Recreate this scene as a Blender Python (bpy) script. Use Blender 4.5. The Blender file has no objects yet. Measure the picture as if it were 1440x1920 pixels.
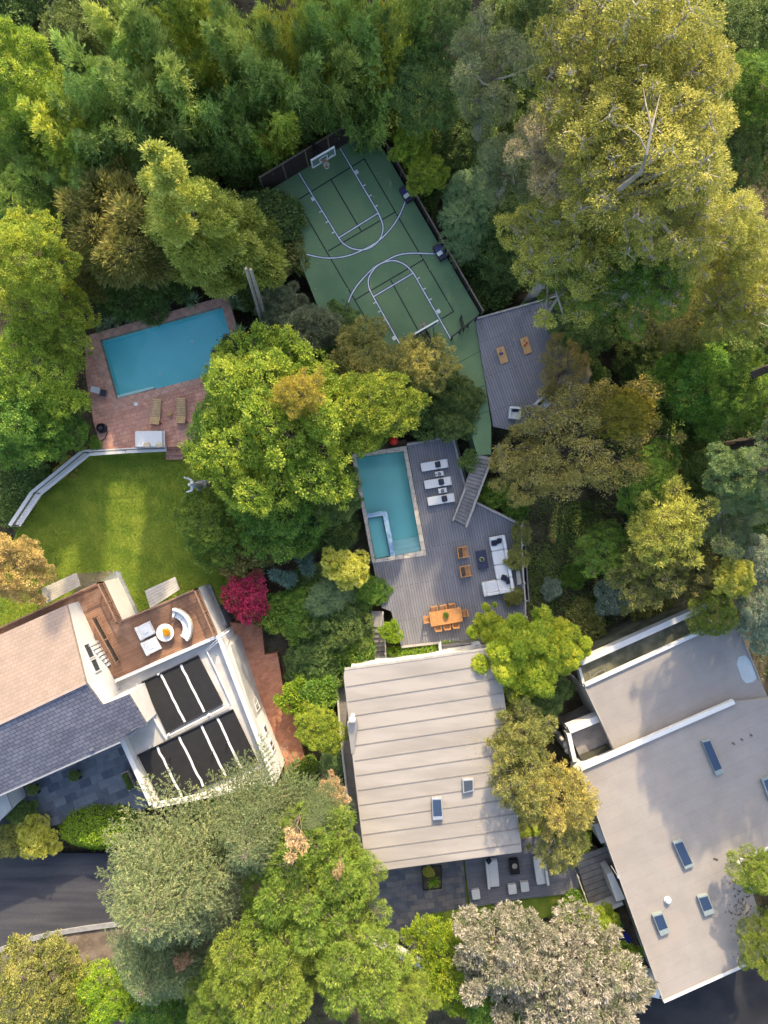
import bpy, bmesh, math, random
import numpy as np
from mathutils import Vector, Matrix
R = math.radians
random.seed(7)
scene = bpy.context.scene
COL = scene.collection

# ---------------------------------------------------------------- camera, sky, sun, exposure
CAM_H, TAN = 55.0, 0.72
cam_d = bpy.data.cameras.new("camera")
cam = bpy.data.objects.new("camera", cam_d)
COL.objects.link(cam)
cam.location = (0, 0, CAM_H)
cam_d.sensor_fit = 'VERTICAL'
cam_d.angle = 2 * math.atan(TAN)
cam_d.clip_start, cam_d.clip_end = 0.5, 600
scene.camera = cam

SUN_EL, SUN_AZ = 30.0, 6.0          # azimuth clockwise from +Y
world = bpy.data.worlds.new("World")
scene.world = world
world.use_nodes = True
wn = world.node_tree
sky = wn.nodes.new('ShaderNodeTexSky')
sky.sky_type = 'NISHITA'
sky.sun_disc = False
sky.sun_elevation = R(SUN_EL)
sky.sun_rotation = R(SUN_AZ)
sky.altitude = 200
sky.dust_density = 4.0
sky.ozone_density = 1.0
bg = wn.nodes['Background']
bg.inputs['Strength'].default_value = 0.15
wn.links.new(sky.outputs[0], bg.inputs['Color'])
sun_d = bpy.data.lights.new("sun", 'SUN')
sun_d.energy = 2.3
sun_d.angle = R(0.6)
sun_d.color = (1.0, 0.82, 0.54)
sun = bpy.data.objects.new("sun", sun_d)
COL.objects.link(sun)
_sv = Vector((math.sin(R(SUN_AZ)) * math.cos(R(SUN_EL)), math.cos(R(SUN_AZ)) * math.cos(R(SUN_EL)), math.sin(R(SUN_EL))))
sun.rotation_euler = _sv.to_track_quat('Z', 'Y').to_euler()
scene.view_settings.view_transform = 'Standard'
scene.view_settings.look = 'None'
scene.view_settings.exposure = 1.66
scene.view_settings.gamma = 1
scene.cycles.max_bounces = 6
scene.cycles.diffuse_bounces = 4
scene.cycles.transmission_bounces = 3
scene.cycles.transparent_max_bounces = 6
scene.cycles.caustics_reflective = False
scene.cycles.caustics_refractive = False

# ---------------------------------------------------------------- helpers
K = TAN / 960.0


def at(px, py, z=0.0):
    s = K * (CAM_H - z)
    return Vector(((px - 720) * s, (960 - py) * s, z))


def dirang(dx, dy):
    """world angle of an image direction"""
    return math.atan2(-dy, dx)


LOCAL = [False]      # True while a thing is modelled in its own coordinates


def world_origin(o):
    v = Vector((0, 0, 0))
    while o is not None:
        v += o.location
        o = o.parent
    return v


def tag(o, label=None, cat=None, group=None, kind=None):
    if label:
        o["label"] = label
    if cat:
        o["category"] = cat
    if group:
        o["group"] = group
    if kind:
        o["kind"] = kind
    return o


def thing(name, label, cat, loc=(0, 0, 0), group=None, rot=0.0):
    o = bpy.data.objects.new(name, None)
    o.empty_display_size = 0.3
    COL.objects.link(o)
    o.location = loc
    o.rotation_euler = (0, 0, rot)
    return tag(o, label, cat, group)


def dup(root, label=None):
    def rec(o, par):
        c = o.copy()
        COL.objects.link(c)
        if par:
            c.parent = par
        for ch in list(o.children):
            rec(ch, c)
        return c
    r = rec(root, None)
    if label:
        r["label"] = label
    return r


class MB:
    def __init__(s):
        s.v, s.f = [], []

    def add(s, vs, fs):
        b = len(s.v)
        s.v += [tuple(v) for v in vs]
        s.f += [tuple(i + b for i in f) for f in fs]
        return s

    def prism(s, pts, z0, z1):
        """vertical prism; pts = list of (x, y[, z]); z0 bottom, z1 top or None to keep each point's z"""
        n = len(pts)
        a = 0
        for i in range(n):
            p, q = pts[i], pts[(i + 1) % n]
            a += p[0] * q[1] - q[0] * p[1]
        if a < 0:
            pts = pts[::-1]
        top = [(p[0], p[1], p[2] if z1 is None else z1) for p in pts]
        bot = [(p[0], p[1], z0) for p in pts]
        fs = [tuple(range(n)), tuple(range(2 * n - 1, n - 1, -1))]
        for i in range(n):
            j = (i + 1) % n
            fs.append((i, n + i, n + j, j))
        return s.add(top + bot, fs)

    def box(s, c, d, rz=0.0, rx=0.0, ry=0.0):
        m = Matrix.Translation(c) @ Matrix.Rotation(rz, 4, 'Z') @ Matrix.Rotation(ry, 4, 'Y') @ Matrix.Rotation(rx, 4, 'X')
        vs = [m @ Vector((x * d[0] / 2, y * d[1] / 2, z * d[2] / 2)) for x in (-1, 1) for y in (-1, 1) for z in (-1, 1)]
        return s.add(vs, [(0, 1, 3, 2), (4, 6, 7, 5), (0, 4, 5, 1), (2, 3, 7, 6), (0, 2, 6, 4), (1, 5, 7, 3)])

    def bar(s, p, q, w, h):
        """box from p to q, w wide (horizontal), h tall, centred on the line"""
        p, q = Vector(p), Vector(q)
        d = (q - p)
        if d.length < 1e-6:
            return s
        d.normalize()
        sd = d.cross(Vector((0, 0, 1)))
        if sd.length < 1e-4:
            sd = Vector((1, 0, 0))
        sd.normalize()
        up = sd.cross(d).normalized()
        vs = []
        for e in (p, q):
            for a, b in ((-1, -1), (1, -1), (1, 1), (-1, 1)):
                vs.append(e + sd * a * w / 2 + up * b * h / 2)
        return s.add(vs, [(3, 2, 1, 0), (4, 5, 6, 7), (0, 1, 5, 4), (1, 2, 6, 5), (2, 3, 7, 6), (3, 0, 4, 7)])

    def tube(s, pts, rs, n=6, cap=True):
        pts = [Vector(p) for p in pts]
        if isinstance(rs, (int, float)):
            rs = [rs] * len(pts)
        rings = []
        ref = Vector((0.31, 0.22, 0.93)).normalized()
        vs = []
        for i, p in enumerate(pts):
            d = pts[min(i + 1, len(pts) - 1)] - pts[max(i - 1, 0)]
            if d.length < 1e-7:
                d = Vector((0, 0, 1))
            d.normalize()
            a = d.cross(ref)
            if a.length < 0.05:
                a = d.cross(Vector((1, 0, 0)))
            a.normalize()
            b = d.cross(a)
            for k in range(n):
                t = 2 * math.pi * k / n
                vs.append(p + (a * math.cos(t) + b * math.sin(t)) * rs[i])
        fs = []
        for i in range(len(pts) - 1):
            for k in range(n):
                k2 = (k + 1) % n
                fs.append((i * n + k, i * n + k2, (i + 1) * n + k2, (i + 1) * n + k))
        if cap:
            fs.append(tuple(range(n - 1, -1, -1)))
            m = (len(pts) - 1) * n
            fs.append(tuple(range(m, m + n)))
        return s.add(vs, fs)

    def lathe(s, c, prof, n=20):
        """prof = list of (r, z) from bottom to top, closed at both ends"""
        vs, fs = [], []
        for r, z in prof:
            for k in range(n):
                t = 2 * math.pi * k / n
                vs.append((c[0] + r * math.cos(t), c[1] + r * math.sin(t), c[2] + z))
        for i in range(len(prof) - 1):
            for k in range(n):
                k2 = (k + 1) % n
                fs.append((i * n + k, i * n + k2, (i + 1) * n + k2, (i + 1) * n + k))
        fs.append(tuple(range(n - 1, -1, -1)))
        m = (len(prof) - 1) * n
        fs.append(tuple(range(m, m + n)))
        return s.add(vs, fs)

    def soft(s, c, d, rz=0.0, n=8, p=5.0, rx=0.0, ry=0.0, puff=0.0):
        """soft rounded box (superellipsoid)"""
        m = Matrix.Translation(c) @ Matrix.Rotation(rz, 4, 'Z') @ Matrix.Rotation(ry, 4, 'Y') @ Matrix.Rotation(rx, 4, 'X')
        vs, fs = [], []
        nu, nv = n * 4, n * 2

        def sg(x, e):
            return math.copysign(abs(x) ** e, x)
        e = 2.0 / p
        for i in range(nv + 1):
            a = -math.pi / 2 + math.pi * i / nv
            for k in range(nu):
                b = 2 * math.pi * k / nu
                x = sg(math.cos(a), e) * sg(math.cos(b), e)
                y = sg(math.cos(a), e) * sg(math.sin(b), e)
                z = sg(math.sin(a), e)
                if puff:
                    z *= 1 - puff * max(abs(x), abs(y)) ** 3
                vs.append(m @ Vector((x * d[0] / 2, y * d[1] / 2, z * d[2] / 2)))
        for i in range(nv):
            for k in range(nu):
                k2 = (k + 1) % nu
                fs.append((i * nu + k, i * nu + k2, (i + 1) * nu + k2, (i + 1) * nu + k))
        return s.add(vs, fs)

    def build(s, name, mat, parent=None, smooth=False, bevel=0.0):
        off = world_origin(parent) if (parent is not None and not LOCAL[0]) else Vector((0, 0, 0))
        me = bpy.data.meshes.new(name)
        me.from_pydata([(v[0] - off.x, v[1] - off.y, v[2] - off.z) for v in s.v], [], s.f)
        bm = bmesh.new()
        bm.from_mesh(me)
        if bevel:
            bmesh.ops.remove_doubles(bm, verts=bm.verts, dist=1e-5)
            bmesh.ops.bevel(bm, geom=[e for e in bm.edges if len(e.link_faces) == 2 and e.calc_face_angle(0) > 0.5],
                            offset=bevel, segments=2, affect='EDGES', profile=0.5)
        bmesh.ops.recalc_face_normals(bm, faces=bm.faces)
        bm.to_mesh(me)
        bm.free()
        if smooth:
            for p in me.polygons:
                p.use_smooth = True
        o = bpy.data.objects.new(name, me)
        COL.objects.link(o)
        if mat is not None:
            me.materials.append(mat)
        if parent is not None:
            o.parent = parent
        return o


def ppoly(pts, z):
    return [tuple(at(p[0], p[1], z)) for p in pts]


def catmull(pts, n=8):
    pts = [Vector(p) for p in pts]
    out = []
    P = [pts[0] * 2 - pts[1]] + pts + [pts[-1] * 2 - pts[-2]]
    for i in range(1, len(P) - 2):
        p0, p1, p2, p3 = P[i - 1], P[i], P[i + 1], P[i + 2]
        for k in range(n):
            t = k / n
            out.append(0.5 * ((2 * p1) + (-p0 + p2) * t + (2 * p0 - 5 * p1 + 4 * p2 - p3) * t * t + (-p0 + 3 * p1 - 3 * p2 + p3) * t ** 3))
    out.append(pts[-1])
    return out


def strip(mb, pts, w, z):
    """flat ribbon through world points"""
    pts = [Vector((p[0], p[1], 0)) for p in pts]
    vs = []
    for i, p in enumerate(pts):
        d = (pts[min(i + 1, len(pts) - 1)] - pts[max(i - 1, 0)])
        d.normalize()
        n = Vector((-d.y, d.x, 0))
        vs += [(p.x + n.x * w / 2, p.y + n.y * w / 2, z), (p.x - n.x * w / 2, p.y - n.y * w / 2, z)]
    fs = [(2 * i, 2 * i + 1, 2 * i + 3, 2 * i + 2) for i in range(len(pts) - 1)]
    mb.add(vs, fs)


# ---------------------------------------------------------------- materials
def newmat(name):
    m = bpy.data.materials.new(name)
    m.use_nodes = True
    nt = m.node_tree
    return m, nt, nt.nodes['Principled BSDF']


def rgba(c):
    return (c[0], c[1], c[2], 1)


def coords(nt, rot=0.0, scale=1.0):
    tc = nt.nodes.new('ShaderNodeTexCoord')
    mp = nt.nodes.new('ShaderNodeMapping')
    mp.inputs['Rotation'].default_value = (0, 0, -rot)
    mp.inputs['Scale'].default_value = (scale, scale, scale)
    nt.links.new(tc.outputs['Object'], mp.inputs['Vector'])
    return mp.outputs[0]


def add_noise(nt, vec, color_socket, amount, scale, detail=6, dark=None):
    """multiply a colour by a noise between 1-amount and 1+amount"""
    nz = nt.nodes.new('ShaderNodeTexNoise')
    nz.inputs['Scale'].default_value = scale
    nz.inputs['Detail'].default_value = detail
    nz.inputs['Roughness'].default_value = 0.65
    nt.links.new(vec, nz.inputs['Vector'])
    mr = nt.nodes.new('ShaderNodeMapRange')
    mr.inputs['From Min'].default_value = 0.3
    mr.inputs['From Max'].default_value = 0.7
    mr.inputs['To Min'].default_value = 1 - amount
    mr.inputs['To Max'].default_value = 1 + amount
    nt.links.new(nz.outputs['Fac'], mr.inputs['Value'])
    mx = nt.nodes.new('ShaderNodeVectorMath')
    mx.operation = 'MULTIPLY'
    nt.links.new(color_socket, mx.inputs[0])
    nt.links.new(mr.outputs[0], mx.inputs[1])
    return mx.outputs[0], nz.outputs['Fac']


def bump(nt, bs, height, strength, dist=0.02):
    b = nt.nodes.new('ShaderNodeBump')
    b.inputs['Strength'].default_value = strength
    b.inputs['Distance'].default_value = dist
    nt.links.new(height, b.inputs['Height'])
    nt.links.new(b.outputs[0], bs.inputs['Normal'])


def plain(name, c, rough=0.6, var=0.12, scale=2.0, bmp=0.0, metal=0.0, spec=0.4, var2=0.0, scale2=25.0):
    m, nt, bs = newmat(name)
    bs.inputs['Roughness'].default_value = rough
    bs.inputs['Metallic'].default_value = metal
    bs.inputs['Specular IOR Level'].default_value = spec
    rg = nt.nodes.new('ShaderNodeRGB')
    rg.outputs[0].default_value = rgba(c)
    vec = coords(nt)
    col, fac = add_noise(nt, vec, rg.outputs[0], var, scale)
    if var2:
        col, fac2 = add_noise(nt, vec, col, var2, scale2)
        fac = fac2
    nt.links.new(col, bs.inputs['Base Color'])
    if bmp:
        bump(nt, bs, fac, bmp)
    return m


def brick(name, c1, c2, mortar, bw, bh, ms, rot=0.0, offset=0.5, rough=0.7, var=0.15, scale=1.5, bmp=0.4, bias=0.0, var2=0.1, spec=0.3, stain=None):
    m, nt, bs = newmat(name)
    bs.inputs['Roughness'].default_value = rough
    bs.inputs['Specular IOR Level'].default_value = spec
    vec = coords(nt, rot)
    bt = nt.nodes.new('ShaderNodeTexBrick')
    bt.inputs['Color1'].default_value = rgba(c1)
    bt.inputs['Color2'].default_value = rgba(c2)
    bt.inputs['Mortar'].default_value = rgba(mortar)
    bt.inputs['Scale'].default_value = 1.0
    bt.inputs['Mortar Size'].default_value = ms
    bt.inputs['Mortar Smooth'].default_value = 0.2
    bt.inputs['Bias'].default_value = bias
    bt.inputs['Brick Width'].default_value = bw
    bt.inputs['Row Height'].default_value = bh
    bt.offset = offset
    nt.links.new(vec, bt.inputs['Vector'])
    col, fac = add_noise(nt, vec, bt.outputs['Color'], var, scale)
    if var2:
        col, _ = add_noise(nt, vec, col, var2, 14.0)
    if stain:
        nz = nt.nodes.new('ShaderNodeTexNoise')
        nz.inputs['Scale'].default_value = stain[1]
        nz.inputs['Detail'].default_value = 8
        nt.links.new(vec, nz.inputs['Vector'])
        cr = nt.nodes.new('ShaderNodeMapRange')
        cr.inputs['From Min'].default_value = stain[2]
        cr.inputs['From Max'].default_value = stain[2] + 0.2
        nt.links.new(nz.outputs['Fac'], cr.inputs['Value'])
        mx = nt.nodes.new('ShaderNodeMix')
        mx.data_type = 'RGBA'
        nt.links.new(cr.outputs[0], mx.inputs['Factor'])
        nt.links.new(col, mx.inputs['A'])
        mx.inputs['B'].default_value = rgba(stain[0])
        col = mx.outputs['Result']
    nt.links.new(col, bs.inputs['Base Color'])
    if bmp:
        inv = nt.nodes.new('ShaderNodeMath')
        inv.operation = 'SUBTRACT'
        inv.inputs[0].default_value = 1
        nt.links.new(bt.outputs['Fac'], inv.inputs[1])
        bump(nt, bs, inv.outputs[0], bmp, 0.015)
    return m


def twotone(name, c1, c2, scale, rough=0.8, lo=0.4, hi=0.6, fine=0.2, bmp=0.3, detail=8, c3=None, stretch=None):
    """two or three colours mixed by noise, plus fine grain"""
    m, nt, bs = newmat(name)
    bs.inputs['Roughness'].default_value = rough
    bs.inputs['Specular IOR Level'].default_value = 0.25
    vec = coords(nt)
    if stretch:
        mp = nt.nodes.new('ShaderNodeMapping')
        mp.inputs['Rotation'].default_value = (0, 0, -stretch[0])
        mp.inputs['Scale'].default_value = (stretch[1], stretch[2], 1)
        nt.links.new(vec, mp.inputs['Vector'])
        vec2 = mp.outputs[0]
    else:
        vec2 = vec
    nz = nt.nodes.new('ShaderNodeTexNoise')
    nz.inputs['Scale'].default_value = scale
    nz.inputs['Detail'].default_value = detail
    nt.links.new(vec2, nz.inputs['Vector'])
    cr = nt.nodes.new('ShaderNodeValToRGB')
    cr.color_ramp.elements[0].position = lo
    cr.color_ramp.elements[0].color = rgba(c1)
    cr.color_ramp.elements[1].position = hi
    cr.color_ramp.elements[1].color = rgba(c2)
    if c3:
        e = cr.color_ramp.elements.new(min(0.98, hi + (hi - lo)))
        e.color = rgba(c3)
    nt.links.new(nz.outputs['Fac'], cr.inputs['Fac'])
    col, fac = add_noise(nt, vec, cr.outputs['Color'], fine, 22.0)
    nt.links.new(col, bs.inputs['Base Color'])
    if bmp:
        bump(nt, bs, fac, bmp, 0.03)
    return m


def glass_mat(name, tint, rough=0.05):
    m, nt, bs = newmat(name)
    bs.inputs['Base Color'].default_value = rgba(tint)
    bs.inputs['Roughness'].default_value = rough
    bs.inputs['Specular IOR Level'].default_value = 0.8
    bs.inputs['Coat Weight'].default_value = 0.5
    bs.inputs['Coat Roughness'].default_value = 0.03
    return m


def water_mat(name, tint, scale=1.2, strength=0.14):
    m, nt, bs = newmat(name)
    nt.nodes.remove(bs)
    out = nt.nodes['Material Output']
    tr = nt.nodes.new('ShaderNodeBsdfTransparent')
    tr.inputs['Color'].default_value = rgba(tint)
    gl = nt.nodes.new('ShaderNodeBsdfGlossy')
    gl.inputs['Roughness'].default_value = 0.04
    fr = nt.nodes.new('ShaderNodeFresnel')
    fr.inputs['IOR'].default_value = 1.33
    mx = nt.nodes.new('ShaderNodeMixShader')
    vec = coords(nt)
    nz = nt.nodes.new('ShaderNodeTexNoise')
    nz.inputs['Scale'].default_value = scale
    nz.inputs['Detail'].default_value = 4
    nt.links.new(vec, nz.inputs['Vector'])
    b = nt.nodes.new('ShaderNodeBump')
    b.inputs['Strength'].default_value = strength
    b.inputs['Distance'].default_value = 0.1
    nt.links.new(nz.outputs['Fac'], b.inputs['Height'])
    nt.links.new(b.outputs[0], gl.inputs['Normal'])
    nt.links.new(b.outputs[0], fr.inputs['Normal'])
    nt.links.new(fr.outputs[0], mx.inputs['Fac'])
    nt.links.new(tr.outputs[0], mx.inputs[1])
    nt.links.new(gl.outputs[0], mx.inputs[2])
    nt.links.new(mx.outputs[0], out.inputs['Surface'])
    return m


def leaf_mat(name, cols, trans=0.35, rough=0.5, hue=0.013, val=0.14, gain=1.6):
    """cols: three colours from the plainest leaf to the freshest"""
    m, nt, bs = newmat(name)
    cols = [tuple(min(0.7, v * gain) for v in c) for c in cols]
    out = nt.nodes['Material Output']
    a = nt.nodes.new('ShaderNodeAttribute')
    a.attribute_name = 'tint'
    cr = nt.nodes.new('ShaderNodeValToRGB')
    n = len(cols)
    cr.color_ramp.elements[0].position = 0.05
    cr.color_ramp.elements[0].color = rgba(cols[0])
    cr.color_ramp.elements[1].position = 0.95
    cr.color_ramp.elements[1].color = rgba(cols[-1])
    for i in range(1, n - 1):
        e = cr.color_ramp.elements.new(0.05 + 0.9 * i / (n - 1))
        e.color = rgba(cols[i])
    nt.links.new(a.outputs['Fac'], cr.inputs['Fac'])
    oi = nt.nodes.new('ShaderNodeObjectInfo')
    hs = nt.nodes.new('ShaderNodeHueSaturation')

    def mr(lo, hi):
        r = nt.nodes.new('ShaderNodeMapRange')
        r.inputs['To Min'].default_value = lo
        r.inputs['To Max'].default_value = hi
        return r
    h = mr(0.5 - hue, 0.5 + hue)
    nt.links.new(oi.outputs['Random'], h.inputs['Value'])
    nt.links.new(h.outputs[0], hs.inputs['Hue'])
    frac = nt.nodes.new('ShaderNodeMath')
    frac.operation = 'MULTIPLY'
    frac.inputs[1].default_value = 7.31
    nt.links.new(oi.outputs['Random'], frac.inputs[0])
    fr2 = nt.nodes.new('ShaderNodeMath')
    fr2.operation = 'FRACT'
    nt.links.new(frac.outputs[0], fr2.inputs[0])
    v = mr(1 - val, 1 + val)
    nt.links.new(fr2.outputs[0], v.inputs['Value'])
    nt.links.new(v.outputs[0], hs.inputs['Value'])
    nt.links.new(cr.outputs['Color'], hs.inputs['Color'])
    nt.links.new(hs.outputs['Color'], bs.inputs['Base Color'])
    bs.inputs['Roughness'].default_value = rough
    bs.inputs['Specular IOR Level'].default_value = 0.25
    tl = nt.nodes.new('ShaderNodeBsdfTranslucent')
    nt.links.new(hs.outputs['Color'], tl.inputs['Color'])
    mx = nt.nodes.new('ShaderNodeMixShader')
    mx.inputs['Fac'].default_value = trans
    nt.links.new(bs.outputs[0], mx.inputs[1])
    nt.links.new(tl.outputs[0], mx.inputs[2])
    nt.links.new(mx.outputs[0], out.inputs['Surface'])
    return m
# ---------------------------------------------------------------- shared materials
M = {}
# boards of the main deck run almost straight down the picture (slightly to the right)
BOARD = math.atan2(-880.0, 160.0)
M['deck'] = brick('grey deck boards', (0.17, 0.168, 0.182), (0.2, 0.196, 0.208), (0.085, 0.085, 0.097), 5.2, 0.2, 0.02, rot=BOARD, rough=0.75, var=0.12, scale=0.8, bmp=0.3, var2=0.12)
M['deck2'] = brick('upper deck boards', (0.17, 0.167, 0.187), (0.2, 0.196, 0.214), (0.085, 0.085, 0.1), 5.2, 0.2, 0.02, rot=math.atan2(-270, 95), rough=0.75, var=0.12, scale=0.8, bmp=0.3, var2=0.12)
M['deck3'] = brick('front deck boards', (0.15, 0.15, 0.175), (0.19, 0.19, 0.21), (0.09, 0.09, 0.1), 4.2, 0.16, 0.014, rot=math.atan2(30, 200), rough=0.75, var=0.12, scale=0.8, bmp=0.3)
M['stairwood'] = plain('weathered stair wood', (0.22, 0.205, 0.195), 0.8, 0.25, 1.5, 0.2, var2=0.15)
M['railwood'] = plain('pale weathered rail wood', (0.36, 0.33, 0.29), 0.8, 0.2, 2.5, 0.2, var2=0.1)
M['teak'] = plain('teak wood', (0.46, 0.22, 0.075), 0.5, 0.16, 5.0, 0.1, var2=0.1)
M['teak_dark'] = plain('teak slat underside', (0.2, 0.1, 0.05), 0.6, 0.2, 4.0)
M['oldteak'] = plain('weathered tan wood slats', (0.5, 0.36, 0.18), 0.7, 0.2, 4.0, 0.1, var2=0.1)
M['white'] = plain('white fabric', (0.62, 0.62, 0.61), 0.85, 0.05, 4.0, 0.1)
M['whitepaint'] = plain('white painted wall', (0.62, 0.605, 0.58), 0.6, 0.05, 1.2, 0.05, var2=0.04)
M['whitewall'] = plain('white stucco wall', (0.58, 0.57, 0.55), 0.75, 0.07, 1.0, 0.15, var2=0.06)
M['navy'] = plain('navy cushion fabric', (0.018, 0.02, 0.04), 0.9, 0.2, 6.0)
M['charcoal'] = plain('charcoal fabric', (0.03, 0.033, 0.05), 0.9, 0.2, 8.0)
M['darktable'] = plain('dark slate tabletop', (0.028, 0.03, 0.06), 0.45, 0.15, 4.0)
M['black'] = plain('black metal', (0.015, 0.015, 0.017), 0.5, 0.1, 4.0)
M['blackrubber'] = plain('black solar mat', (0.012, 0.012, 0.013), 0.75, 0.25, 2.0, 0.2, var2=0.2, scale2=40)
M['steel'] = plain('galvanised metal', (0.5, 0.51, 0.53), 0.4, 0.1, 4.0, metal=0.6)
M['grey'] = plain('grey painted metal', (0.25, 0.26, 0.28), 0.5, 0.1, 4.0)
M['foil'] = plain('silvery foil strip', (0.62, 0.61, 0.6), 0.55, 0.12, 3.0, 0.2)
M['stone'] = brick('travertine coping', (0.42, 0.37, 0.31), (0.5, 0.45, 0.38), (0.24, 0.21, 0.18), 0.6, 0.6, 0.02, rot=R(-10), rough=0.75, var=0.15, scale=3.0)
M['concrete'] = twotone('grey concrete', (0.24, 0.24, 0.235), (0.36, 0.355, 0.34), 1.5, rough=0.85)
M['terracotta'] = brick('terracotta tiles', (0.42, 0.205, 0.145), (0.52, 0.28, 0.2), (0.28, 0.15, 0.11), 0.55, 0.3, 0.016, rot=R(14), rough=0.8, var=0.28, scale=1.3, var2=0.18, stain=((0.36, 0.22, 0.17), 0.9, 0.52))
M['coping_tile'] = brick('terracotta coping', (0.43, 0.23, 0.17), (0.5, 0.3, 0.22), (0.29, 0.18, 0.13), 0.5, 0.5, 0.022, rot=R(14 + 45), offset=0.0, rough=0.8, var=0.2, scale=1.6)
M['redbrick'] = brick('red brick paving', (0.34, 0.135, 0.075), (0.45, 0.2, 0.12), (0.27, 0.16, 0.11), 0.42, 0.2, 0.018, rot=R(24), rough=0.85, var=0.22, scale=1.0, var2=0.15, stain=((0.4, 0.26, 0.18), 0.7, 0.58))
M['slate'] = brick('slate paving', (0.065, 0.078, 0.1), (0.17, 0.18, 0.2), (0.1, 0.105, 0.12), 0.95, 0.62, 0.012, rot=R(22), rough=0.6, var=0.22, scale=1.8, var2=0.12, bias=-0.1)
M['slate2'] = brick('mixed slate paving', (0.1, 0.105, 0.125), (0.22, 0.19, 0.17), (0.11, 0.11, 0.12), 0.62, 0.42, 0.012, rot=R(9), rough=0.6, var=0.28, scale=1.6, var2=0.12, bias=-0.1)
M['greypave'] = brick('grey stone paving', (0.2, 0.21, 0.22), (0.27, 0.275, 0.28), (0.13, 0.13, 0.14), 0.9, 0.6, 0.015, rot=R(24), rough=0.75, var=0.15)
M['tanroof'] = brick('tan roof tiles', (0.235, 0.182, 0.15), (0.26, 0.2, 0.165), (0.175, 0.135, 0.112), 0.42, 0.26, 0.012, rot=R(24.5), rough=0.85, var=0.1, scale=0.7, bmp=0.5, var2=0.1)
M['greyroof'] = brick('slate grey roof tiles', (0.13, 0.13, 0.165), (0.19, 0.185, 0.215), (0.05, 0.05, 0.07), 0.48, 0.27, 0.018, rot=R(24.5), rough=0.8, var=0.14, scale=0.7, bmp=0.8, var2=0.12)
M['browndeck'] = brick('brown deck boards', (0.19, 0.1, 0.06), (0.25, 0.138, 0.085), (0.11, 0.056, 0.035), 4.0, 0.155, 0.013, rot=R(23), rough=0.7, var=0.2, scale=0.9, var2=0.12, stain=((0.38, 0.24, 0.16), 0.5, 0.56))
M['brownrail'] = plain('brown rail wood', (0.24, 0.14, 0.09), 0.7, 0.2, 3.0)
M['awning'] = plain('weathered corrugated sheet', (0.42, 0.38, 0.33), 0.7, 0.18, 2.0, var2=0.08)
M['flatroof'] = twotone('pale flat roof', (0.4, 0.385, 0.36), (0.5, 0.48, 0.45), 0.8, rough=0.85, fine=0.05, bmp=0.1)
M['membrane'] = twotone('light roof membrane', (0.27, 0.245, 0.218), (0.345, 0.313, 0.28), 0.5, rough=0.8, fine=0.06, bmp=0.08, lo=0.36, hi=0.6, stretch=(R(8), 0.35, 1.6))
M['seam'] = plain('roof seam', (0.2, 0.187, 0.172), 0.8, 0.1, 3.0)
M['roofgrey'] = brick('rolled roofing', (0.27, 0.242, 0.218), (0.285, 0.256, 0.23), (0.235, 0.21, 0.19), 60.0, 0.95, 0.014, rot=R(24.5), rough=0.85, var=0.09, scale=0.6, bmp=0.2, var2=0.09, stain=((0.31, 0.262, 0.22), 0.35, 0.58))
M['greenroof'] = twotone('algae stained terrace floor', (0.085, 0.09, 0.06), (0.165, 0.16, 0.11), 1.2, rough=0.7, fine=0.15)
M['darkglass'] = glass_mat('dark skylight glass', (0.03, 0.05, 0.09), 0.08)
M['winglass'] = glass_mat('window glass', (0.05, 0.06, 0.07), 0.05)
M['blueglass'] = glass_mat('blue skylight glass', (0.02, 0.036, 0.075), 0.12)
M['greenglass'] = plain('grey green skylight kerb', (0.22, 0.26, 0.255), 0.35, 0.08, 3.0)
M['asphalt'] = twotone('dark asphalt', (0.036, 0.038, 0.05), (0.066, 0.066, 0.076), 0.45, rough=0.9, fine=0.28, bmp=0.25, lo=0.35, hi=0.6, stretch=(R(10), 0.35, 3.0), c3=(0.09, 0.087, 0.09))
M['asphalt2'] = twotone('black driveway', (0.02, 0.021, 0.026), (0.03, 0.031, 0.036), 0.6, rough=0.9, fine=0.2)
M['kerbstone'] = plain('concrete kerb', (0.26, 0.26, 0.27), 0.85, 0.2, 3.0, 0.2, var2=0.15)
M['dirt'] = twotone('brown dirt verge', (0.13, 0.1, 0.08), (0.22, 0.175, 0.14), 0.9, rough=0.95, fine=0.25)
M['court'] = twotone('green court paint', (0.1, 0.175, 0.09), (0.148, 0.228, 0.11), 0.3, rough=0.75, fine=0.16, bmp=0.1, lo=0.35, c3=(0.18, 0.25, 0.11))
M['courtwhite'] = plain('white court paint', (0.6, 0.62, 0.6), 0.7, 0.2, 3.0, var2=0.15)
M['courtblue'] = plain('dark blue court paint', (0.025, 0.04, 0.12), 0.7, 0.1, 6.0)
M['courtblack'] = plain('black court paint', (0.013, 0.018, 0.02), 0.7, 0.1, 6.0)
M['fencedark'] = plain('dark brown fence boards', (0.035, 0.022, 0.018), 0.9, 0.35, 2.5, 0.3, var2=0.2)
M['fencewood'] = plain('brown fence rail', (0.17, 0.13, 0.1), 0.85, 0.2, 2.5)
M['plaster'] = twotone('aqua pool plaster', (0.42, 0.76, 0.68), (0.46, 0.8, 0.71), 0.5, rough=0.8, fine=0.03, bmp=0)
M['plaster2'] = twotone('blue pool plaster', (0.22, 0.62, 0.63), (0.25, 0.66, 0.66), 0.4, rough=0.8, fine=0.05, bmp=0)
M['palestep'] = plain('pale pool step', (0.62, 0.75, 0.68), 0.7, 0.05, 3.0)
M['mosaic'] = brick('blue mosaic tile', (0.15, 0.27, 0.44), (0.25, 0.38, 0.54), (0.22, 0.32, 0.42), 0.17, 0.17, 0.012, rot=R(-10), offset=0.0, rough=0.35, var=0.25, scale=6.0)
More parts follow.
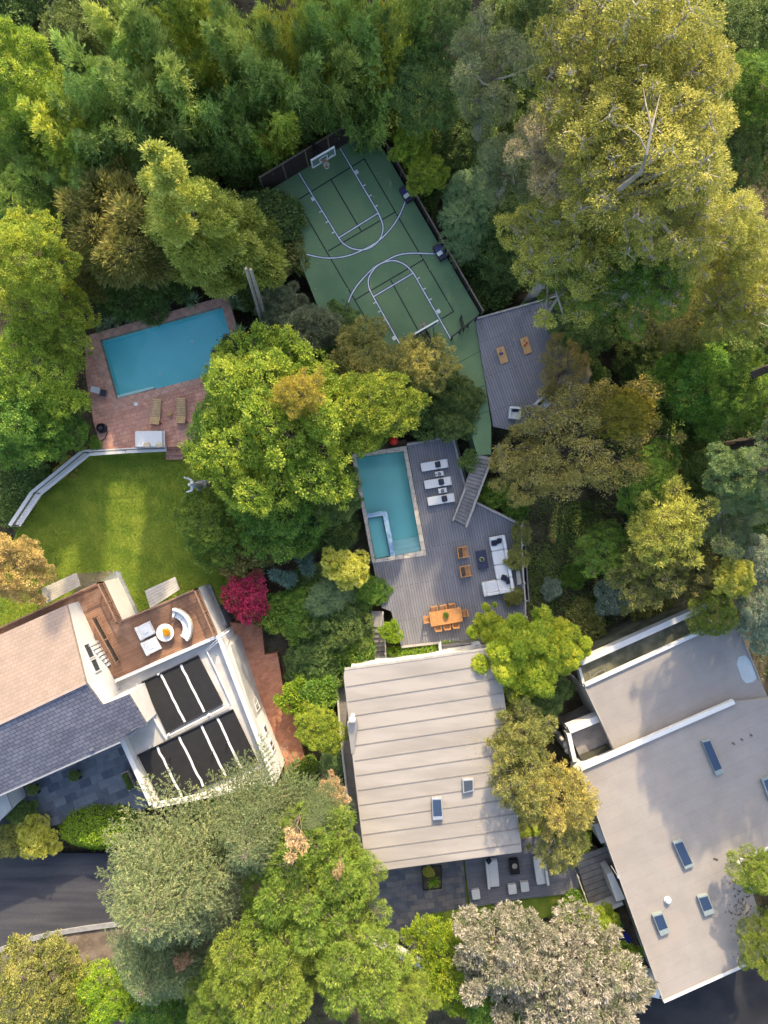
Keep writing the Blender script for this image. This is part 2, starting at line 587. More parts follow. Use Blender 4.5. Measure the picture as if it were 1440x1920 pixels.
M['lawn'] = twotone('mown lawn', (0.13, 0.19, 0.022), (0.2, 0.25, 0.03), 0.9, rough=0.9, fine=0.35, bmp=0.5, c3=(0.26, 0.29, 0.04))
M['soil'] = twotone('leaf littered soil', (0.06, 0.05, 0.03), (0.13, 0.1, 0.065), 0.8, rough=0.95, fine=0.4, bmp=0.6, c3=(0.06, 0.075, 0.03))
M['bark'] = plain('grey brown bark', (0.14, 0.11, 0.085), 0.9, 0.3, 4.0, 0.4, var2=0.2)
M['palebark'] = plain('pale grey bark', (0.36, 0.32, 0.27), 0.85, 0.25, 2.0, 0.3, var2=0.15)
M['darkbark'] = plain('dark bark', (0.06, 0.048, 0.038), 0.9, 0.3, 4.0, 0.4)
M['culm'] = plain('green bamboo culm', (0.14, 0.17, 0.05), 0.5, 0.2, 3.0)
M['red'] = plain('red fabric', (0.55, 0.03, 0.015), 0.7, 0.1, 5.0)
M['orange'] = plain('orange bean bag cloth', (0.42, 0.07, 0.02), 0.9, 0.15, 8.0)
M['indigo'] = plain('indigo bean bag cloth', (0.06, 0.05, 0.16), 0.9, 0.15, 8.0)
M['ply'] = plain('varnished plywood', (0.5, 0.29, 0.12), 0.55, 0.1, 4.0)
M['whitemetal'] = plain('white enamel', (0.6, 0.6, 0.59), 0.4, 0.05, 4.0)
M['binblue'] = plain('blue bin plastic', (0.015, 0.03, 0.28), 0.5, 0.1, 4.0)
M['bingreen'] = plain('green bin plastic', (0.03, 0.085, 0.03), 0.55, 0.15, 4.0)
M['carpaint'] = plain('cream white car paint', (0.72, 0.7, 0.66), 0.3, 0.02, 2.0)
M['grass'] = leaf_mat('grass blades', [(0.1, 0.15, 0.014), (0.16, 0.21, 0.022), (0.24, 0.25, 0.035)], 0.3)

# ---------------------------------------------------------------- terrain
def sstep(a, b, x):
    t = min(1.0, max(0.0, (x - a) / (b - a)))
    return t * t * (3 - 2 * t)


def th(x, y):
    z = -2.1
    z += 9.0 * sstep(31, 72, y)
    z += 3.0 * sstep(34, 60, x) * sstep(-25, 0, y)
    z -= 1.6 * math.exp(-((x - 20) / 6.5) ** 2 - ((y + 2) / 9.0) ** 2)
    z += 0.16 * math.sin(x * 0.51 + 1.3) * math.cos(y * 0.43) + 0.1 * math.sin(x * 1.3 + y * 1.1)
    return z


def make_terrain():
    ax = sorted(set([-260, -200, -150, -110, -85, -70] + [i * 1.0 for i in range(-60, 61)] + [70, 85, 110, 150, 200, 260]))
    n = len(ax)
    mb = MB()
    vs = [(x, y, th(x, y)) for y in ax for x in ax]
    fs = [(j * n + i, j * n + i + 1, (j + 1) * n + i + 1, (j + 1) * n + i) for j in range(n - 1) for i in range(n - 1)]
    mb.add(vs, fs)
    o = mb.build('ground', M['soil'], None, smooth=True)
    tag(o, 'dark brown soil with leaf litter under the trees', 'ground', kind='structure')


make_terrain()


def slab(name, pts, z, mat, label, cat, z0=-3.6, kind='structure'):
    o = MB().prism(ppoly(pts, z), z0, z).build(name, mat)
    tag(o, label, cat, kind=kind)
    return o


# ---------------------------------------------------------------- sports court
ZC = 1.6
court_pts = [(508, 354), (696, 241), (899, 587), (892, 600), (906, 690), (921, 795), (921, 852), (895, 853), (880, 800), (850, 740), (700, 690), (640, 640), (600, 585)]
court = slab('sports_court', court_pts, ZC, M['court'], 'green painted half size basketball court ringed by trees', 'court')


def cl(pts, smooth=False):
    w = [at(p[0], p[1], ZC) for p in pts]
    return catmull(w, 8) if smooth else w


white_lines = [
    ([(560, 324), (635, 446)], 0), ([(638, 279), (709.5, 399.5)], 0), ([(635, 446), (709.5, 399.5)], 0),
    ([(635, 446), (643, 456), (660, 466), (681, 468.5), (700, 461), (714, 445), (718, 424), (709.5, 399.5)], 1),
    ([(575, 477), (597, 482), (621, 484), (651, 480), (681, 468.5), (708, 453), (730, 432), (748, 406), (760, 378)], 1),
    ([(700, 556.6), (757, 658)], 0), ([(775, 512), (845, 635)], 0), ([(700, 556.6), (775, 512)], 0),
    ([(700, 556.6), (691.5, 538), (692, 520), (705, 501), (720, 492), (740, 489), (760, 497), (775, 512)], 1),
    ([(641, 628), (644, 602), (653, 567), (665, 542), (681, 522), (700, 503), (722, 490), (745, 479), (770, 475), (818, 476)], 1),
]
ticks = []
for (ax_, ay_), (bx_, by_), sgn in (((560, 324), (635, 446), -1), ((638, 279), (709.5, 399.5), 1), ((757, 658), (700, 556.6), -1), ((845, 635), (775, 512), 1)):
    for t in (0.585, 0.745, 0.905):
        x, y = ax_ + (bx_ - ax_) * t, ay_ + (by_ - ay_) * t
        ticks.append(([(x, y), (x + 5.5 * sgn, y - 3.2 * sgn)], 0))
blue, wht, blk = MB(), MB(), MB()
for i, (p, sm) in enumerate(white_lines):
    w = cl(p, sm)
    strip(blue, w, 0.19, ZC + 0.010 + 0.0004 * i)
    strip(wht, w, 0.085, ZC + 0.016 + 0.0004 * i)
for i, (p, sm) in enumerate(ticks):
    strip(wht, cl(p), 0.08, ZC + 0.021 + 0.0002 * i)
for x, y in ((587, 373), (668.5, 323), (822, 584), (739, 634)):
    c = at(x, y, ZC)
    d = (at(x + 50.5, y + 86.3, ZC) - c).normalized()
    strip(wht, [c - d * 0.15, c + d * 0.15], 0.28, ZC + 0.025)
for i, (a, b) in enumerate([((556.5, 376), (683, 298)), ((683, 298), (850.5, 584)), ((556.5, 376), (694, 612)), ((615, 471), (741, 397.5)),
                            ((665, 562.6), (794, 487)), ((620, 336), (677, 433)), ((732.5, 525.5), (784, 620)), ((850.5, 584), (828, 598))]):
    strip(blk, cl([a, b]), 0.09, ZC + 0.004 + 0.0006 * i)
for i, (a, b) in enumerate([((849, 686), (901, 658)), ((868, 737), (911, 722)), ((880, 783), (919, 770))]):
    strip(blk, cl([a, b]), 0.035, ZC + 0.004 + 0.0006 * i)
blue.build('line_border', M['courtblue'], court)
wht.build('line_marking', M['courtwhite'], court)
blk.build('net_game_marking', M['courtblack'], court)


LOCAL[0] = True


def hoop(px, py, sx, sy, label):
    """px,py: picture position of the backboard centre; sx,sy: world direction it faces"""
    c = at(px, py, ZC + 3.4)
    root = thing('basketball_hoop', label, 'basketball hoop', (c.x, c.y, ZC), group='basketball hoops on the court')
    ang = math.atan2(sy, sx) - math.pi / 2   # local +y faces the court
    b = Vector((0, 0, 0))
    gl = MB().box((0, 0, 3.4), (1.8, 0.03, 1.05))
    gl.build('backboard', glass_mat('backboard glass', (0.10, 0.15, 0.15), 0.05), root)
    fr = MB()
    for z in (2.9, 3.92):
        fr.box((0, 0.01, z), (1.9, 0.09, 0.11))
    for x in (-0.92, 0.92):
        fr.box((x, 0.01, 3.41), (0.075, 0.085, 0.95))
    for z in (3.05, 3.5):
        fr.box((0, 0.028, z), (0.62, 0.03, 0.055))
    for x in (-0.3, 0.3):
        fr.box((x, 0.03, 3.275), (0.055, 0.026, 0.4))
    fr.box((-0.62, 0.03, 3.03), (0.3, 0.02, 0.08))
    fr.build('backboard_frame', M['whitemetal'], root)
    ps = MB()
    ps.box((0, -1.5, 1.4), (0.16, 0.16, 2.8))
    ps.bar((0, -1.5, 2.75), (0, -0.06, 3.1), 0.12, 0.14)
    ps.bar((0, -1.5, 2.2), (0.0, -0.06, 3.3), 0.06, 0.06)
    ps.bar((-0.5, -0.06, 3.6), (0, -1.4, 2.75), 0.05, 0.05)
    ps.bar((0.5, -0.06, 3.6), (0, -1.4, 2.75), 0.05, 0.05)
    ps.build('post', M['black'], root)
    rim = MB()
    pts = [(0.23 * math.cos(t), 0.38 + 0.23 * math.sin(t), 3.05) for t in [i * math.pi / 12 for i in range(25)]]
    rim.tube(pts, 0.017, 6)
    rim.box((0, 0.08, 3.03), (0.26, 0.14, 0.16))
    rim.build('rim', plain('orange rim', (0.42, 0.13, 0.05), 0.5), root)
    net = MB()
    for k in range(12):
        t = k * math.pi / 6
        for s_ in (1, -1):
            pp = []
            for j in range(5):
                f = j / 4
                r_ = 0.225 - 0.1 * f
                a = t + s_ * f * 0.9
                pp.append((r_ * math.cos(a), 0.38 + r_ * math.sin(a), 3.04 - 0.42 * f))
            net.tube(pp, 0.012, 4)
    net.build('net', M['whitemetal'], root)
    root.rotation_euler = (0, 0, ang)
    return root


hoop(606, 295, 0.505, -0.863, 'basketball hoop with glass backboard in front of the dark fence')
hoop(799, 617, -0.505, 0.863, 'basketball hoop half under the wispy tree at the court end')

LOCAL[0] = False


def fence_line(name, a, b, z0, h, label, mat_board, mat_rail, z1off=0.0, group=None, post=True, board=True, gap=1.9):
    p, q = Vector(a), Vector(b)
    root = thing(name, label, 'fence', (p.x, p.y, z0), group=group)
    mbp, mbr = MB(), MB()
    L = (q - p).length
    if board:
        mbp.bar((p.x, p.y, z0 + h / 2 - 0.05), (q.x, q.y, z0 + h / 2 - 0.05), 0.05, h - 0.1)
        mbp.build('board_panel', mat_board, root)
    mbr.bar((p.x, p.y, z0 + h), (q.x, q.y, z0 + h), 0.1, 0.08)
    mbr.build('top_rail', mat_rail, root)
    n = max(1, round(L / gap))
    for i in range(n + 1):
        c = p.lerp(q, i / n)
        MB().box((c.x, c.y, z0 + h / 2 + 0.03), (0.11, 0.11, h + 0.06)).build('post', mat_rail, root)
    return root


fence_line('board_fence', at(497, 361, ZC), at(700, 238, ZC), ZC - 1.5, 3.9, 'tall dark brown fence behind the far end of the court', M['fencedark'], M['fencewood'])
fence_line('board_fence', at(702, 240, ZC), at(903, 588, ZC), ZC - 1.5, 2.3, 'low dark fence along the right side of the court', M['fencedark'], M['fencewood'])
fence_line('wire_fence', at(846, 637, ZC), at(891, 601, ZC), ZC, 1.0, 'low dark wire fence across the near end of the court', M['black'], M['black'], board=False, gap=0.8)
g0, g1 = at(862, 600, ZC), at(868, 622, ZC)
gr = thing('court_gate', 'open black metal gate at the near end of the court', 'gate', (g0.x, g0.y, ZC))
mb = MB()
for z in (0.1, 0.65, 1.2):
    mb.bar((g0.x, g0.y, ZC + z), (g1.x, g1.y, ZC + z), 0.05, 0.06)
for i in range(2):
    c = (g0, g1)[i]
    mb.box((c.x, c.y, ZC + 0.65), (0.07, 0.07, 1.3))
mb.build('frame', M['black'], gr)
mb = MB()
for i in range(1, 9):
    c = g0.lerp(g1, i / 9)
    mb.box((c.x, c.y, ZC + 0.65), (0.02, 0.02, 1.05))
mb.build('bar', M['black'], gr)

# ---------------------------------------------------------------- upper deck, walkway, bridge stair
ZU = 1.75
ud = thing('upper_deck', 'grey board deck beside the green court with games and white chairs', 'deck', at(960, 690, ZU))
MB().prism(ppoly([(891, 599), (985, 572), (1060, 560), (1110, 700), (1075, 790), (1000, 815), (925, 800), (906, 690)], ZU), ZU - 0.15, ZU).build('boards', M['deck2'], ud)
mb = MB()
for px, py in ((900, 612), (980, 590), (1050, 580), (915, 700), (930, 790), (1000, 800), (1060, 775), (1000, 690), (1080, 690)):
    c = at(px, py, 0)
    MB().box((c.x, c.y, -0.5), (0.2, 0.2, 4.3)).build('support_post', M['stairwood'], ud)
MB().bar(at(891, 598, ZU + 0.02), at(1056, 552, ZU + 0.02), 0.12, 0.14).build('edge_board', M['railwood'], ud)

st = thing('bridge_stair', 'grey wooden stair dropping from the court path to the main deck', 'stair', at(884, 920, 0.8))
TOPL, TOPR, BOTL, BOTR = Vector(at(893, 852, 1.55)), Vector(at(919, 857, 1.55)), Vector(at(849, 974, 0.1)), Vector(at(873, 986, 0.1))
mb = MB()
NT = 19
for i in range(NT):
    f0, f1 = i / NT, (i + 0.93) / NT
    z = 1.55 - 1.4 * (i / (NT - 1))
    q = [TOPL.lerp(BOTL, f0), TOPR.lerp(BOTR, f0), TOPR.lerp(BOTR, f1), TOPL.lerp(BOTL, f1)]
    mb.prism([(v.x, v.y) for v in q], z - 0.09, z)
mb.build('tread', M['stairwood'], st)
mb = MB()
mb.bar(at(921, 862, 2.2), at(874, 988, 0.85), 0.16, 0.1)
mb.bar(at(872, 917, 1.35), at(849, 976, 0.75), 0.12, 0.1)
for (a, za), (b, zb), n in ((((921, 862), 1.2), ((874, 988), -0.1), 6), (((872, 917), 0.5), ((849, 976), -0.1), 3)):
    for i in range(n + 1):
        f = i / n
        z = za + (zb - za) * f
        c = at(a[0] + (b[0] - a[0]) * f, a[1] + (b[1] - a[1]) * f, z + 0.8)
        mb.box((c.x, c.y, z + 0.4), (0.1, 0.1, 0.95))
mb.build('handrail', M['railwood'], st)
mb = MB()
mb.bar(TOPR - Vector((0, 0, 0.25)), BOTR - Vector((0, 0, 0.15)), 0.06, 0.28)
mb.bar(TOPL - Vector((0, 0, 0.25)), BOTL - Vector((0, 0, 0.15)), 0.06, 0.28)
mb.build('stringer', M['stairwood'], st)
c = at(936, 880, 0.3)
w_ = thing('retaining_wall', 'short pale concrete wall at the foot of the trees beside the bridge stair', 'wall', at(938, 868, 0.5))
MB().bar(at(931, 838, 0.4), at(944, 884, 0.4), 0.22, 3.0).build('wall', M['concrete'], w_)

# ---------------------------------------------------------------- main deck and its pool
ZD = 0.0
md = thing('main_deck', 'large grey board deck with pool loungers and sofa', 'deck', at(860, 1080, ZD))
deck_pts = [(763, 834), (848, 818), (873, 916), (849, 975), (874, 986), (894, 944), (975, 984), (984, 1125), (985, 1192), (905, 1197), (752, 1213), (733, 1146), (716, 1140), (699, 1056), (801, 1041)]
MB().prism(ppoly(deck_pts, ZD), ZD - 0.18, ZD).build('boards', M['deck'], md)
mb = MB()
for a, b in zip([(848, 818), (873, 916), (894, 944), (975, 984), (984, 1192)], [(763, 834), (848, 818), (975, 984), (984, 1125), (752, 1213)]):
    mb.bar(at(a[0], a[1], -1.9), at(b[0], b[1], -1.9), 0.1, 3.3)
mb.build('skirt', M['stairwood'], md)
for a, b in (((848, 818), (763, 834)), ((849, 819), (873, 917)), ((894, 943), (976, 984)), ((752, 1213), (824, 1205))):
    MB().bar(at(a[0], a[1], 0.05), at(b[0], b[1], 0.05), 0.16, 0.16).build('edge_board', M['railwood'], md)
rl = thing('deck_railing', 'thin pale wooden railing along the right edge of the main deck', 'railing', at(981, 1060, 0))
mb = MB()
pts_ = [(977, 985), (980, 1060), (985, 1125), (986, 1188)]
for a, b in zip(pts_[:-1], pts_[1:]):
    mb.bar(at(a[0], a[1], 0.95), at(b[0], b[1], 0.95), 0.1, 0.06)
    mb.bar(at(a[0], a[1], 0.5), at(b[0], b[1], 0.5), 0.05, 0.05)
for x, y in pts_ + [(978, 1022), (982, 1092), (986, 1156)]:
    c = at(x, y, 0.5)
    mb.box((c.x, c.y, 0.4), (0.1, 0.1, 1.3))
mb.build('rail', M['railwood'], rl)
bench = thing('deck_bench', 'narrow wooden bench by the right railing of the main deck', 'bench', at(972, 1076, 0))
MB().bar(at(970, 1064, 0.45), at(974, 1096, 0.45), 0.3, 0.06).build('seat', M['railwood'], bench)
mb = MB()
for x, y in ((970.3, 1067), (973.7, 1093)):
    c = at(x, y, 0.2)
    MB().box((c.x, c.y, 0.21), (0.24, 0.08, 0.42)).build('leg', M['railwood'], bench)


def pool(name, label, outer, inner, z, depth, mat_cope, mat_plaster, tint, water_drop=0.12, wscale=1.2):
    c = sum((at(p[0], p[1], z) for p in inner), Vector()) / len(inner)
    root = thing(name, label, 'swimming pool', (c.x, c.y, z))
    o3, i3 = ppoly(outer, z), ppoly(inner, z)
    n = len(i3)
    # coping ring (outer and inner have equal counts)
    mb = MB()
    vs, fs = [], []
    for zz in (z, z - 0.5):
        vs += [(p[0], p[1], zz) for p in o3] + [(p[0], p[1], zz) for p in i3]
    for k in range(n):
        k2 = (k + 1) % n
        fs += [(k, k2, n + k2, n + k), (2 * n + k, 3 * n + k, 3 * n + k2, 2 * n + k2),
               (k, 2 * n + k, 2 * n + k2, k2), (n + k, n + k2, 3 * n + k2, 3 * n + k)]
    mb.add(vs, fs)
    mb.build('coping', mat_cope, root)
    mb = MB()
    cen = Vector((c.x, c.y, 0))
    vs = [(p[0], p[1], z - 0.06) for p in i3] + [(p[0], p[1], z - depth) for p in i3]
    vs = [((v[0] - c.x) * 1.004 + c.x, (v[1] - c.y) * 1.004 + c.y, v[2]) for v in vs]
    vs += [((v[0] - c.x) * 1.04 + c.x, (v[1] - c.y) * 1.04 + c.y, v[2] - 0.15) for v in vs[:]]
    fs = [tuple(range(n, 2 * n)), tuple(range(3 * n, 4 * n))]
    for k in range(n):
        k2 = (k + 1) % n
        fs += [(k, n + k, n + k2, k2), (2 * n + k, 2 * n + k2, 3 * n + k2, 3 * n + k), (k, k2, 2 * n + k2, 2 * n + k)]
    mb.add(vs, fs)
    mb.build('basin', mat_plaster, root)
    mb = MB()
    mb.add([((p[0] - c.x) * 1.002 + c.x, (p[1] - c.y) * 1.002 + c.y, z - water_drop) for p in i3], [tuple(range(n))])
    mb.build('water', water_mat(name + ' water', tint, wscale), root)
    return root


pl = pool('swimming_pool', 'turquoise plunge pool with spa corner beside the loungers', [(659, 852), (762, 836), (800, 1041), (698, 1056)],
          [(668, 857), (756.5, 846), (790, 1033), (703, 1049)], 0.02, 1.2, M['stone'], M['plaster'], (0.78, 0.95, 0.95), wscale=1.6)
mb = MB()
mb.bar(at(688, 967.5, -0.55), at(722, 961.5, -0.55), 0.36, 0.94)
mb.bar(at(721, 960, -0.551), at(737, 1042, -0.551), 0.36, 0.941)
mb.build('spa_wall', M['mosaic'], pl)
mb = MB()
mb.prism(ppoly([(690, 973), (716, 969), (731, 1042), (704, 1047)], -0.7), -1.15, -0.7)
mb.build('spa_floor', M['plaster'], pl)
mb = MB()
for i, (t0, t1, zt) in enumerate(((0.0, 0.07, -0.3), (0.07, 0.145, -0.55), (0.145, 0.22, -0.82))):
    a0, a1 = Vector((737.5, 1042.5)), Vector((790, 1033))
    d = Vector((-9.5 * 1.05, -55.0)) * 1.0
    up = Vector((-10.0, -66.0))
    q = [a0 + up * t0 * 1.9, a1 + up * t0 * 1.9, a1 + up * t1 * 1.9, a0 + up * t1 * 1.9]
    mb.prism(ppoly([(v.x, v.y) for v in q], zt), -1.17 - 0.001 * i, zt)
mb.build('step', M['palestep'], pl)
mb = MB()
for x, y in ((700, 1004), (716, 1036)):
    c = at(x, y, -0.7)
    MB().lathe((c.x, c.y, -0.75), [(0.08, 0), (0.08, 0.02), (0.0, 0.03)], 10).build('drain', M['black'], pl)

# lower wooden stair, left of the deck
ls = thing('side_stair', 'weathered wooden steps from the deck corner down beside the white roofed house', 'stair', at(706, 1190, -0.5))
mb = MB()
seq = [(1146, 1176, 0.0), (1176, 1187, -0.12), (1187, 1196, -0.26), (1196, 1205, -0.4), (1205, 1213, -0.54), (1213, 1221, -0.68), (1221, 1246, -0.82)]
for y0, y1, z in seq:
    x0 = 696 + (y0 - 1146) * 0.03
    x1 = 696 + (y1 - 1146) * 0.03
    mb.prism(ppoly([(x0, y0), (x0 + 22.5, y0), (x1 + 24, y1 - 0.5), (x1, y1 - 0.5)], z), z - 0.12, z)
mb.build('tread', M['stairwood'], ls)
mb = MB()
mb.prism(ppoly([(632, 1262), (648, 1244), (698, 1238), (724, 1240), (724, 1262), (650, 1268), (656, 1330), (672, 1480), (690, 1600), (676, 1605), (650, 1480), (640, 1380)], -0.83), -1.0, -0.83)
mb.build('walkway', M['stairwood'], ls)
mb = MB()
for a, b, z in (((689, 1160), (697, 1232), -0.35), ((697, 1232), (650, 1240), -0.35), ((631, 1262), (641, 1390), -0.4), ((641, 1390), (662, 1570), -0.4)):
    mb.bar(at(a[0], a[1], z - 0.6), at(b[0], b[1], z - 0.6), 0.14, 1.6)
mb.build('side_wall', M['whitewall'], ls)
mb = MB()
mb.bar(at(718, 1150, 0.85), at(712, 1187, 0.6), 0.09, 0.09)
mb.bar(at(721, 1185, 0.5), at(724, 1240, 0.0), 0.09, 0.09)
for x, y, z in ((718, 1150, 0.4), (712, 1187, 0.1), (721, 1185, 0.0), (723, 1212, -0.3), (724, 1240, -0.4)):
    c = at(x, y, z)
    mb.box((c.x, c.y, z), (0.1, 0.1, 1.0))
mb.build('handrail', M['railwood'], ls)

# ---------------------------------------------------------------- terracotta terrace with the blue pool, lawn, garden wall
ZT, ZL = 0.7, -0.45
p2o = [(160, 630), (428, 553), (463, 690), (214, 768)]
p2i = [(187, 637), (415.5, 573.5), (450, 689), (218, 748)]
pool('swimming_pool', 'large deep blue pool framed by terracotta tiles', p2o, p2i, ZT + 0.02, 1.25, M['coping_tile'], M['plaster2'], (0.8, 0.93, 0.95), wscale=0.9)
slab('terrace', [(160, 631), (214, 766), (458, 690), (452, 745), (400, 815), (372, 836), (312, 838), (190, 842), (175, 790), (160, 700)], ZT, M['terracotta'], 'terracotta tiled terrace round the deep blue pool', 'terrace')
bp = [o for o in bpy.data.objects if o.get('label', '').startswith('large deep blue pool')][0]
MB().prism(ppoly([(219.5, 747), (290, 728), (286, 724.5), (219, 741.5)], 0.35), -0.5, 0.35).build('shelf', M['palestep'], bp)
for x, y in ((300, 700), (360, 640)):
    c = at(x, y, -0.5)
    MB().lathe((c.x, c.y, -0.53), [(0.11, 0), (0.11, 0.02), (0, 0.03)], 12).build('drain', M['whitemetal'], bp)
# tread flight from terrace to lawn
tsr = thing('terrace_steps', 'terracotta steps from the pool terrace down to the lawn', 'steps', at(327, 850, 0))
mb = MB()
for y0, y1, z in ((838, 842.5, 0.45), (842.5, 853, 0.15), (853, 862, -0.15)):
    mb.prism(ppoly([(311, y0 + 0.6), (343, y0 - 1.4), (343.5, y1 - 1), (311, y1)], z), -1.2 - z * 0.01, z)
mb.build('tread', M['terracotta'], tsr)
lawn = slab('lawn', [(330, 846), (168, 850), (80, 925), (34, 988), (0, 1080), (0, 1180), (120, 1185), (440, 1130), (470, 1040), (450, 900), (380, 850)], ZL, M['lawn'], 'mown green lawn below the terracotta terrace', 'lawn')

gw = thing('garden_wall', 'white garden wall bending round the top of the lawn', 'wall', at(166, 850, 0))
wp = [(312, 841.5), (236, 845), (166, 850), (74, 925), (34, 985)]
mb = MB()
for a, b in zip(wp[:-1], wp[1:]):
    mb.bar(at(a[0], a[1], -0.6), at(b[0], b[1], -0.6), 0.3, 2.5)
mb.build('wall', M['whitewall'], gw)
mb = MB()
for i, (a, b) in enumerate(zip(wp[:-1], wp[1:])):
    mb.bar(at(a[0], a[1], 0.7 + 0.004 * i), at(b[0], b[1], 0.7 + 0.004 * i), 0.4, 0.08)
mb.build('cap', M['whitepaint'], gw)
pf = thing('picket_railing', 'thin dark metal railing standing on the white garden wall', 'railing', at(166, 850, 0.75))
mb, mp = MB(), MB()
for a, b in zip(wp[:-1], wp[1:]):
    A, B = at(a[0], a[1], 0.75), at(b[0], b[1], 0.75)
    for z in (0.86,):
        mb.bar(A + Vector((0, 0, z)), B + Vector((0, 0, z)), 0.035, 0.035)
    n = int((B - A).length / 0.125)
    for i in range(n + 1):
        c = A.lerp(B, i / n)
        mp.box((c.x, c.y, 0.75 + 0.45), (0.018, 0.018, 0.86))
    c = B
    mb.box((c.x, c.y, 0.75 + 0.45), (0.06, 0.06, 0.95))
mb.build('rail', M['black'], pf)
mp.build('picket', M['black'], pf)

# ---------------------------------------------------------------- streets, paths, patios
slab('street', [(-80, 1588), (120, 1600), (260, 1600), (300, 1720), (160, 1738), (70, 1755), (-10, 1782), (-80, 1810)], -1.3, M['asphalt'], 'dark asphalt street curving under the blue green conifer', 'street', z0=-3.4)
k_ = thing('kerb', 'pale concrete kerb along the lower side of the street', 'kerb', at(100, 1752, -1.2))
mb = MB()
kp = catmull([at(x, y, -1.28) for x, y in ((-80, 1808), (-10, 1784), (70, 1757), (160, 1740), (300, 1722))], 6)
for i, (a, b) in enumerate(zip(kp[:-1], kp[1:])):
    z = -1.28 + 0.0003 * i
    mb.bar((a.x, a.y, z), (b.x, b.y, z), 0.36, 0.26)
mb.build('kerbstone', M['kerbstone'], k_)
slab('verge', [(-80, 1815), (-10, 1788), (70, 1762), (160, 1745), (300, 1727), (310, 1960), (-80, 1960)], -1.34, M['dirt'], 'bare brown dirt verge below the street kerb', 'verge', z0=-3.4)
slab('driveway', [(1190, 1790), (1460, 1720), (1560, 1960), (1180, 1960)], -0.4, M['asphalt2'], 'black asphalt driveway below the large grey roof', 'driveway')
slab('brick_path', [(410, 1165), (491, 1172), (496, 1228), (520, 1224), (531, 1290), (556, 1360), (574, 1430), (566, 1500), (500, 1500), (470, 1380)], -1.2, M['redbrick'], 'red brick path along the white wall of the gabled house', 'path')
slab('courtyard', [(-40, 1500), (0, 1480), (230, 1375), (300, 1500), (250, 1530), (120, 1545), (20, 1560), (-40, 1560)], -0.3, M['slate'], 'blue grey slate courtyard beside the grey tiled roof', 'courtyard')
slab('front_patio', [(640, 1620), (865, 1560), (876, 1701), (808, 1713), (806, 1760), (790, 1795), (700, 1720), (690, 1690)], -0.4, M['slate2'], 'mixed slate patio in front of the white roofed house', 'patio')
slab('front_lawn', [(858, 1560), (1110, 1560), (1100, 1705), (900, 1745), (820, 1775), (806, 1765), (808, 1713), (876, 1701)], -0.5, M['lawn'], 'shaded grass strip round the front deck', 'lawn')
fd = thing('front_deck', 'grey deck with white sofas in front of the white roofed house', 'deck', at(960, 1640, -0.25))
MB().prism(ppoly([(868, 1590), (1075, 1560), (1090, 1640), (1082, 1674), (960, 1688), (882, 1702)], -0.2), -0.42, -0.2).build('boards', M['deck3'], fd)
pg_ = thing('planting_bed', 'dark square planting bed cut into the slate patio', 'planter', at(810, 1645, -0.35))
MB().prism(ppoly([(792, 1627), (826, 1624), (827, 1664), (795, 1668)], -0.36), -0.39, -0.36).build('soil', M['soil'], pg_)
mb = MB()
bp_ = [(791, 1626), (827, 1623), (828, 1665), (794, 1669)]
for i in range(4):
    a, b = bp_[i], bp_[(i + 1) % 4]
    mb.bar(at(a[0], a[1], -0.36 + 0.003 * i), at(b[0], b[1], -0.36 + 0.003 * i), 0.07, 0.1)
mb.build('edging', M['black'], pg_)
fw = thing('picket_fence', 'pale wooden picket fence at the lower edge of the slate patio', 'fence', at(740, 1770, 0))
mb = MB()
A, B = at(690, 1752, 0.2), at(806, 1815, 0.2)
n = 30
d_ = (B - A).normalized()
for i in range(n + 1):
    c = A.lerp(B, i / n)
    mb.box((c.x, c.y, 0.05), (0.13, 0.025, 1.3), rz=math.atan2(d_.y, d_.x))
mb.build('picket', M['whitewall'], fw)
mb = MB()
for z in (-0.3, 0.35):
    mb.bar((A.x - d_.y * -0.05, A.y + 0.05, z), (B.x - d_.y * -0.05, B.y + 0.05, z), 0.05, 0.09)
mb.bar((A.x, A.y, 0.72), (B.x, B.y, 0.72), 0.34, 0.04)
mb.build('rail', M['whitewall'], fw)
# ---------------------------------------------------------------- helpers for buildings
def slab3(mb, pts, t):
    """roof slab; pts = (x, y, z) world corners of its top, t thick"""
    n = len(pts)
    a = sum(pts[i][0] * pts[(i + 1) % n][1] - pts[(i + 1) % n][0] * pts[i][1] for i in range(n))
    if a < 0:
        pts = pts[::-1]
    vs = [tuple(p) for p in pts] + [(p[0], p[1], p[2] - t) for p in pts]
    fs = [tuple(range(n)), tuple(range(2 * n - 1, n - 1, -1))]
    for i in range(n):
        j = (i + 1) % n
        fs.append((i, n + i, n + j, j))
    mb.add(vs, fs)


def inset(pts, d):
    c = Vector((sum(p[0] for p in pts) / len(pts), sum(p[1] for p in pts) / len(pts)))
    out = []
    for p in pts:
        v = Vector((p[0], p[1])) - c
        v = v * (1 - d / v.length)
        out.append((c.x + v.x, c.y + v.y) + tuple(p[2:]))
    return out


def ext(a, b, t):
    """point on line a->b at parameter t"""
    return a + (b - a) * t


def skylight(root, corners, z, glass, kerbm, h=0.28, name='skylight', glass_end=0.0, rim=0.12):
    """corners: four picture points round the top of the kerb, going round"""
    q = [Vector(p) for p in ppoly(corners, z + h)]
    c = sum(q, Vector()) / 4
    k = MB()
    k.prism([(p.x, p.y) for p in q], z - 0.02, z + h)
    o = k.build(name, kerbm, root, bevel=0.02)
    L = [c.lerp(p, 1 - rim / (p - c).length * 1.3) for p in q]
    if glass_end:
        # the lower edge of the frame (corners 2, 3) is wider
        L[2] = L[2].lerp(L[1], glass_end)
        L[3] = L[3].lerp(L[0], glass_end)
    g = MB().prism([(p.x, p.y) for p in L], z + h - 0.03, z + h + 0.012)
    g.build('glass', glass, o)
    return o


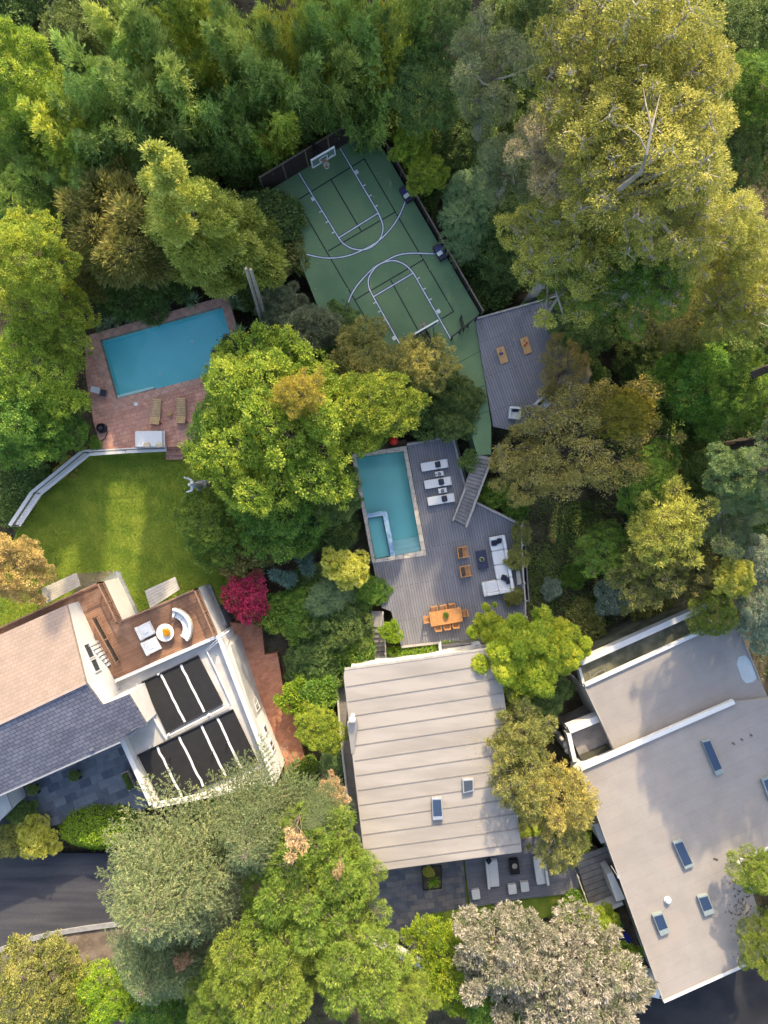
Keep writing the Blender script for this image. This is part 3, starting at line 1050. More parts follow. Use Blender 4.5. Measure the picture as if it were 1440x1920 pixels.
def wall_window(root, p, q, zlo, zhi, out, name='window', mullion=True):
    """framed window on the wall line p->q (world xy), standing proud along out"""
    p, q = Vector((p[0], p[1], 0)), Vector((q[0], q[1], 0))
    out = Vector((out[0], out[1], 0)).normalized()
    mb = MB()
    zc, h = (zlo + zhi) / 2, zhi - zlo
    o_ = out * 0.03
    mb.bar(p + o_ + Vector((0, 0, zlo)), q + o_ + Vector((0, 0, zlo)), 0.1, 0.08)
    mb.bar(p + o_ + Vector((0, 0, zhi)), q + o_ + Vector((0, 0, zhi)), 0.1, 0.08)
    d = (q - p).normalized()
    ang = math.atan2(d.y, d.x)
    for f in ((0, 0.5, 1) if mullion else (0, 1)):
        c = p.lerp(q, f) + o_
        mb.box((c.x, c.y, zc), (0.08, 0.104, h + 0.05), rz=ang)
    w = mb.build(name, M['whitemetal'], root)
    g = MB()
    g.bar(p + out * 0.012 + Vector((0, 0, zc)), q + out * 0.012 + Vector((0, 0, zc)), 0.03, h)
    g.build('pane', M['winglass'], w)
    return w


# ================================================================ white roofed house in the middle
ZR = 4.1
ch = thing('flat_roof_house', 'boxy house with a pale seamed membrane roof and two skylights', 'house', at(810, 1440, -1.0))
roof_px = [(646, 1256), (780, 1238), (921, 1217), (931, 1228), (938, 1246), (958, 1400), (979, 1598), (830, 1618), (686, 1637), (664, 1450), (644, 1268)]
roof_w = ppoly(roof_px, ZR)
body = inset(roof_w, 0.45)
MB().prism([(p[0], p[1]) for p in body], -3.4, ZR - 0.35).build('wall', M['whitewall'], ch)
rb = MB()
rb.prism([(p[0], p[1]) for p in roof_w], ZR - 0.35, ZR)
roof_o = rb.build('roof', M['membrane'], ch, bevel=0.05)
# raised seams across the roof
mb = MB()
nL = 13
for i in range(nL):
    f = (i + 0.72) / (nL + 0.1)
    a = ext(Vector((644.5, 1268)), Vector((686, 1637)), (f * 0.985))
    b = ext(Vector((936, 1222)), Vector((979, 1598)), (f * 0.985))
    if i == 0:
        b = Vector((936.5, 1243))
    A, B = at(a.x, a.y, ZR + 0.008), at(b.x, b.y, ZR + 0.008)
    A, B = A.lerp(B, 0.008), B.lerp(A, 0.008)
    mb.bar(A, B, 0.07, 0.05)
mb.build('seam', M['seam'], roof_o)
mb = MB()
edge = [roof_w[i] for i in (0, 1, 2)]
for a, b in zip(edge[:-1], edge[1:]):
    mb.bar((a[0], a[1] + 0.06, ZR - 0.02), (b[0], b[1] + 0.06, ZR - 0.02), 0.16, 0.1)
mb.build('gutter', M['railwood'], ch)
skylight(ch, [(809.5, 1497), (828, 1496), (831, 1537), (811.5, 1538)], ZR, M['darkglass'], M['steel'], 0.34, glass_end=0.12, rim=0.1)
skylight(ch, [(867, 1462), (888, 1460.5), (889, 1483), (868.5, 1488)], ZR, M['winglass'], M['steel'], 0.34, rim=0.1)
# wedge shaped roof vent on the left edge
vt = MB()
b0 = [at(652, 1352, ZR), at(668, 1343, ZR), at(672, 1358, ZR), at(664, 1412, ZR), at(659, 1414, ZR)]
vt.prism([(b0[0].x, b0[0].y, ZR + 0.62), (b0[1].x, b0[1].y, ZR + 0.66), (b0[2].x, b0[2].y, ZR + 0.2), (b0[3].x, b0[3].y, ZR + 0.05), (b0[4].x, b0[4].y, ZR + 0.05)], ZR - 0.05, None)
vt.build('roof_vent', M['membrane'], ch)
mb = MB()
c = at(661, 1346, ZR + 0.6)
mb.lathe((c.x, c.y, ZR), [(0.16, 0), (0.16, 0.85), (0.24, 0.87), (0.24, 0.98), (0.0, 1.05)], 14)
mb.build('vent_pipe', M['foil'], ch)
for a, b in (((0.12, 0.3)), ((0.42, 0.6)), ((0.7, 0.88))):
    p0, p1 = Vector(body[8]), Vector(body[6])
    wall_window(ch, p0.lerp(p1, a), p0.lerp(p1, b), 0.2, 2.5, (0.13, -1))
p0, p1 = Vector(body[4]), Vector(body[6])
wall_window(ch, p0.lerp(p1, 0.3), p0.lerp(p1, 0.45), 0.5, 2.2, (1, 0))
wall_window(ch, p0.lerp(p1, 0.65), p0.lerp(p1, 0.8), 0.5, 2.2, (1, 0))

# little utility deck with the air conditioner behind it
ut = thing('utility_deck', 'narrow pale board ledge behind the white roofed house', 'deck', at(870, 1215, -0.3))
MB().prism(ppoly([(822, 1203), (905, 1192), (925, 1216), (826, 1232)], -0.25), -0.4, -0.25).build('boards', M['railwood'], ut)
mb = MB()
mb.bar(at(823, 1203, -0.2), at(905, 1193, -0.2), 0.14, 0.16)
mb.bar(at(824, 1203, 0.0), at(826, 1230, 0.0), 0.2, 0.5)
mb.build('edge_board', M['whitewall'], ut)
mb = MB()
for a, b in (((829, 1214), (864, 1209)), ((864, 1207), (863, 1226)), ((829, 1223), (885, 1215))):
    mb.bar(at(a[0], a[1], -0.22), at(b[0], b[1], -0.22), 0.04, 0.05)
mb.build('joist', M['grey'], ut)
LOCAL[0] = True
ac = thing('air_conditioner', 'white square air conditioner with a dark fan on the narrow board ledge', 'air conditioner', at(891.5, 1209.5, -0.25), rot=R(9))
MB().box((0, 0, 0.36), (0.62, 0.6, 0.72)).build('case', M['whitemetal'], ac, bevel=0.05)
MB().lathe((0, -0.02, 0.715), [(0.2, 0), (0.2, 0.02), (0.17, 0.025)], 20).build('fan_grille', M['grey'], ac)
MB().lathe((0, -0.02, 0.74), [(0.13, 0), (0.13, 0.01), (0.05, 0.02)], 16).build('fan', M['black'], ac)
LOCAL[0] = False

# ================================================================ large grey house, lower right
ZG, ZU2 = 3.7, 3.2
gh = thing('large_house', 'large house with a grey rolled flat roof, white parapets and blue skylights', 'house', at(1270, 1530, 0.0))
main_px = [(1088.5, 1441), (1376, 1316), (1443, 1309), (1532, 1515), (1440, 1590), (1383, 1615), (1411, 1675), (1450, 1790), (1413, 1803), (1244, 1879)]
up_px = [(1096, 1285), (1324, 1180), (1382, 1171), (1424, 1272), (1441, 1306), (1440, 1286), (1376, 1314), (1153, 1409)]
mainw = ppoly(main_px, ZG)
MB().prism([(p[0], p[1]) for p in mainw], ZG - 0.3, ZG).build('main_roof', M['roofgrey'], gh)
bm_ = inset(mainw, 0.5)
MB().prism([(p[0], p[1]) for p in bm_], -3.4, ZG - 0.3).build('wall', M['whitewall'], gh)
upw = ppoly([(1096, 1285), (1324, 1180), (1382, 1171), (1424, 1272), (1450, 1330), (1376, 1330), (1157, 1424)], ZU2)
MB().prism([(p[0], p[1]) for p in upw], ZU2 - 0.3, ZU2).build('lower_roof', M['roofgrey'], gh)
iu = ppoly([(1098, 1290), (1324, 1185), (1379, 1176), (1420, 1272), (1400, 1318), (1376, 1320), (1162, 1420)], ZU2 - 0.3)
MB().prism([(p[0], p[1]) for p in iu], -3.4, ZU2 - 0.3).build('wall', M['whitewall'], gh)
mb = MB()
for i, (a, b, z, w, h) in enumerate([((1088, 1440), (1375, 1315), ZG + 0.07, 0.32, 0.34), ((1096, 1284), (1324, 1179.5), ZU2 + 0.06, 0.24, 0.3),
                                     ((1244, 1878), (1413, 1802), ZG + 0.03, 0.16, 0.16), ((1383, 1615), (1441, 1590), ZG + 0.05, 0.16, 0.2), ((1383, 1615), (1411, 1674), ZG + 0.045, 0.16, 0.2)]):
    MB().bar(at(a[0], a[1], z), at(b[0], b[1], z), w, h).build('parapet', M['whitepaint'], gh)
for a, b, z in (((1089, 1443), (1244, 1877), ZG + 0.02), ((1096.5, 1287), (1154, 1408), ZU2 + 0.02), ((1382, 1172), (1424, 1273), ZU2 + 0.02)):
    MB().bar(at(a[0], a[1], z), at(b[0], b[1], z), 0.1, 0.1).build('roof_edge', M['membrane'], gh)
# front terrace strip with its long parapet
tz = 2.2
MB().prism(ppoly([(1084, 1238), (1322, 1131), (1334, 1176), (1096, 1286)], tz), -3.4, tz).build('terrace_floor', M['greenroof'], gh)
mb = MB()
mb.bar(at(1086, 1241, tz + 0.1), at(1323, 1135, tz + 0.1), 0.42, 0.8)
mb.bar(at(1084, 1250, tz + 0.102), at(1092, 1280, tz + 0.102), 0.2, 0.796)
mb.build('terrace_parapet', M['whitewall'], gh)
mb = MB()
for a, b in (((1104, 1258), (1109, 1272)), ((1109, 1272), (1118, 1262)), ((1118, 1262), (1134, 1255)), ((1118, 1262), (1122, 1272)), ((1134, 1255), (1137, 1266))):
    mb.bar(at(a[0], a[1], tz + 0.3), at(b[0], b[1], tz + 0.3), 0.03, 0.03)
mb.build('wire_rack', M['grey'], gh)
# small walled balcony on the left side
bz = 1.6
MB().prism(ppoly([(1066, 1372), (1126, 1346), (1152, 1410), (1096, 1438)], bz), -3.4, bz).build('balcony_floor', M['stairwood'], gh)
MB().prism(ppoly([(1089, 1418), (1139, 1396), (1150, 1408), (1100, 1432)], bz + 0.3), bz - 0.1, bz + 0.3).build('balcony_skylight', plain('dark olive glass', (0.05, 0.05, 0.035), 0.2), gh)
mb = MB()
mb.bar(at(1064, 1366, bz + 0.5), at(1124, 1342, bz + 0.5), 0.5, 1.0)
mb.bar(at(1063.5, 1372, bz + 0.502), at(1075, 1424, bz + 0.502), 0.3, 0.996)
mb.bar(at(1076, 1428, bz + 0.498), at(1096, 1443, bz + 0.498), 0.55, 1.004)
mb.build('balcony_wall', M['whitepaint'], gh)
mb = MB()
for x, y in ((1066, 1394), (1069, 1404)):
    c = at(x - 6, y, 1.0)
    mb.lathe((c.x, c.y, -2), [(0.2, 0), (0.2, 3.2), (0.26, 3.25), (0.26, 3.4), (0, 3.5)], 12)
mb.build('downpipe_cap', M['whitepaint'], gh)
# skylights
skylight(gh, [(1316, 1390), (1331, 1386), (1357.5, 1449), (1343, 1455)], ZG, M['blueglass'], M['greenglass'], 0.25, glass_end=0.1, rim=0.09)
skylight(gh, [(1262, 1580), (1279, 1574), (1302, 1624), (1285, 1631)], ZG, M['blueglass'], M['greenglass'], 0.25, glass_end=0.06, rim=0.12)
skylight(gh, [(1308, 1682), (1327, 1677), (1341, 1712), (1322, 1719)], ZG, M['blueglass'], M['greenglass'], 0.28, glass_end=0.22, rim=0.1)
skylight(gh, [(1223.5, 1717), (1242.5, 1711), (1257, 1749), (1239, 1756)], ZG, M['blueglass'], M['greenglass'], 0.28, glass_end=0.22, rim=0.1)
skylight(gh, [(1428, 1462), (1462, 1448), (1478, 1490), (1443, 1503)], ZG, M['darkglass'], M['greenglass'], 0.25, rim=0.14)
# rooftop odds and ends
c = at(1251, 1687, ZG)
MB().lathe((c.x, c.y, ZG - 0.02), [(0.26, 0), (0.26, 0.12), (0.22, 0.14), (0.2, 0.26), (0.12, 0.33), (0.0, 0.35)], 18).build('roof_vent', M['whitemetal'], gh, smooth=False)
c = at(1146, 1624, ZG)
mb = MB()
mb.tube([(c.x, c.y, ZG - 0.05), (c.x, c.y, ZG + 1.5)], 0.035, 8)
mb.lathe((c.x, c.y, ZG + 1.5), [(0.09, 0), (0.09, 0.08), (0.0, 0.1)], 10)
mb.build('flue_pipe', M['steel'], gh)
mb = MB()
mb.prism(ppoly([(1385, 1232), (1397, 1228), (1408, 1240), (1419, 1272), (1411, 1279), (1399, 1281), (1391, 1273), (1381, 1245)], ZU2 + 0.02), ZU2 - 0.02, ZU2 + 0.02)
mb.build('roof_patch', plain('pale aqua roof coating', (0.4, 0.44, 0.44), 0.6, 0.08, 1.5), gh)
mb = MB()
for a, b in (((1373, 1392), (1378, 1396)), ((1389, 1385), (1393, 1388)), ((1407, 1377), (1411, 1380)), ((1338, 1609), (1346, 1612)), ((1366, 1634), (1369, 1637)), ((1373, 1653), (1379, 1651))):
    mb.bar(at(a[0], a[1], ZG + 0.03), at(b[0], b[1], ZG + 0.03), 0.08, 0.05)
rng_ = random.Random(5)
for i in range(110):
    x, y = rng_.gauss(1393, 14), rng_.gauss(1705, 34)
    if x > 1412:
        continue
    c = at(x, y, ZG + 0.02)
    mb.box((c.x, c.y, ZG + 0.015 + 0.0003 * i), (rng_.uniform(0.05, 0.16), rng_.uniform(0.03, 0.07), 0.03), rz=rng_.uniform(0, 3))
tag(mb.build('leaf_litter', M['soil'], gh), kind='stuff')
# recessed bays, dark timber side steps and low wall along the left side
mb = MB()
mb.prism(ppoly([(1113, 1546), (1140, 1540), (1150, 1574), (1127, 1582)], 2.2), -3.3, 2.2)
mb.prism(ppoly([(1138, 1640), (1148, 1634), (1172, 1686), (1156, 1690)], 2.0), -3.3, 2.0)
mb.build('bay_wall', M['whitepaint'], gh)
ss = thing('side_steps', 'dark timber steps between the wispy brown tree and the large grey house', 'steps', at(1120, 1650, -0.3))
mb = MB()
for i in range(9):
    y0 = 1600 + i * 11
    x0, x1 = 1078 + i * 3.4, 1140 + i * 2.6
    z = 0.35 - 0.07 * i
    mb.prism(ppoly([(x0, y0 + 8), (x1, y0 - 14), (x1 + 2, y0 - 4), (x0 + 3, y0 + 18)], z), z - 0.1, z)
mb.build('tread', M['stairwood'], ss)
mb = MB()
mb.bar(at(1105, 1704, 0.0), at(1160, 1680, 0.0), 0.28, 2.0)
mb.build('end_wall', M['whitepaint'], ss)
mb = MB()
mb.bar(at(1082, 1640, 0.9), at(1104, 1700, 0.9), 0.07, 0.07)
for f in (0, 0.5, 1):
    c = ext(at(1082, 1640, 0.4), at(1104, 1700, 0.4), f)
    mb.box((c.x, c.y, 0.35), (0.07, 0.07, 1.2))
mb.build('handrail', M['railwood'], ss)
slab('side_yard', [(1108, 1708), (1164, 1686), (1215, 1790), (1200, 1850), (1120, 1800)], -0.35, M['soil'], 'dark soil side yard beside the large grey house', 'yard')

# ================================================================ gabled white house with roof deck, lower left
lh = thing('gabled_house', 'white house with tan and grey tiled gable roof, roof deck and black solar mats', 'house', at(250, 1330, -1.0))
eR, rR = at(125, 1134, 4.8), at(161, 1280, 6.9)
eL = ext(eR, at(0, 1190, 4.8), 1.9)
rL = ext(rR, at(0, 1356, 6.9), 1.75)
g1_, g2_, g3_, g4_ = at(192, 1322, 6.1), at(241, 1302, 6.08), at(276, 1360, 5.0), at(224, 1390, 4.9)
g4L = ext(g4_, at(0, 1489, 4.9), 1.55)
mb = MB()
slab3(mb, [tuple(eL), tuple(eR), tuple(rR), tuple(rL)], 0.22)
mb.build('tan_roof', M['tanroof'], lh)
mb = MB()
slab3(mb, [tuple(rL), tuple(rR), tuple(g1_), tuple(g4_), tuple(g4L)], 0.22)
slab3(mb, [tuple(g1_), tuple(g2_), tuple(g3_), tuple(g4_)], 0.22)
mb.build('grey_roof', M['greyroof'], lh)
mb = MB()
dn = Vector((0, 0, 0.21))


def solid(pts, z0=-3.4):
    mb.prism([tuple(Vector(p) - dn) for p in pts], z0, None)


sh = Vector((-0.06, -0.02, 0))
solid([eL, eR + sh, rR + sh, rL])
solid([rL, rR + sh, g1_ + sh, g4_ + Vector((-0.2, 0.3, 0)), g4L + Vector((0, 0.4, 0))])
solid([g1_, g2_ + sh, g3_ + Vector((-0.15, 0.1, 0)), g4_ + Vector((0.0, 0.3, 0))])
mb.build('wall', M['whitewall'], lh)
mb = MB()
mb.bar(ext(rL, rR, 0.0) + Vector((0, 0, 0.03)), rR + Vector((0, 0, 0.03)), 0.2, 0.07)
mb.build('ridge_cap', plain('clay ridge cap', (0.36, 0.27, 0.22), 0.8), lh)
mb = MB()
mb.bar(g4_ + Vector((0.05, -0.06, -0.08)), g4L + Vector((0.05, -0.06, -0.08)), 0.14, 0.12)
mb.build('gutter', M['grey'], lh)
# displaced tiles near the eave
mb = MB()
for x, y in ((236, 1360), (240, 1371), (246, 1368), (252, 1364), (258, 1361), (172, 1405)):
    c = at(x, y, 5.02)
    mb.box((c.x, c.y, 5.06), (0.3, 0.2, 0.06), rz=R(24))
mb.build('loose_tile', M['slate'], lh)
# white dormer box with a rooflight, left edge
dz = 6.15
dm = MB()
dm.prism(ppoly([(-30, 1394), (25, 1367), (38, 1386), (-20, 1411)], dz), 4.6, dz)
do = dm.build('dormer', M['whitepaint'], lh)
dm = MB()
dm.prism(ppoly([(-10, 1394), (9, 1385), (14, 1392), (-6, 1401)], dz + 0.02), dz - 0.05, dz + 0.02)
dm.build('glass', M['winglass'], do)
# gable end windows facing the roof deck
gdir = Vector((0.41, -0.91, 0))
gn = Vector((0.91, 0.41, 0))
for t0, t1 in ((3.1, 4.15), (4.3, 5.2)):
    a, b = eR + sh + gdir * t0, eR + sh + gdir * t1
    wall_window(lh, a, b, 4.0, 5.0, gn, mullion=False)
wall_window(lh, ext(g1_, g2_, 0.42), ext(g1_, g2_, 0.8), 4.4, 5.4, (-0.41, 0.91), mullion=False)

# roof deck
zd = 2.7
dk_px = [(-60, 1206), (0, 1180), (186, 1092), (194, 1090), (229, 1165), (371, 1102), (408, 1190), (219, 1273), (205, 1262), (150, 1170), (128, 1150), (0, 1215), (-60, 1240)]
MB().prism(ppoly(dk_px, zd - 0.15), -3.4, zd - 0.15).build('deck_base', M['whitewall'], lh)
MB().prism(ppoly(dk_px, zd), zd - 0.148, zd).build('roof_deck', M['browndeck'], lh)
rail = MB()
bal = MB()


def railing(path, z, h=1.0, step=0.14):
    pp = [at(x, y, z) for x, y in path]
    for a, b in zip(pp[:-1], pp[1:]):
        rail.bar(a + Vector((0, 0, h)), b + Vector((0, 0, h)), 0.1, 0.06)
        rail.bar(a + Vector((0, 0, 0.12)), b + Vector((0, 0, 0.12)), 0.06, 0.05)
        n = max(1, int((b - a).length / step))
        for i in range(1, n):
            c = a.lerp(b, i / n)
            bal.box((c.x, c.y, z + h / 2), (0.035, 0.035, h))
        n = max(1, round((b - a).length / 1.8))
        for i in range(n + 1):
            c = a.lerp(b, i / n)
            rail.box((c.x, c.y, z + h / 2 + 0.03), (0.09, 0.09, h + 0.06))


railing([(-60, 1205), (0, 1179), (193, 1091), (229, 1164), (371, 1103), (407, 1188)], zd)
ro = rail.build('railing', M['brownrail'], lh)
bal.build('baluster', M['brownrail'], ro)
rail, bal = MB(), MB()
railing([(181, 1156), (226, 1238)], zd, 0.95, 0.16)
ro = rail.build('stair_railing', M['brownrail'], lh)
bal.build('baluster', M['black'], ro)
# stairwell: dark sheet painted as its shade, white steps by the wall
MB().prism(ppoly([(171, 1160), (180, 1157), (224, 1238), (214, 1244)], zd + 0.012), zd - 0.02, zd + 0.012).build('stairwell_shade', M['darkbark'], lh)
mb = MB()
for i in range(7):
    f = i / 7
    a = Vector((185, 1206)) + Vector((26, 48)) * f
    c = at(a.x, a.y, zd)
    mb.box((c.x - 0.35, c.y, zd + 0.08 + 0.1 * (6 - i)), (0.75, 0.22, 0.2 + 0.2 * (6 - i) * 1.0), rz=R(24))
mb.build('stair_step', M['whitepaint'], lh)

# flat roof with solar mats
zf = 2.45
fl_px = [(196, 1326), (243, 1304), (410, 1198), (515, 1466), (440, 1500), (290, 1500), (232, 1378), (278, 1362)]
fl_px = [(205, 1318), (222, 1276), (408, 1194), (432, 1210), (516, 1466), (460, 1490), (290, 1500), (232, 1378)]
MB().prism(ppoly(fl_px, zf), -3.4, zf).build('flat_roof', M['flatroof'], lh)
mb = MB()
zp = 3.1
mb.bar(at(219, 1275, zp - 0.4), at(409, 1192, zp - 0.4), 0.22, 0.85)       # deck side parapet
mb.bar(at(413, 1192, zp - 0.45), at(517, 1463, zp - 0.45), 0.3, 0.94)      # long white wall parapet
mb.bar(at(230, 1377, zp - 0.5), at(288, 1504, zp - 0.5), 0.34, 1.0)        # courtyard side parapet
mb.bar(at(515, 1464, zp - 0.452), at(290, 1508, zp - 0.452), 0.3, 0.93)
mb.build('parapet', M['whitepaint'], lh)
# tall white side wall (down to the brick path)
mb = MB()
wt, wb = at(411, 1190, 2.6), at(518, 1464, 2.6)
wn_ = Vector((0.93, 0.36, 0))
mb.prism([tuple(wt + wn_ * 0.12)[:2], tuple(wb + wn_ * 0.12)[:2], tuple(wb - wn_ * 0.3)[:2], tuple(wt - wn_ * 0.3)[:2]], -3.4, 2.62)
mb.build('side_wall', plain('sunlit white stucco', (0.74, 0.73, 0.71), 0.75, 0.06, 1.0, 0.15, var2=0.05), lh)  # whiter than the other stucco: sunlight on this side put into the colour
for t0, t1, lo, hi in ((0.2, 0.265, 0.3, 1.4), (0.285, 0.355, 0.1, 1.2), (0.49, 0.57, 0.0, 1.2), (0.68, 0.73, 0.2, 1.2), (0.79, 0.86, 0.1, 1.2)):
    a, b = wt.lerp(wb, t0) + wn_ * 0.12, wt.lerp(wb, t1) + wn_ * 0.12
    wall_window(lh, a, b, lo, hi, wn_, mullion=(t1 - t0) > 0.065)
mb = MB()
mb.tube([at(384, 1220, 2.6), at(398, 1208, 3.0), at(414, 1193, 3.14), at(428, 1184, 3.12), at(431, 1181, 1.2)], 0.04, 8)
mb.tube([at(386, 1222, 2.6), at(400, 1211, 3.0), at(417, 1196, 3.14)], 0.03, 8)
mb.build('conduit', M['whitemetal'], lh)


def solar_bank(c4, strips, seed):
    """c4: picture corners TL, TR, BR, BL of a bank of black mats"""
    z = zf + 0.16
    TL, TR, BR, BL = [at(x, y, z) for x, y in c4]
    rr = random.Random(seed)
    o = MB().prism([tuple(p)[:2] for p in (TL, TR, BR, BL)], z - 0.05, z).build('solar_mat', M['blackrubber'], lh)
    for t in strips:
        mb = MB()
        pts = []
        for k in range(9):
            f = k / 8
            p = TL.lerp(TR, t + rr.uniform(-0.006, 0.006)).lerp(BL.lerp(BR, t + rr.uniform(-0.006, 0.006)), 0.0 + f)
            pts.append(p)
        strip(mb, pts, 0.17, z + 0.014)
        vs = mb.v[:]
        mb2 = MB()
        n = len(vs)
        mb2.add(vs + [(v[0], v[1], v[2] - 0.01) for v in vs], mb.f + [tuple(i + n for i in reversed(f_)) for f_ in mb.f])
        mb2.build('foil_strip', M['foil'], o)
    mb = MB()
    up = Vector((0, 0, 0.07))
    mb.tube([TL + up, TR + up], 0.055, 8)
    mb.tube([BL + up, BR + up], 0.055, 8)
    mb.build('header_pipe', M['black'], o)
    return o


solar_bank([(266, 1279), (372, 1229), (418, 1318), (312, 1373)], (0.33, 0.68), 1)
solar_bank([(258, 1416), (437, 1330), (483, 1427), (306, 1512)], (0.2, 0.43, 0.66, 0.83), 2)
mb = MB()
mb.tube([at(256, 1281, zf + 0.3), at(270, 1318, zf + 0.3), at(312, 1385, zf + 0.3)], 0.06, 8)
mb.tube([at(312, 1382, zf + 0.26), at(430, 1322, zf + 0.26)], 0.07, 8)
mb.tube([at(388, 1222, zf + 0.2), at(404, 1255, zf + 0.2), at(432, 1316, zf + 0.2)], 0.05, 8)
for x, y in ((318, 1374), (393, 1337), (300, 1262), (258, 1418), (284, 1398)):
    c = at(x, y, zf)
    mb.tube([(c.x, c.y, zf - 0.02), (c.x, c.y, zf + 0.5)], 0.06, 8)
mb.build('water_pipe', M['whitemetal'], lh)
mb = MB()
for x, y in ((427, 1388), (446, 1436), (400, 1408), (320, 1420), (284, 1404)):
    c = at(x, y, zf)
    mb.tube([(c.x, c.y, zf - 0.02), (c.x, c.y, zf + 0.75)], 0.04, 6)
mb.build('vent_pipe', M['black'], lh)
mb = MB()
mb.prism(ppoly([(200, 1299), (217, 1291), (220, 1297), (203, 1305)], 3.02), 2.4, 3.02)
mb.build('roof_hatch', M['concrete'], lh)
# corrugated awnings and lower paving by the lawn
for c4 in ([(75, 1104), (142, 1074), (152, 1098), (84, 1134)], [(270, 1108), (327, 1082), (338, 1105), (283, 1141)]):
    mb = MB()
    q = [at(x, y, 1.7) for x, y in c4]
    n = 6
    for i in range(n):
        z = 1.78 - 0.0 * i
        a0, a1 = q[0].lerp(q[3], i / n), q[0].lerp(q[3], (i + 0.9) / n)
        b0, b1 = q[1].lerp(q[2], i / n), q[1].lerp(q[2], (i + 0.9) / n)
        zz = 1.55 + 0.05 * i
        mb.prism([tuple(v)[:2] for v in (a0, b0, b1, a1)], zz - 0.05, zz)
    mb.build('awning', M['awning'], lh)
slab('side_paving', [(213, 1072), (224, 1070), (262, 1152), (262, 1180), (200, 1150), (190, 1090)], -0.41, M['greypave'], 'grey stone paving wedge between deck wings and lawn', 'paving')
slab('stone_landing', [(366, 1108), (394, 1096), (426, 1172), (400, 1190)], -0.2, M['greypave'], 'grey stone landing beside the right end of the roof deck', 'paving')
slab('house_edge', [(125, 1078), (212, 1070), (190, 1110), (140, 1110)], -0.43, M['dirt'], 'bare dirt patch at the lawn edge under the roof deck', 'bare ground')
nb = thing('white_shed', 'white flat roofed shed at the left picture edge below the grey tiled roof', 'shed', at(-20, 1520, 0))
MB().prism(ppoly([(-60, 1520), (10, 1488), (20, 1516), (-10, 1546), (-60, 1560)], 2.0), -3.3, 2.0).build('wall', M['whitepaint'], nb)
MB().prism(ppoly([(-62, 1518), (11, 1486), (22, 1516), (-9, 1548), (-62, 1562)], 2.12), 1.99, 2.12).build('roof', M['flatroof'], nb)
LOCAL[0] = True
# ================================================================ main deck furniture
def lounger(px, py, label):
    r = thing('sun_lounger', label, 'sun lounger', at(px, py, ZD), group='white sun loungers beside the turquoise pool', rot=R(9.6))
    mb = MB()
    mb.box((0, 0.3, 0.22), (2.02, 0.04, 0.06)).box((0, -0.3, 0.22), (2.02, 0.04, 0.06))
    mb.box((1.03, 0, 0.3), (0.05, 0.66, 0.22)).box((-1.0, 0, 0.22), (0.04, 0.6, 0.06))
    mb.build('frame', M['whitemetal'], r)
    for x in (-0.85, 0.85):
        for y in (-0.28, 0.28):
            MB().box((x, y, 0.11), (0.05, 0.05, 0.22)).build('leg', M['whitemetal'], r)
    MB().soft((-0.33, 0, 0.29), (1.4, 0.66, 0.12), p=12).build('mattress', M['white'], r, smooth=True)
    MB().soft((0.67, 0, 0.33), (0.64, 0.66, 0.11), p=12, ry=R(-8)).build('backrest', M['white'], r, smooth=True)
    p = MB().soft((0.28, 0.02, 0.4), (0.43, 0.46, 0.14), p=7, puff=0.55).build('pillow', M['charcoal'], r, smooth=True)
    MB().bar((0.26, -0.36, 0.36), (0.26, 0.36, 0.36), 0.035, 0.012).build('strap', M['brownrail'], p)
    return r


lounger(813.6, 873, 'white sun lounger with charcoal pillow nearest the far corner of the deck')
lounger(820, 905.5, 'middle white sun lounger standing between the two small white tables')
lounger(826, 936.7, 'white sun lounger with charcoal pillow nearest the foot of the bridge stair')


def side_table(px, py, label, extra):
    r = thing('side_table', label, 'side table', at(px, py, ZD), group='small white side tables between the loungers', rot=R(9.6))
    MB().box((0, 0, 0.4), (0.64, 0.36, 0.04)).build('top', M['whitemetal'], r, bevel=0.012)
    for x in (-0.28, 0.28):
        for y in (-0.14, 0.14):
            MB().box((x, y, 0.19), (0.04, 0.04, 0.38)).build('leg', M['whitemetal'], r)
    c = at(px, py, 0.42)
    b = thing('black_bowl', 'black round bowl on the ' + label.replace('white side', 'side'), 'bowl', (c.x + 0.03, c.y, 0.42))
    MB().lathe((0, 0, 0), [(0.06, 0), (0.12, 0.05), (0.125, 0.12), (0.105, 0.12), (0.09, 0.06), (0.0, 0.05)], 18).build('bowl', M['black'], b)
    MB().lathe((0, 0, 0.07), [(0.08, 0), (0.07, 0.03), (0.0, 0.045)], 12).build('wax', M['grey'], b)
    if extra:
        g = MB().lathe((c.x - 0.22, c.y - 0.05, 0.42), [(0.035, 0), (0.045, 0.09), (0.03, 0.09), (0.02, 0.02), (0, 0.02)], 12).build('black_cup', M['black'])
        tag(g, 'small black cup on the left end of the upper white side table', 'cup')


side_table(823, 888.7, 'white side table below the far lounger', True)
side_table(829, 920, 'white side table above the near lounger', False)


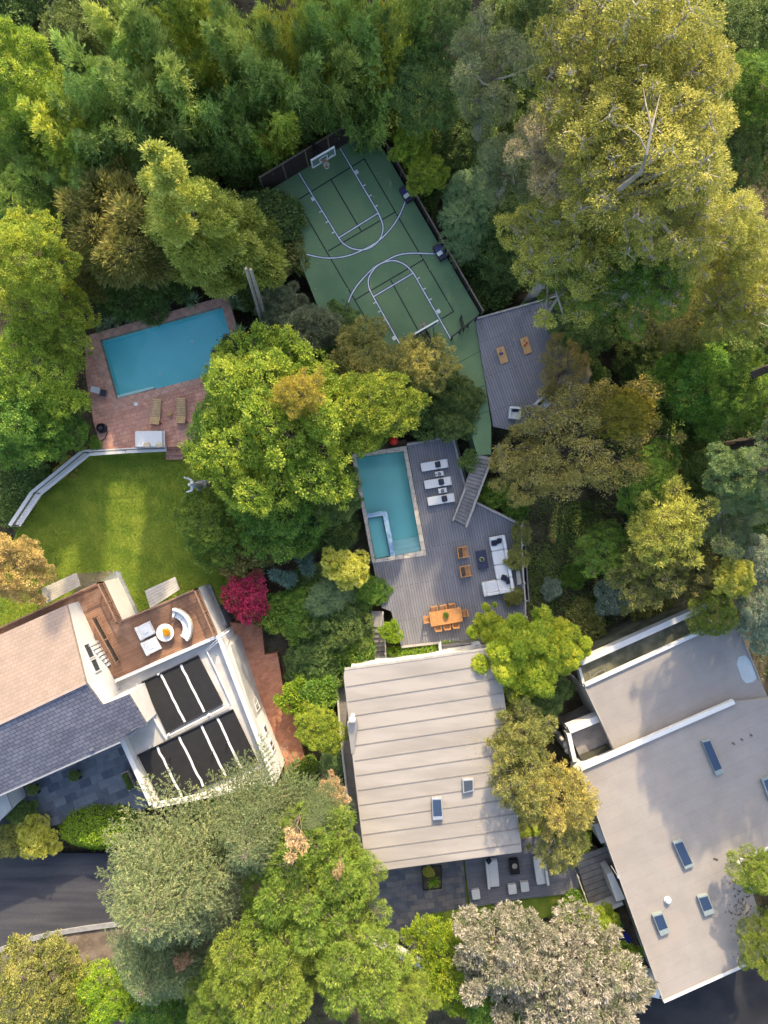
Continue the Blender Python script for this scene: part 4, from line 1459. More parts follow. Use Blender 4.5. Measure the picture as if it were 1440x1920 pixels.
def teak_chair(px, py, label):
    r = thing('teak_armchair', label, 'armchair', at(px, py, ZD), group='teak armchairs facing the sofa', rot=R(9))
    mb = MB()
    mb.box((0, 0.39, 0.56), (0.86, 0.09, 0.05)).box((0, -0.39, 0.56), (0.86, 0.09, 0.05))
    mb.box((0.36, 0, 0.33), (0.06, 0.76, 0.07)).box((-0.36, 0, 0.33), (0.06, 0.76, 0.07))
    mb.build('armrest', M['teak'], r)
    for x in (-0.38, 0.38):
        for y in (-0.39, 0.39):
            MB().box((x, y, 0.267), (0.07, 0.07, 0.534)).build('leg', M['teak'], r)
    mb = MB()
    for i in range(7):
        mb.box((-0.02 + i * 0.062, 0, 0.37), (0.04, 0.7, 0.03))
    for i in range(7):
        mb.box((0.17, -0.33 + i * 0.11, 0.386), (0.44, 0.045, 0.02))
    mb.build('seat', M['teak'], r)
    mb = MB()
    mb.box((-0.42, 0, 0.73), (0.08, 0.86, 0.08))
    for i in range(8):
        mb.box((-0.4, -0.34 + i * 0.097, 0.5), (0.03, 0.05, 0.4))
    mb.build('backrest', M['teak'], r)
    MB().soft((-0.22, 0, 0.55), (0.26, 0.66, 0.36), p=6, ry=R(-12)).build('cushion', plain('dark brown cushion', (0.075, 0.05, 0.04), 0.9, 0.2, 6), r, smooth=True)


teak_chair(867, 1034.5, 'teak armchair with a brown back cushion nearer the stair foot')
teak_chair(872, 1070, 'teak armchair with a brown back cushion nearer the dining table')

ct = thing('coffee_table', 'dark slate coffee table between the sofa and the teak armchairs', 'coffee table', at(903, 1048.5, ZD), rot=R(9.8))
MB().box((0, 0, 0.36), (0.76, 1.42, 0.06)).build('top', M['darktable'], ct, bevel=0.01)
for x in (-0.32, 0.32):
    for y in (-0.64, 0.64):
        MB().box((x, y, 0.165), (0.07, 0.07, 0.33)).build('leg', M['darktable'], ct)
c = at(903, 1048.5, 0.39)
bw = thing('plant_bowl', 'pale round bowl of succulents on the dark coffee table', 'bowl', tuple(c))
MB().lathe((0, 0, 0), [(0.1, 0), (0.19, 0.1), (0.19, 0.14), (0.15, 0.14), (0.14, 0.1), (0.0, 0.09)], 24).build('bowl', M['stone'], bw)
bowl_plants = [(bw, 0.12, 0.13)]

# L shaped sectional sofa
so = thing('sectional_sofa', 'white L shaped sectional sofa along the right side of the deck', 'sofa', at(963.3, 1107, ZD), rot=R(10.4))
wsf = M['white']


def sof(name, x0, x1, y0, y1, z0, z1, p=14, mat=None):
    return MB().soft(((x0 + x1) / 2, (y0 + y1) / 2, (z0 + z1) / 2), (x1 - x0, y1 - y0, z1 - z0), p=p).build(name, mat or wsf, so, smooth=True)


for i in range(4):
    y0 = 1.1 * i
    sof('base', -1.21, -0.01, y0 + 0.005, y0 + 1.095, 0.06, 0.3)
    yy0 = y0 + (0.2 if i == 0 else 0.02)
    yy1 = y0 + (0.88 if i == 3 else 1.08)
    sof('seat_cushion', -1.2, -0.26, yy0, yy1, 0.27, 0.45, 9)
    sof('back_cushion', -0.26, -0.01, y0 + 0.01, y0 + 1.09, 0.28, 0.68, 8)
sof('base', -2.4, -1.22, 0.005, 1.095, 0.06, 0.3)
sof('seat_cushion', -2.16, -1.22, 0.22, 1.08, 0.27, 0.45, 9)
sof('armrest', -2.4, -2.17, 0.01, 1.09, 0.28, 0.66, 8)
sof('back_cushion', -2.17, -1.22, 0.0, 0.22, 0.28, 0.67, 8)
sof('back_cushion', -1.21, -0.26, 0.0, 0.22, 0.28, 0.67, 8)
sof('armrest', -1.2, -0.26, 4.14, 4.39, 0.28, 0.66, 8)
for x, y in ((-1.1, 0.1), (-0.1, 0.1), (-1.1, 4.3), (-0.1, 4.3), (-2.3, 0.1), (-2.3, 1.0)):
    MB().box((x, y, 0.035), (0.06, 0.06, 0.07)).build('foot', M['black'], so)


def cushion(px, py, z, rz, rx, ry, label, size=0.44, mat='navy', name='throw_cushion'):
    c = at(px, py, z)
    o = MB().soft((0, 0, 0), (size, size, 0.17), p=5, puff=0.6, rx=rx, ry=ry).build(name, M[mat], None, smooth=True)
    o.location = c
    o.rotation_euler = (0, 0, rz)
    return tag(o, label, 'cushion')


cushion(926.5, 1018.5, 0.56, R(4), R(18), 0, 'dark navy cushion standing flat on the far end seat of the white sofa')
cushion(936, 1014, 0.62, R(15), R(20), R(30), 'dark navy cushion leaning on the backrest at the far end of the sofa')
cushion(945, 1083, 0.56, R(-14), 0, R(12), 'dark navy cushion lying on the near corner seat of the sofa')
cushion(952, 1089.5, 0.6, R(24), 0, R(38), 'dark navy cushion propped on the backrest in the near sofa corner')

# dining set
DT = at(834.5, 1154, ZD)
dt = thing('dining_table', 'long teak dining table near the hedge end of the deck', 'dining table', tuple(DT), rot=R(9.6))
mb = MB()
for i in range(7):
    mb.box((0, -0.435 + i * 0.145, 0.74), (2.2, 0.14, 0.04))
mb.box((1.17, 0, 0.74), (0.12, 1.1, 0.042)).box((-1.17, 0, 0.74), (0.12, 1.1, 0.042))
mb.box((0, 0.527, 0.739), (2.22, 0.05, 0.042)).box((0, -0.527, 0.739), (2.22, 0.05, 0.042))
mb.build('tabletop', M['teak'], dt)
MB().box((0, 0.45, 0.67), (2.2, 0.03, 0.09)).box((0, -0.45, 0.67), (2.2, 0.03, 0.09)).build('apron', M['teak'], dt)
for x in (-1.1, 1.1):
    for y in (-0.46, 0.46):
        MB().box((x, y, 0.355), (0.09, 0.09, 0.71)).build('leg', M['teak'], dt)


def dining_chair():
    r = thing('dining_chair', 'teak dining chair', 'dining chair', (0, 0, 0), group='teak chairs round the long dining table')
    # local: chair faces +y, backrest at -y
    mb = MB()
    for i in range(6):
        mb.box((0, -0.2 + i * 0.08, 0.45), (0.46, 0.06, 0.025))
    mb.box((0.22, 0, 0.43), (0.04, 0.46, 0.05)).box((-0.22, 0, 0.43), (0.04, 0.46, 0.05))
    mb.build('seat', M['teak'], r)
    mb = MB()
    mb.box((0, -0.27, 0.9), (0.5, 0.075, 0.075))
    for i in range(5):
        mb.bar((-0.18 + i * 0.09, -0.23, 0.47), (-0.18 + i * 0.09, -0.27, 0.87), 0.04, 0.02)
    mb.build('backrest', M['teak'], r)
    for x in (-0.22, 0.22):
        MB().box((x, 0.2, 0.21), (0.05, 0.05, 0.42)).build('leg', M['teak'], r)
        MB().bar((x, -0.2, 0.0), (x, -0.26, 0.86), 0.05, 0.05).build('leg', M['teak'], r)
    mb = MB()
    for x in (-0.25, 0.25):
        mb.box((x, 0.0, 0.64), (0.05, 0.46, 0.035))
        mb.box((x, 0.2, 0.53), (0.045, 0.045, 0.2))
    mb.build('armrest', M['teak'], r)
    return r


ch0 = dining_chair()
spots = []
for i, x in enumerate((-0.78, -0.08, 0.6)):
    n = ('nearest the deck stair', 'in the middle', 'nearest the sofa')[i]
    spots.append((x, 0.66, math.pi, 'teak dining chair on the sofa side of the table, ' + n))
    spots.append((x + 0.06, -0.68, 0.0, 'teak dining chair on the hedge side of the table, ' + n))
spots.append((-1.42, 0.02, -math.pi / 2, 'teak dining chair alone at the stair end of the table'))
spots.append((1.42, 0.02, math.pi / 2, 'teak dining chair alone at the yellow green tree end of the table'))
for i, (x, y, a, lb) in enumerate(spots):
    c = ch0 if i == 0 else dup(ch0)
    m = Matrix.Rotation(R(9.6), 3, 'Z') @ Vector((x, y, 0))
    c.location = DT + m
    c.rotation_euler = (0, 0, a + R(9.6) + random.uniform(-0.04, 0.04))
    c['label'] = lb
c = at(835.5, 1152, 0.76)
tp_ = thing('table_plant', 'round green plant in a dark bowl on the dining table', 'plant', tuple(c))
MB().lathe((0, 0, 0), [(0.1, 0), (0.17, 0.06), (0.17, 0.1), (0.0, 0.09)], 18).build('bowl', M['black'], tp_)
bowl_plants.append((tp_, 0.2, 0.12))

# red parasol-like lump half under the yellow tree
c = at(738, 826, 0.0)
rb_ = thing('red_beanbag', 'bright red bean bag seat beside the turquoise pool', 'bean bag', (c.x, c.y, -0.5))
mb = MB()
mb.lathe((0, 0, 0), [(0.2, 0), (0.34, 0.12), (0.36, 0.4), (0.3, 0.62), (0.16, 0.78), (0.05, 0.84), (0, 0.84)], 20)
mb.build('bag', M['red'], rb_, smooth=True)
slab('pool_border', [(700, 836), (762, 824), (764, 838), (668, 852)], -0.5, M['soil'], 'dark planting strip behind the turquoise pool', 'border')

# ================================================================ upper deck objects
def cornhole(px, py, label, bag, blabel, seed):
    a = math.atan2(-280, 100)      # long axis, towards the low front
    c = at(px, py, ZU)
    r = thing('cornhole_board', label, 'cornhole board', tuple(c), group='cornhole boards on the upper deck', rot=a + math.pi / 2)
    # local: +y is the raised end with the hole
    t = math.atan2(0.22, 1.2)
    mb = MB()
    nn = 20
    # top sheet with hole: ring of faces between the rectangle and the hole
    hy, hr = 0.36, 0.075
    outer, hole = [], []
    for k in range(nn):
        an = 2 * math.pi * k / nn
        hole.append((hr * math.cos(an), hy + hr * math.sin(an)))
        cx, sy = math.cos(an), math.sin(an)
        tt = min(0.3 / abs(cx) if abs(cx) > 1e-6 else 9, ((0.6 - hy) if sy > 0 else (hy + 0.6)) / abs(sy) if abs(sy) > 1e-6 else 9)
        outer.append((cx * tt, hy + sy * tt))
    for cxx, cyy in ((-0.3, -0.6), (0.3, -0.6), (-0.3, 0.6), (0.3, 0.6)):
        j = min(range(nn), key=lambda k: (outer[k][0] - cxx) ** 2 + (outer[k][1] - cyy) ** 2)
        outer[j] = (cxx, cyy)

    def zz(y):
        return 0.08 + (y + 0.6) * math.tan(t)
    vs = [(x, y, zz(y)) for x, y in outer] + [(x, y, zz(y)) for x, y in hole]
    vs += [(x, y, z - 0.02) for x, y, z in vs]
    fs = []
    for k in range(nn):
        k2 = (k + 1) % nn
        fs += [(k, k2, nn + k2, nn + k), (2 * nn + k, 3 * nn + k, 3 * nn + k2, 2 * nn + k2), (k, 2 * nn + k, 2 * nn + k2, k2), (nn + k, nn + k2, 3 * nn + k2, 3 * nn + k)]
    mb.add(vs, fs)
    mb.build('board', M['ply'], r)
    mb = MB()
    for x in (-0.285, 0.285):
        mb.bar((x, -0.59, 0.03), (x, 0.59, zz(0.59) - 0.055), 0.03, 0.07)
    mb.build('frame', M['teak'], r)
    for x in (-0.25, 0.25):
        MB().box((x, 0.55, 0.13), (0.04, 0.06, 0.26)).build('leg', M['teak'], r)
    rr = random.Random(seed)
    m = Matrix.Rotation(a + math.pi / 2, 3, 'Z')
    for i in range(3):
        v = m @ Vector((rr.uniform(-0.13, 0.13), 0.12 + rr.uniform(-0.09, 0.06), 0))
        o = MB().soft((0, 0, 0), (0.16, 0.16, 0.06), p=5, puff=0.5, n=5).build('bean_bag', M[bag], None, smooth=True)
        y = (m.inverted() @ v).y
        o.location = (c.x + v.x, c.y + v.y, c.z + zz(y) + 0.03 + i * 0.012)
        o.rotation_euler = (0, 0, rr.uniform(0, 3))
        tag(o, blabel, 'bean bag', 'bean bags lying on the ' + bag + ' cornhole board')


cornhole(941, 667, 'plywood cornhole board with indigo bean bags below its hole', 'indigo', 'small indigo bean bag lying on the left cornhole board', 3)
cornhole(985, 649, 'plywood cornhole board with orange red bean bags below its hole', 'orange', 'small orange red bean bag lying on the right cornhole board', 4)


def lounge_chair(px, py, z, rot, label, group, pillow=True, w=0.86):
    r = thing('lounge_chair', label, 'lounge chair', at(px, py, z), group=group, rot=rot)
    # local: faces -y, backrest at +y
    MB().box((0, 0, 0.18), (w, 0.86, 0.2)).build('frame', M['whitemetal'], r, bevel=0.02)
    MB().soft((0, -0.07, 0.35), (w - 0.22, 0.7, 0.18), p=9).build('seat', M['white'], r, smooth=True)
    MB().soft((0, 0.36, 0.5), (w, 0.18, 0.42), p=9).build('backrest', M['white'], r, smooth=True)
    for x in (-1, 1):
        MB().soft((x * (w / 2 - 0.06), -0.03, 0.42), (0.14, 0.8, 0.34), p=9).build('armrest', M['white'], r, smooth=True)
    for x in (-1, 1):
        for y in (-0.36, 0.36):
            MB().box((x * (w / 2 - 0.07), y, 0.04), (0.05, 0.05, 0.08)).build('leg', M['whitemetal'], r)
    if pillow:
        MB().soft((0, 0.2, 0.52), (0.46, 0.16, 0.36), p=5, rx=R(-25)).build('pillow', M['navy'], r, smooth=True)
    return r


lounge_chair(963.5, 776, ZU, R(-4), 'white lounge chair with dark pillow nearer the green path', 'white lounge chairs on the upper deck')
lounge_chair(1014.5, 760, ZU, R(40), 'white lounge chair turned at an angle under the brown tree', 'white lounge chairs on the upper deck', w=0.95)
rt = thing('round_side_table', 'small white round table between the two upper deck lounge chairs', 'side table', at(990.5, 769, ZU))
mb = MB()
mb.tube([(0.26 * math.cos(t), 0.26 * math.sin(t), 0.45) for t in [i * math.pi / 10 for i in range(21)]], 0.03, 6)
mb.build('rim', M['whitemetal'], rt)
MB().lathe((0, 0, 0.4), [(0.25, 0), (0.25, 0.025), (0, 0.03)], 20).build('top', M['charcoal'], rt)
MB().lathe((0, 0, 0), [(0.2, 0), (0.2, 0.02), (0.04, 0.04), (0.04, 0.4), (0.0, 0.4)], 14).build('stand', M['whitemetal'], rt)

# court side chests with towels
for px, py, lb in ((762, 367, 'navy padded chest at the court edge nearer the hoop and dark fence'), (824.5, 475, 'navy padded chest at the court edge nearer the fern leaved shrub')):
    r = thing('court_chest', lb, 'storage chest', at(px, py, ZC), group='navy chests along the right edge of the court', rot=math.atan2(-86.3, 50.5))
    MB().box((0, 0, 0.22), (1.18, 0.62, 0.44)).build('body', plain('dark plum vinyl', (0.03, 0.026, 0.05), 0.6, 0.15, 5), r, bevel=0.03)
    MB().box((-0.06, 0, 0.47), (0.56, 0.66, 0.07)).build('lid', plain('navy vinyl', (0.02, 0.025, 0.11), 0.5, 0.15, 5), r, bevel=0.02)
    c = at(px, py, ZC + 0.52)
    t = MB().soft((0, 0, 0), (0.3, 0.42, 0.08), p=8, n=6).build('folded_towel', M['white'], None, smooth=True)
    MBt = MB().soft((0.03, -0.01, 0.045), (0.16, 0.3, 0.03), p=8, n=5).build('fold', M['whitemetal'], t, smooth=True)
    t.location = c
    t.rotation_euler = (0, 0, math.atan2(-86.3, 50.5) + 0.08)
    tag(t, 'folded white towel on the chest ' + ('nearer the hoop and dark fence' if py < 400 else 'nearer the fern leaved shrub'), 'towel')

# ================================================================ terrace objects
def chaise(px, py, rot, label):
    r = thing('slatted_chaise', label, 'sun lounger', at(px, py, ZT), group='slatted wooden chaises on the terracotta terrace', rot=rot)
    # local: +y is the foot end, raised back at -y
    mb = MB()
    for i in range(10):
        mb.box((0, 0.95 - i * 0.135, 0.34), (0.7, 0.085, 0.03))
    mb.build('seat', M['oldteak'], r)
    mb = MB()
    a = R(28)
    for i in range(5):
        d = 0.06 + i * 0.135
        mb.box((0, -0.36 - d * math.cos(a), 0.34 + d * math.sin(a)), (0.7, 0.09, 0.03), rx=-a)
    mb.bar((-0.33, -0.36, 0.33), (-0.33, -0.36 - 0.64 * math.cos(a), 0.33 + 0.64 * math.sin(a)), 0.04, 0.04)
    mb.bar((0.33, -0.36, 0.33), (0.33, -0.36 - 0.64 * math.cos(a), 0.33 + 0.64 * math.sin(a)), 0.04, 0.04)
    mb.build('backrest', M['oldteak'], r)
    mb = MB()
    for x in (-0.33, 0.33):
        mb.box((x, 0.0, 0.3), (0.04, 2.0, 0.06))
    mb.box((0, -0.98, 0.3), (0.7, 0.04, 0.06))
    mb.build('frame', M['teak_dark'], r)
    for x in (-0.33, 0.33):
        MB().box((x, 0.85, 0.14), (0.05, 0.05, 0.28)).build('leg', M['teak_dark'], r)
        MB().lathe((x * 1.06, -0.8, 0.0), [(0.05, 0), (0.05, 0.27), (0, 0.27)], 8).build('leg', M['teak_dark'], r)
    return r


chaise(295, 774, R(-4), 'slatted wooden chaise with raised back nearer the blue pool steps and skimmer lid')
chaise(342, 772, R(1), 'slatted wooden chaise partly hidden by the big yellow green tree')
c = at(320, 777, ZT)
o = thing('wood_stool', 'small round wooden stool between the two slatted chaises', 'stool', tuple(c))
MB().lathe((0, 0, 0.35), [(0.16, 0), (0.17, 0.03), (0.0, 0.04)], 16).build('seat', plain('ochre wood', (0.4, 0.24, 0.08), 0.6), o)
for k in range(3):
    t = k * 2.1
    MB().bar((0.13 * math.cos(t), 0.13 * math.sin(t), 0.0), (0.09 * math.cos(t), 0.09 * math.sin(t), 0.35), 0.04, 0.04).build('leg', M['teak_dark'], o)
db = thing('daybed', 'wide white outdoor daybed against the white garden wall', 'daybed', at(283, 824, ZT), rot=R(0.5))
MB().box((-0.02, 0, 0.16), (2.05, 1.2, 0.26)).build('frame', M['whitemetal'], db, bevel=0.02)
MB().soft((-0.03, 0.0, 0.38), (2.06, 1.2, 0.2), p=14).build('mattress', M['white'], db, smooth=True)
mb = MB()
for i in range(12):
    mb.box((1.1, -0.58 + i * 0.105, 0.46), (0.22, 0.055, 0.04))
mb.box((1.21, 0, 0.4), (0.03, 1.26, 0.3)).box((0.995, 0, 0.4), (0.03, 1.26, 0.3))
mb.build('side_rack', M['whitemetal'], db)
for x, y, lb in ((-0.3, -0.42, 'round straw cushion in the middle of the white daybed'), (0.64, -0.42, 'round straw cushion by the side rack of the white daybed')):
    p = at(283, 824, ZT + 0.53)
    q = MB().soft((0, 0, 0), (0.56, 0.4, 0.16), p=2.6, n=7).build('straw_cushion', plain('straw weave', (0.55, 0.47, 0.33), 0.85, 0.25, 14), None, smooth=True)
    q.location = (p.x + x, p.y + y, ZT + 0.54)
    tag(q, lb, 'cushion')
hp = thing('coiled_hose', 'dark garden hose coiled in a ring by the terrace corner', 'hose', at(192.4, 803.6, ZT))
mb = MB()
pts = []
for i in range(90):
    t = i / 90 * 2 * math.pi * 5
    rr = 0.36 - 0.02 * (i / 90) + 0.02 * math.sin(i * 1.7)
    pts.append((rr * math.cos(t), rr * math.sin(t), 0.05 + 0.32 * i / 90))
mb.tube(pts, 0.035, 6)
mb.tube([(0.36, 0, 0.05), (0.36, -0.4, 0.05), (0.2, -0.75, 0.05), (-0.1, -0.95, 0.05)], 0.03, 6)
mb.build('hose', M['black'], hp)
MB().lathe((0, 0, 0), [(0.3, 0), (0.3, 0.05), (0.08, 0.07), (0.08, 0.4), (0.16, 0.42), (0, 0.44)], 18).build('reel', M['charcoal'], hp)
fc = thing('folding_chair', 'pale backed folding chair with a dark seat beside the blue pool', 'folding chair', at(193, 736, ZT), rot=R(-12))
MB().box((0.18, -0.06, 0.4), (0.42, 0.5, 0.06)).build('seat', M['charcoal'], fc)
MB().box((-0.34, 0.02, 0.66), (0.68, 0.44, 0.04), ry=R(42)).build('backrest', M['steel'], fc)
for x, y in ((0.34, 0.18), (0.34, -0.28), (0.0, 0.18), (0.0, -0.28)):
    MB().box((x, y, 0.19), (0.04, 0.04, 0.38)).build('leg', M['steel'], fc)
c = at(254.7, 757.3, ZT)
sk = MB().lathe((c.x, c.y, ZT), [(0.16, 0), (0.16, 0.012), (0.13, 0.02), (0, 0.022)], 18).build('skimmer_lid', M['whitemetal'])
tag(sk, 'round white pool skimmer lid set in the terracotta tiles', 'drain lid')

# white garden statue with outstretched arms, seen from above
sx = at(384, 912, ZL)
sg = thing('garden_statue', 'white stone statue with outstretched arms at the lawn edge', 'statue', tuple(sx))
mb = MB()
mb.box((0, 0, 0.3), (0.9, 0.9, 0.6)).box((0, 0, 0.72), (0.66, 0.66, 0.26)).box((0, 0, 0.9), (0.78, 0.78, 0.1))
mb.build('pedestal', M['concrete'], sg, bevel=0.03)


def skin_body(name, verts, edges, radii, mat, parent, sub=2):
    me = bpy.data.meshes.new(name)
    me.from_pydata(verts, edges, [])
    o = bpy.data.objects.new(name, me)
    COL.objects.link(o)
    o.modifiers.new('skin', 'SKIN')
    sk = me.skin_vertices[0].data
    for i, r in enumerate(radii):
        sk[i].radius = r if isinstance(r, tuple) else (r, r)
        sk[i].use_root = (i == 0)
    ss_ = o.modifiers.new('sub', 'SUBSURF')
    ss_.levels = ss_.render_levels = sub
    me.materials.append(mat)
    o.parent = parent
    return o


zz0 = 0.95
V = [(0, 0, 1.35), (0, 0, 1.05), (-0.02, 0, 0.62), (-0.03, 0, 0.06), (-0.03, 0, 1.75), (-0.06, 0, 2.12), (-0.08, 0, 2.32), (-0.13, 0, 2.44), (-0.17, 0, 2.62),
     (-0.08, 0.22, 2.16), (-0.2, 0.36, 2.2), (-0.42, 0.44, 2.4), (-0.52, 0.46, 2.48),
     (-0.08, -0.22, 2.16), (-0.14, -0.38, 2.0), (-0.36, -0.46, 2.1), (-0.46, -0.48, 2.16)]
E = [(0, 1), (1, 2), (2, 3), (0, 4), (4, 5), (5, 6), (6, 7), (7, 8), (5, 9), (9, 10), (10, 11), (11, 12), (5, 13), (13, 14), (14, 15), (15, 16)]
Rr = [0.2, 0.22, 0.25, 0.33, 0.19, 0.17, 0.07, 0.12, 0.1, 0.1, 0.075, 0.055, 0.05, 0.1, 0.075, 0.055, 0.05]
S_ = 1.12
skin_body('robed_figure', [(x * S_, y * S_, z * S_ + zz0) for x, y, z in V], E, [r * S_ for r in Rr], plain('white marble', (0.66, 0.67, 0.68), 0.6, 0.1, 3), sg)

# ================================================================ roof deck furniture (gabled house)
ZRD = 2.7
for px, py, lb in ((275.5, 1181, 'square white lounge chair on the roof deck nearer the rail'), (286.7, 1209.5, 'square white lounge chair on the roof deck nearer the solar mats')):
    r = thing('square_lounge_chair', lb, 'lounge chair', at(px, py, ZRD), group='square white lounge chairs on the roof deck', rot=R(26 - 90))
    # local: faces +y
    MB().box((0, 0, 0.14), (1.02, 1.06, 0.2)).build('frame', M['whitemetal'], r, bevel=0.03)
    MB().soft((0, 0.05, 0.32), (0.96, 0.9, 0.2), p=12).build('seat', M['white'], r, smooth=True)
    MB().soft((0, -0.45, 0.46), (1.06, 0.2, 0.4), p=9).build('backrest', M['white'], r, smooth=True)
    MB().soft((0, 0.02, 0.43), (0.4, 0.42, 0.09), p=6).build('cushion', M['white'], r, smooth=True)
    for x in (-0.42, 0.42):
        for y in (-0.42, 0.42):
            MB().box((x, y, 0.02), (0.06, 0.06, 0.04)).build('leg', M['whitemetal'], r)
rtb = thing('round_table', 'round white table in the middle of the roof deck seats', 'table', at(312.7, 1184.4, ZRD))
MB().lathe((0, 0, 0.36), [(0.6, 0), (0.65, 0.02), (0.65, 0.05), (0.0, 0.052)], 36).build('top', M['whitepaint'], rtb)
MB().lathe((0, 0, 0), [(0.38, 0), (0.3, 0.05), (0.22, 0.36), (0, 0.36)], 24).build('stand', M['whitepaint'], rtb)
c = at(312.3, 1184, ZRD + 0.41)
fl = thing('orange_plant', 'bowl of orange flowers on the round white roof deck table', 'plant', tuple(c))
MB().lathe((0, 0, 0), [(0.16, 0), (0.24, 0.08), (0.0, 0.07)], 18).build('bowl', M['stone'], fl)
bowl_plants.append((fl, 0.27, 0.1))
cs = thing('curved_sofa', 'curved white sofa at the right end of the roof deck', 'sofa', at(349, 1166, ZRD), rot=R(24))


def arc_solid(mb, r0, r1, a0, a1, z0, z1, n=14, cx=0.0):
    vs = []
    for i in range(n + 1):
        a = a0 + (a1 - a0) * i / n
        for r_, z in ((r0, z0), (r1, z0), (r1, z1), (r0, z1)):
            vs.append((cx + r_ * math.cos(a), r_ * math.sin(a), z))
    fs = [(0, 1, 2, 3), tuple(reversed([4 * n + k for k in range(4)]))]
    for i in range(n):
        for k in range(4):
            k2 = (k + 1) % 4
            fs.append((4 * i + k, 4 * (i + 1) + k, 4 * (i + 1) + k2, 4 * i + k2))
    mb.add(vs, fs)


cx = -1.05
mb = MB()
arc_solid(mb, 0.82, 1.52, R(-58), R(58), 0.05, 0.28, cx=cx)
mb.build('base', plain('woven wicker', (0.5, 0.42, 0.28), 0.8, 0.2, 20), cs)
for k in range(3):
    mb = MB()
    arc_solid(mb, 0.83, 1.36, R(-50 + k * 33.6), R(-50 + (k + 1) * 33.6 - 0.8), 0.28, 0.44, n=6, cx=cx)
    mb.build('seat_cushion', M['white'], cs, bevel=0.04)
mb = MB()
arc_solid(mb, 1.34, 1.53, R(-60), R(60), 0.27, 0.76, cx=cx)
mb.build('backrest', M['white'], cs, bevel=0.05)
for s_ in (-1, 1):
    mb = MB()
    arc_solid(mb, 0.84, 1.4, R(s_ * 50.5), R(s_ * 60), 0.27, 0.6, n=3, cx=cx)
    mb.build('armrest', M['white'], cs, bevel=0.04)

# ================================================================ front deck furniture (white roofed house)
ZFD = -0.2
for px, py, rot, flip, lb in ((921.7, 1633, R(5), 1, 'white sofa on the front deck nearer the slate patio'), (1012, 1628, R(8), -1, 'white sofa on the front deck half under the brown tree')):
    r = thing('outdoor_sofa', lb, 'sofa', at(px, py, ZFD), group='white sofas on the front deck', rot=rot)
    MB().box((0, 0, 0.17), (0.9, 2.1, 0.22)).build('frame', M['whitemetal'], r, bevel=0.02)
    MB().soft((0.1 * flip, 0, 0.36), (0.72, 2.05, 0.2), p=12).build('seat', M['white'], r, smooth=True)
    MB().soft((-0.37 * flip, 0, 0.48), (0.2, 2.15, 0.46), p=9).build('backrest', M['white'], r, smooth=True)
    for y in (-0.95, 0.95):
        for x in (-0.36, 0.36):
            MB().box((x, y, 0.03), (0.06, 0.06, 0.06)).build('leg', M['whitemetal'], r)
cushion(916.5, 1614, 0.4, R(30), 0, R(35), 'dark cushion on the white sofa nearer the slate patio', 0.42)
for px, py, lb in ((891, 1671.7, 'square white stool standing alone near the grass strip'), (958.8, 1662, 'square white stool below the dark fire table, left of its pair'), (982, 1657.5, 'square white stool below the dark fire table, right of its pair')):
    r = thing('white_stool', lb, 'stool', at(px, py, ZFD), group='square white stools on the front deck', rot=R(8))
    MB().soft((0, 0, 0.37), (0.64, 0.76, 0.2), p=8).build('seat', M['white'], r, smooth=True)
    MB().box((0, 0, 0.2), (0.58, 0.7, 0.18)).build('body', M['whitemetal'], r, bevel=0.03)
    for x in (-0.25, 0.25):
        for y in (-0.3, 0.3):
            MB().box((x, y, 0.055), (0.05, 0.05, 0.11)).build('leg', M['steel'], r)
ft = thing('fire_table', 'dark square fire table with a pale ring bowl on the front deck', 'fire table', at(962.5, 1620, ZFD), rot=R(6))
MB().box((0, 0, 0.24), (0.66, 1.05, 0.48)).build('body', M['black'], ft, bevel=0.02)
MB().box((0, 0, 0.5), (0.74, 1.12, 0.05)).build('top', M['black'], ft, bevel=0.01)
mb = MB()
mb.lathe((0, 0.15, 0.52), [(0.14, 0), (0.2, 0.08), (0.2, 0.16), (0.15, 0.16), (0.12, 0.05), (0.0, 0.04)], 22)
mb.build('ring_bowl', M['stone'], ft)

# ================================================================ courtyard objects
pb = thing('stone_trough', 'pale stone trough planted with three dark shrubs in the slate courtyard', 'planter', at(243.5, 1461, -0.3), rot=R(24.5))
mb = MB()
mb.box((0, 0.0, 0.2), (0.6, 1.5, 0.4))
mb.build('trough', M['stone'], pb, bevel=0.03)
MB().box((0, 0, 0.4), (0.48, 1.38, 0.03)).build('soil', M['soil'], pb)
courtyard_pots = []
for px, py, lb in ((146, 1448, 'dark pot with a leafy plant in the middle of the slate courtyard'), (69, 1474, 'dark pot with a leafy plant at the left of the slate courtyard')):
    r = thing('potted_plant', lb, 'potted plant', at(px, py, -0.3), group='potted plants in the slate courtyard')
    MB().lathe((0, 0, 0), [(0.2, 0), (0.27, 0.4), (0.27, 0.44), (0.22, 0.42), (0, 0.4)], 16).build('pot', M['charcoal'], r)
    courtyard_pots.append(r)
    c = at(px + 5.5, py + 9, -0.3)
    q = MB().lathe((c.x, c.y, -0.3), [(0.09, 0), (0.12, 0.25), (0.09, 0.25), (0.08, 0.2), (0, 0.2)], 12).build('empty_pot', M['black'])
    tag(q, 'small black pot beside the leafy potted plant ' + ('in the middle of the courtyard' if px > 100 else 'at the left of the courtyard'), 'pot')

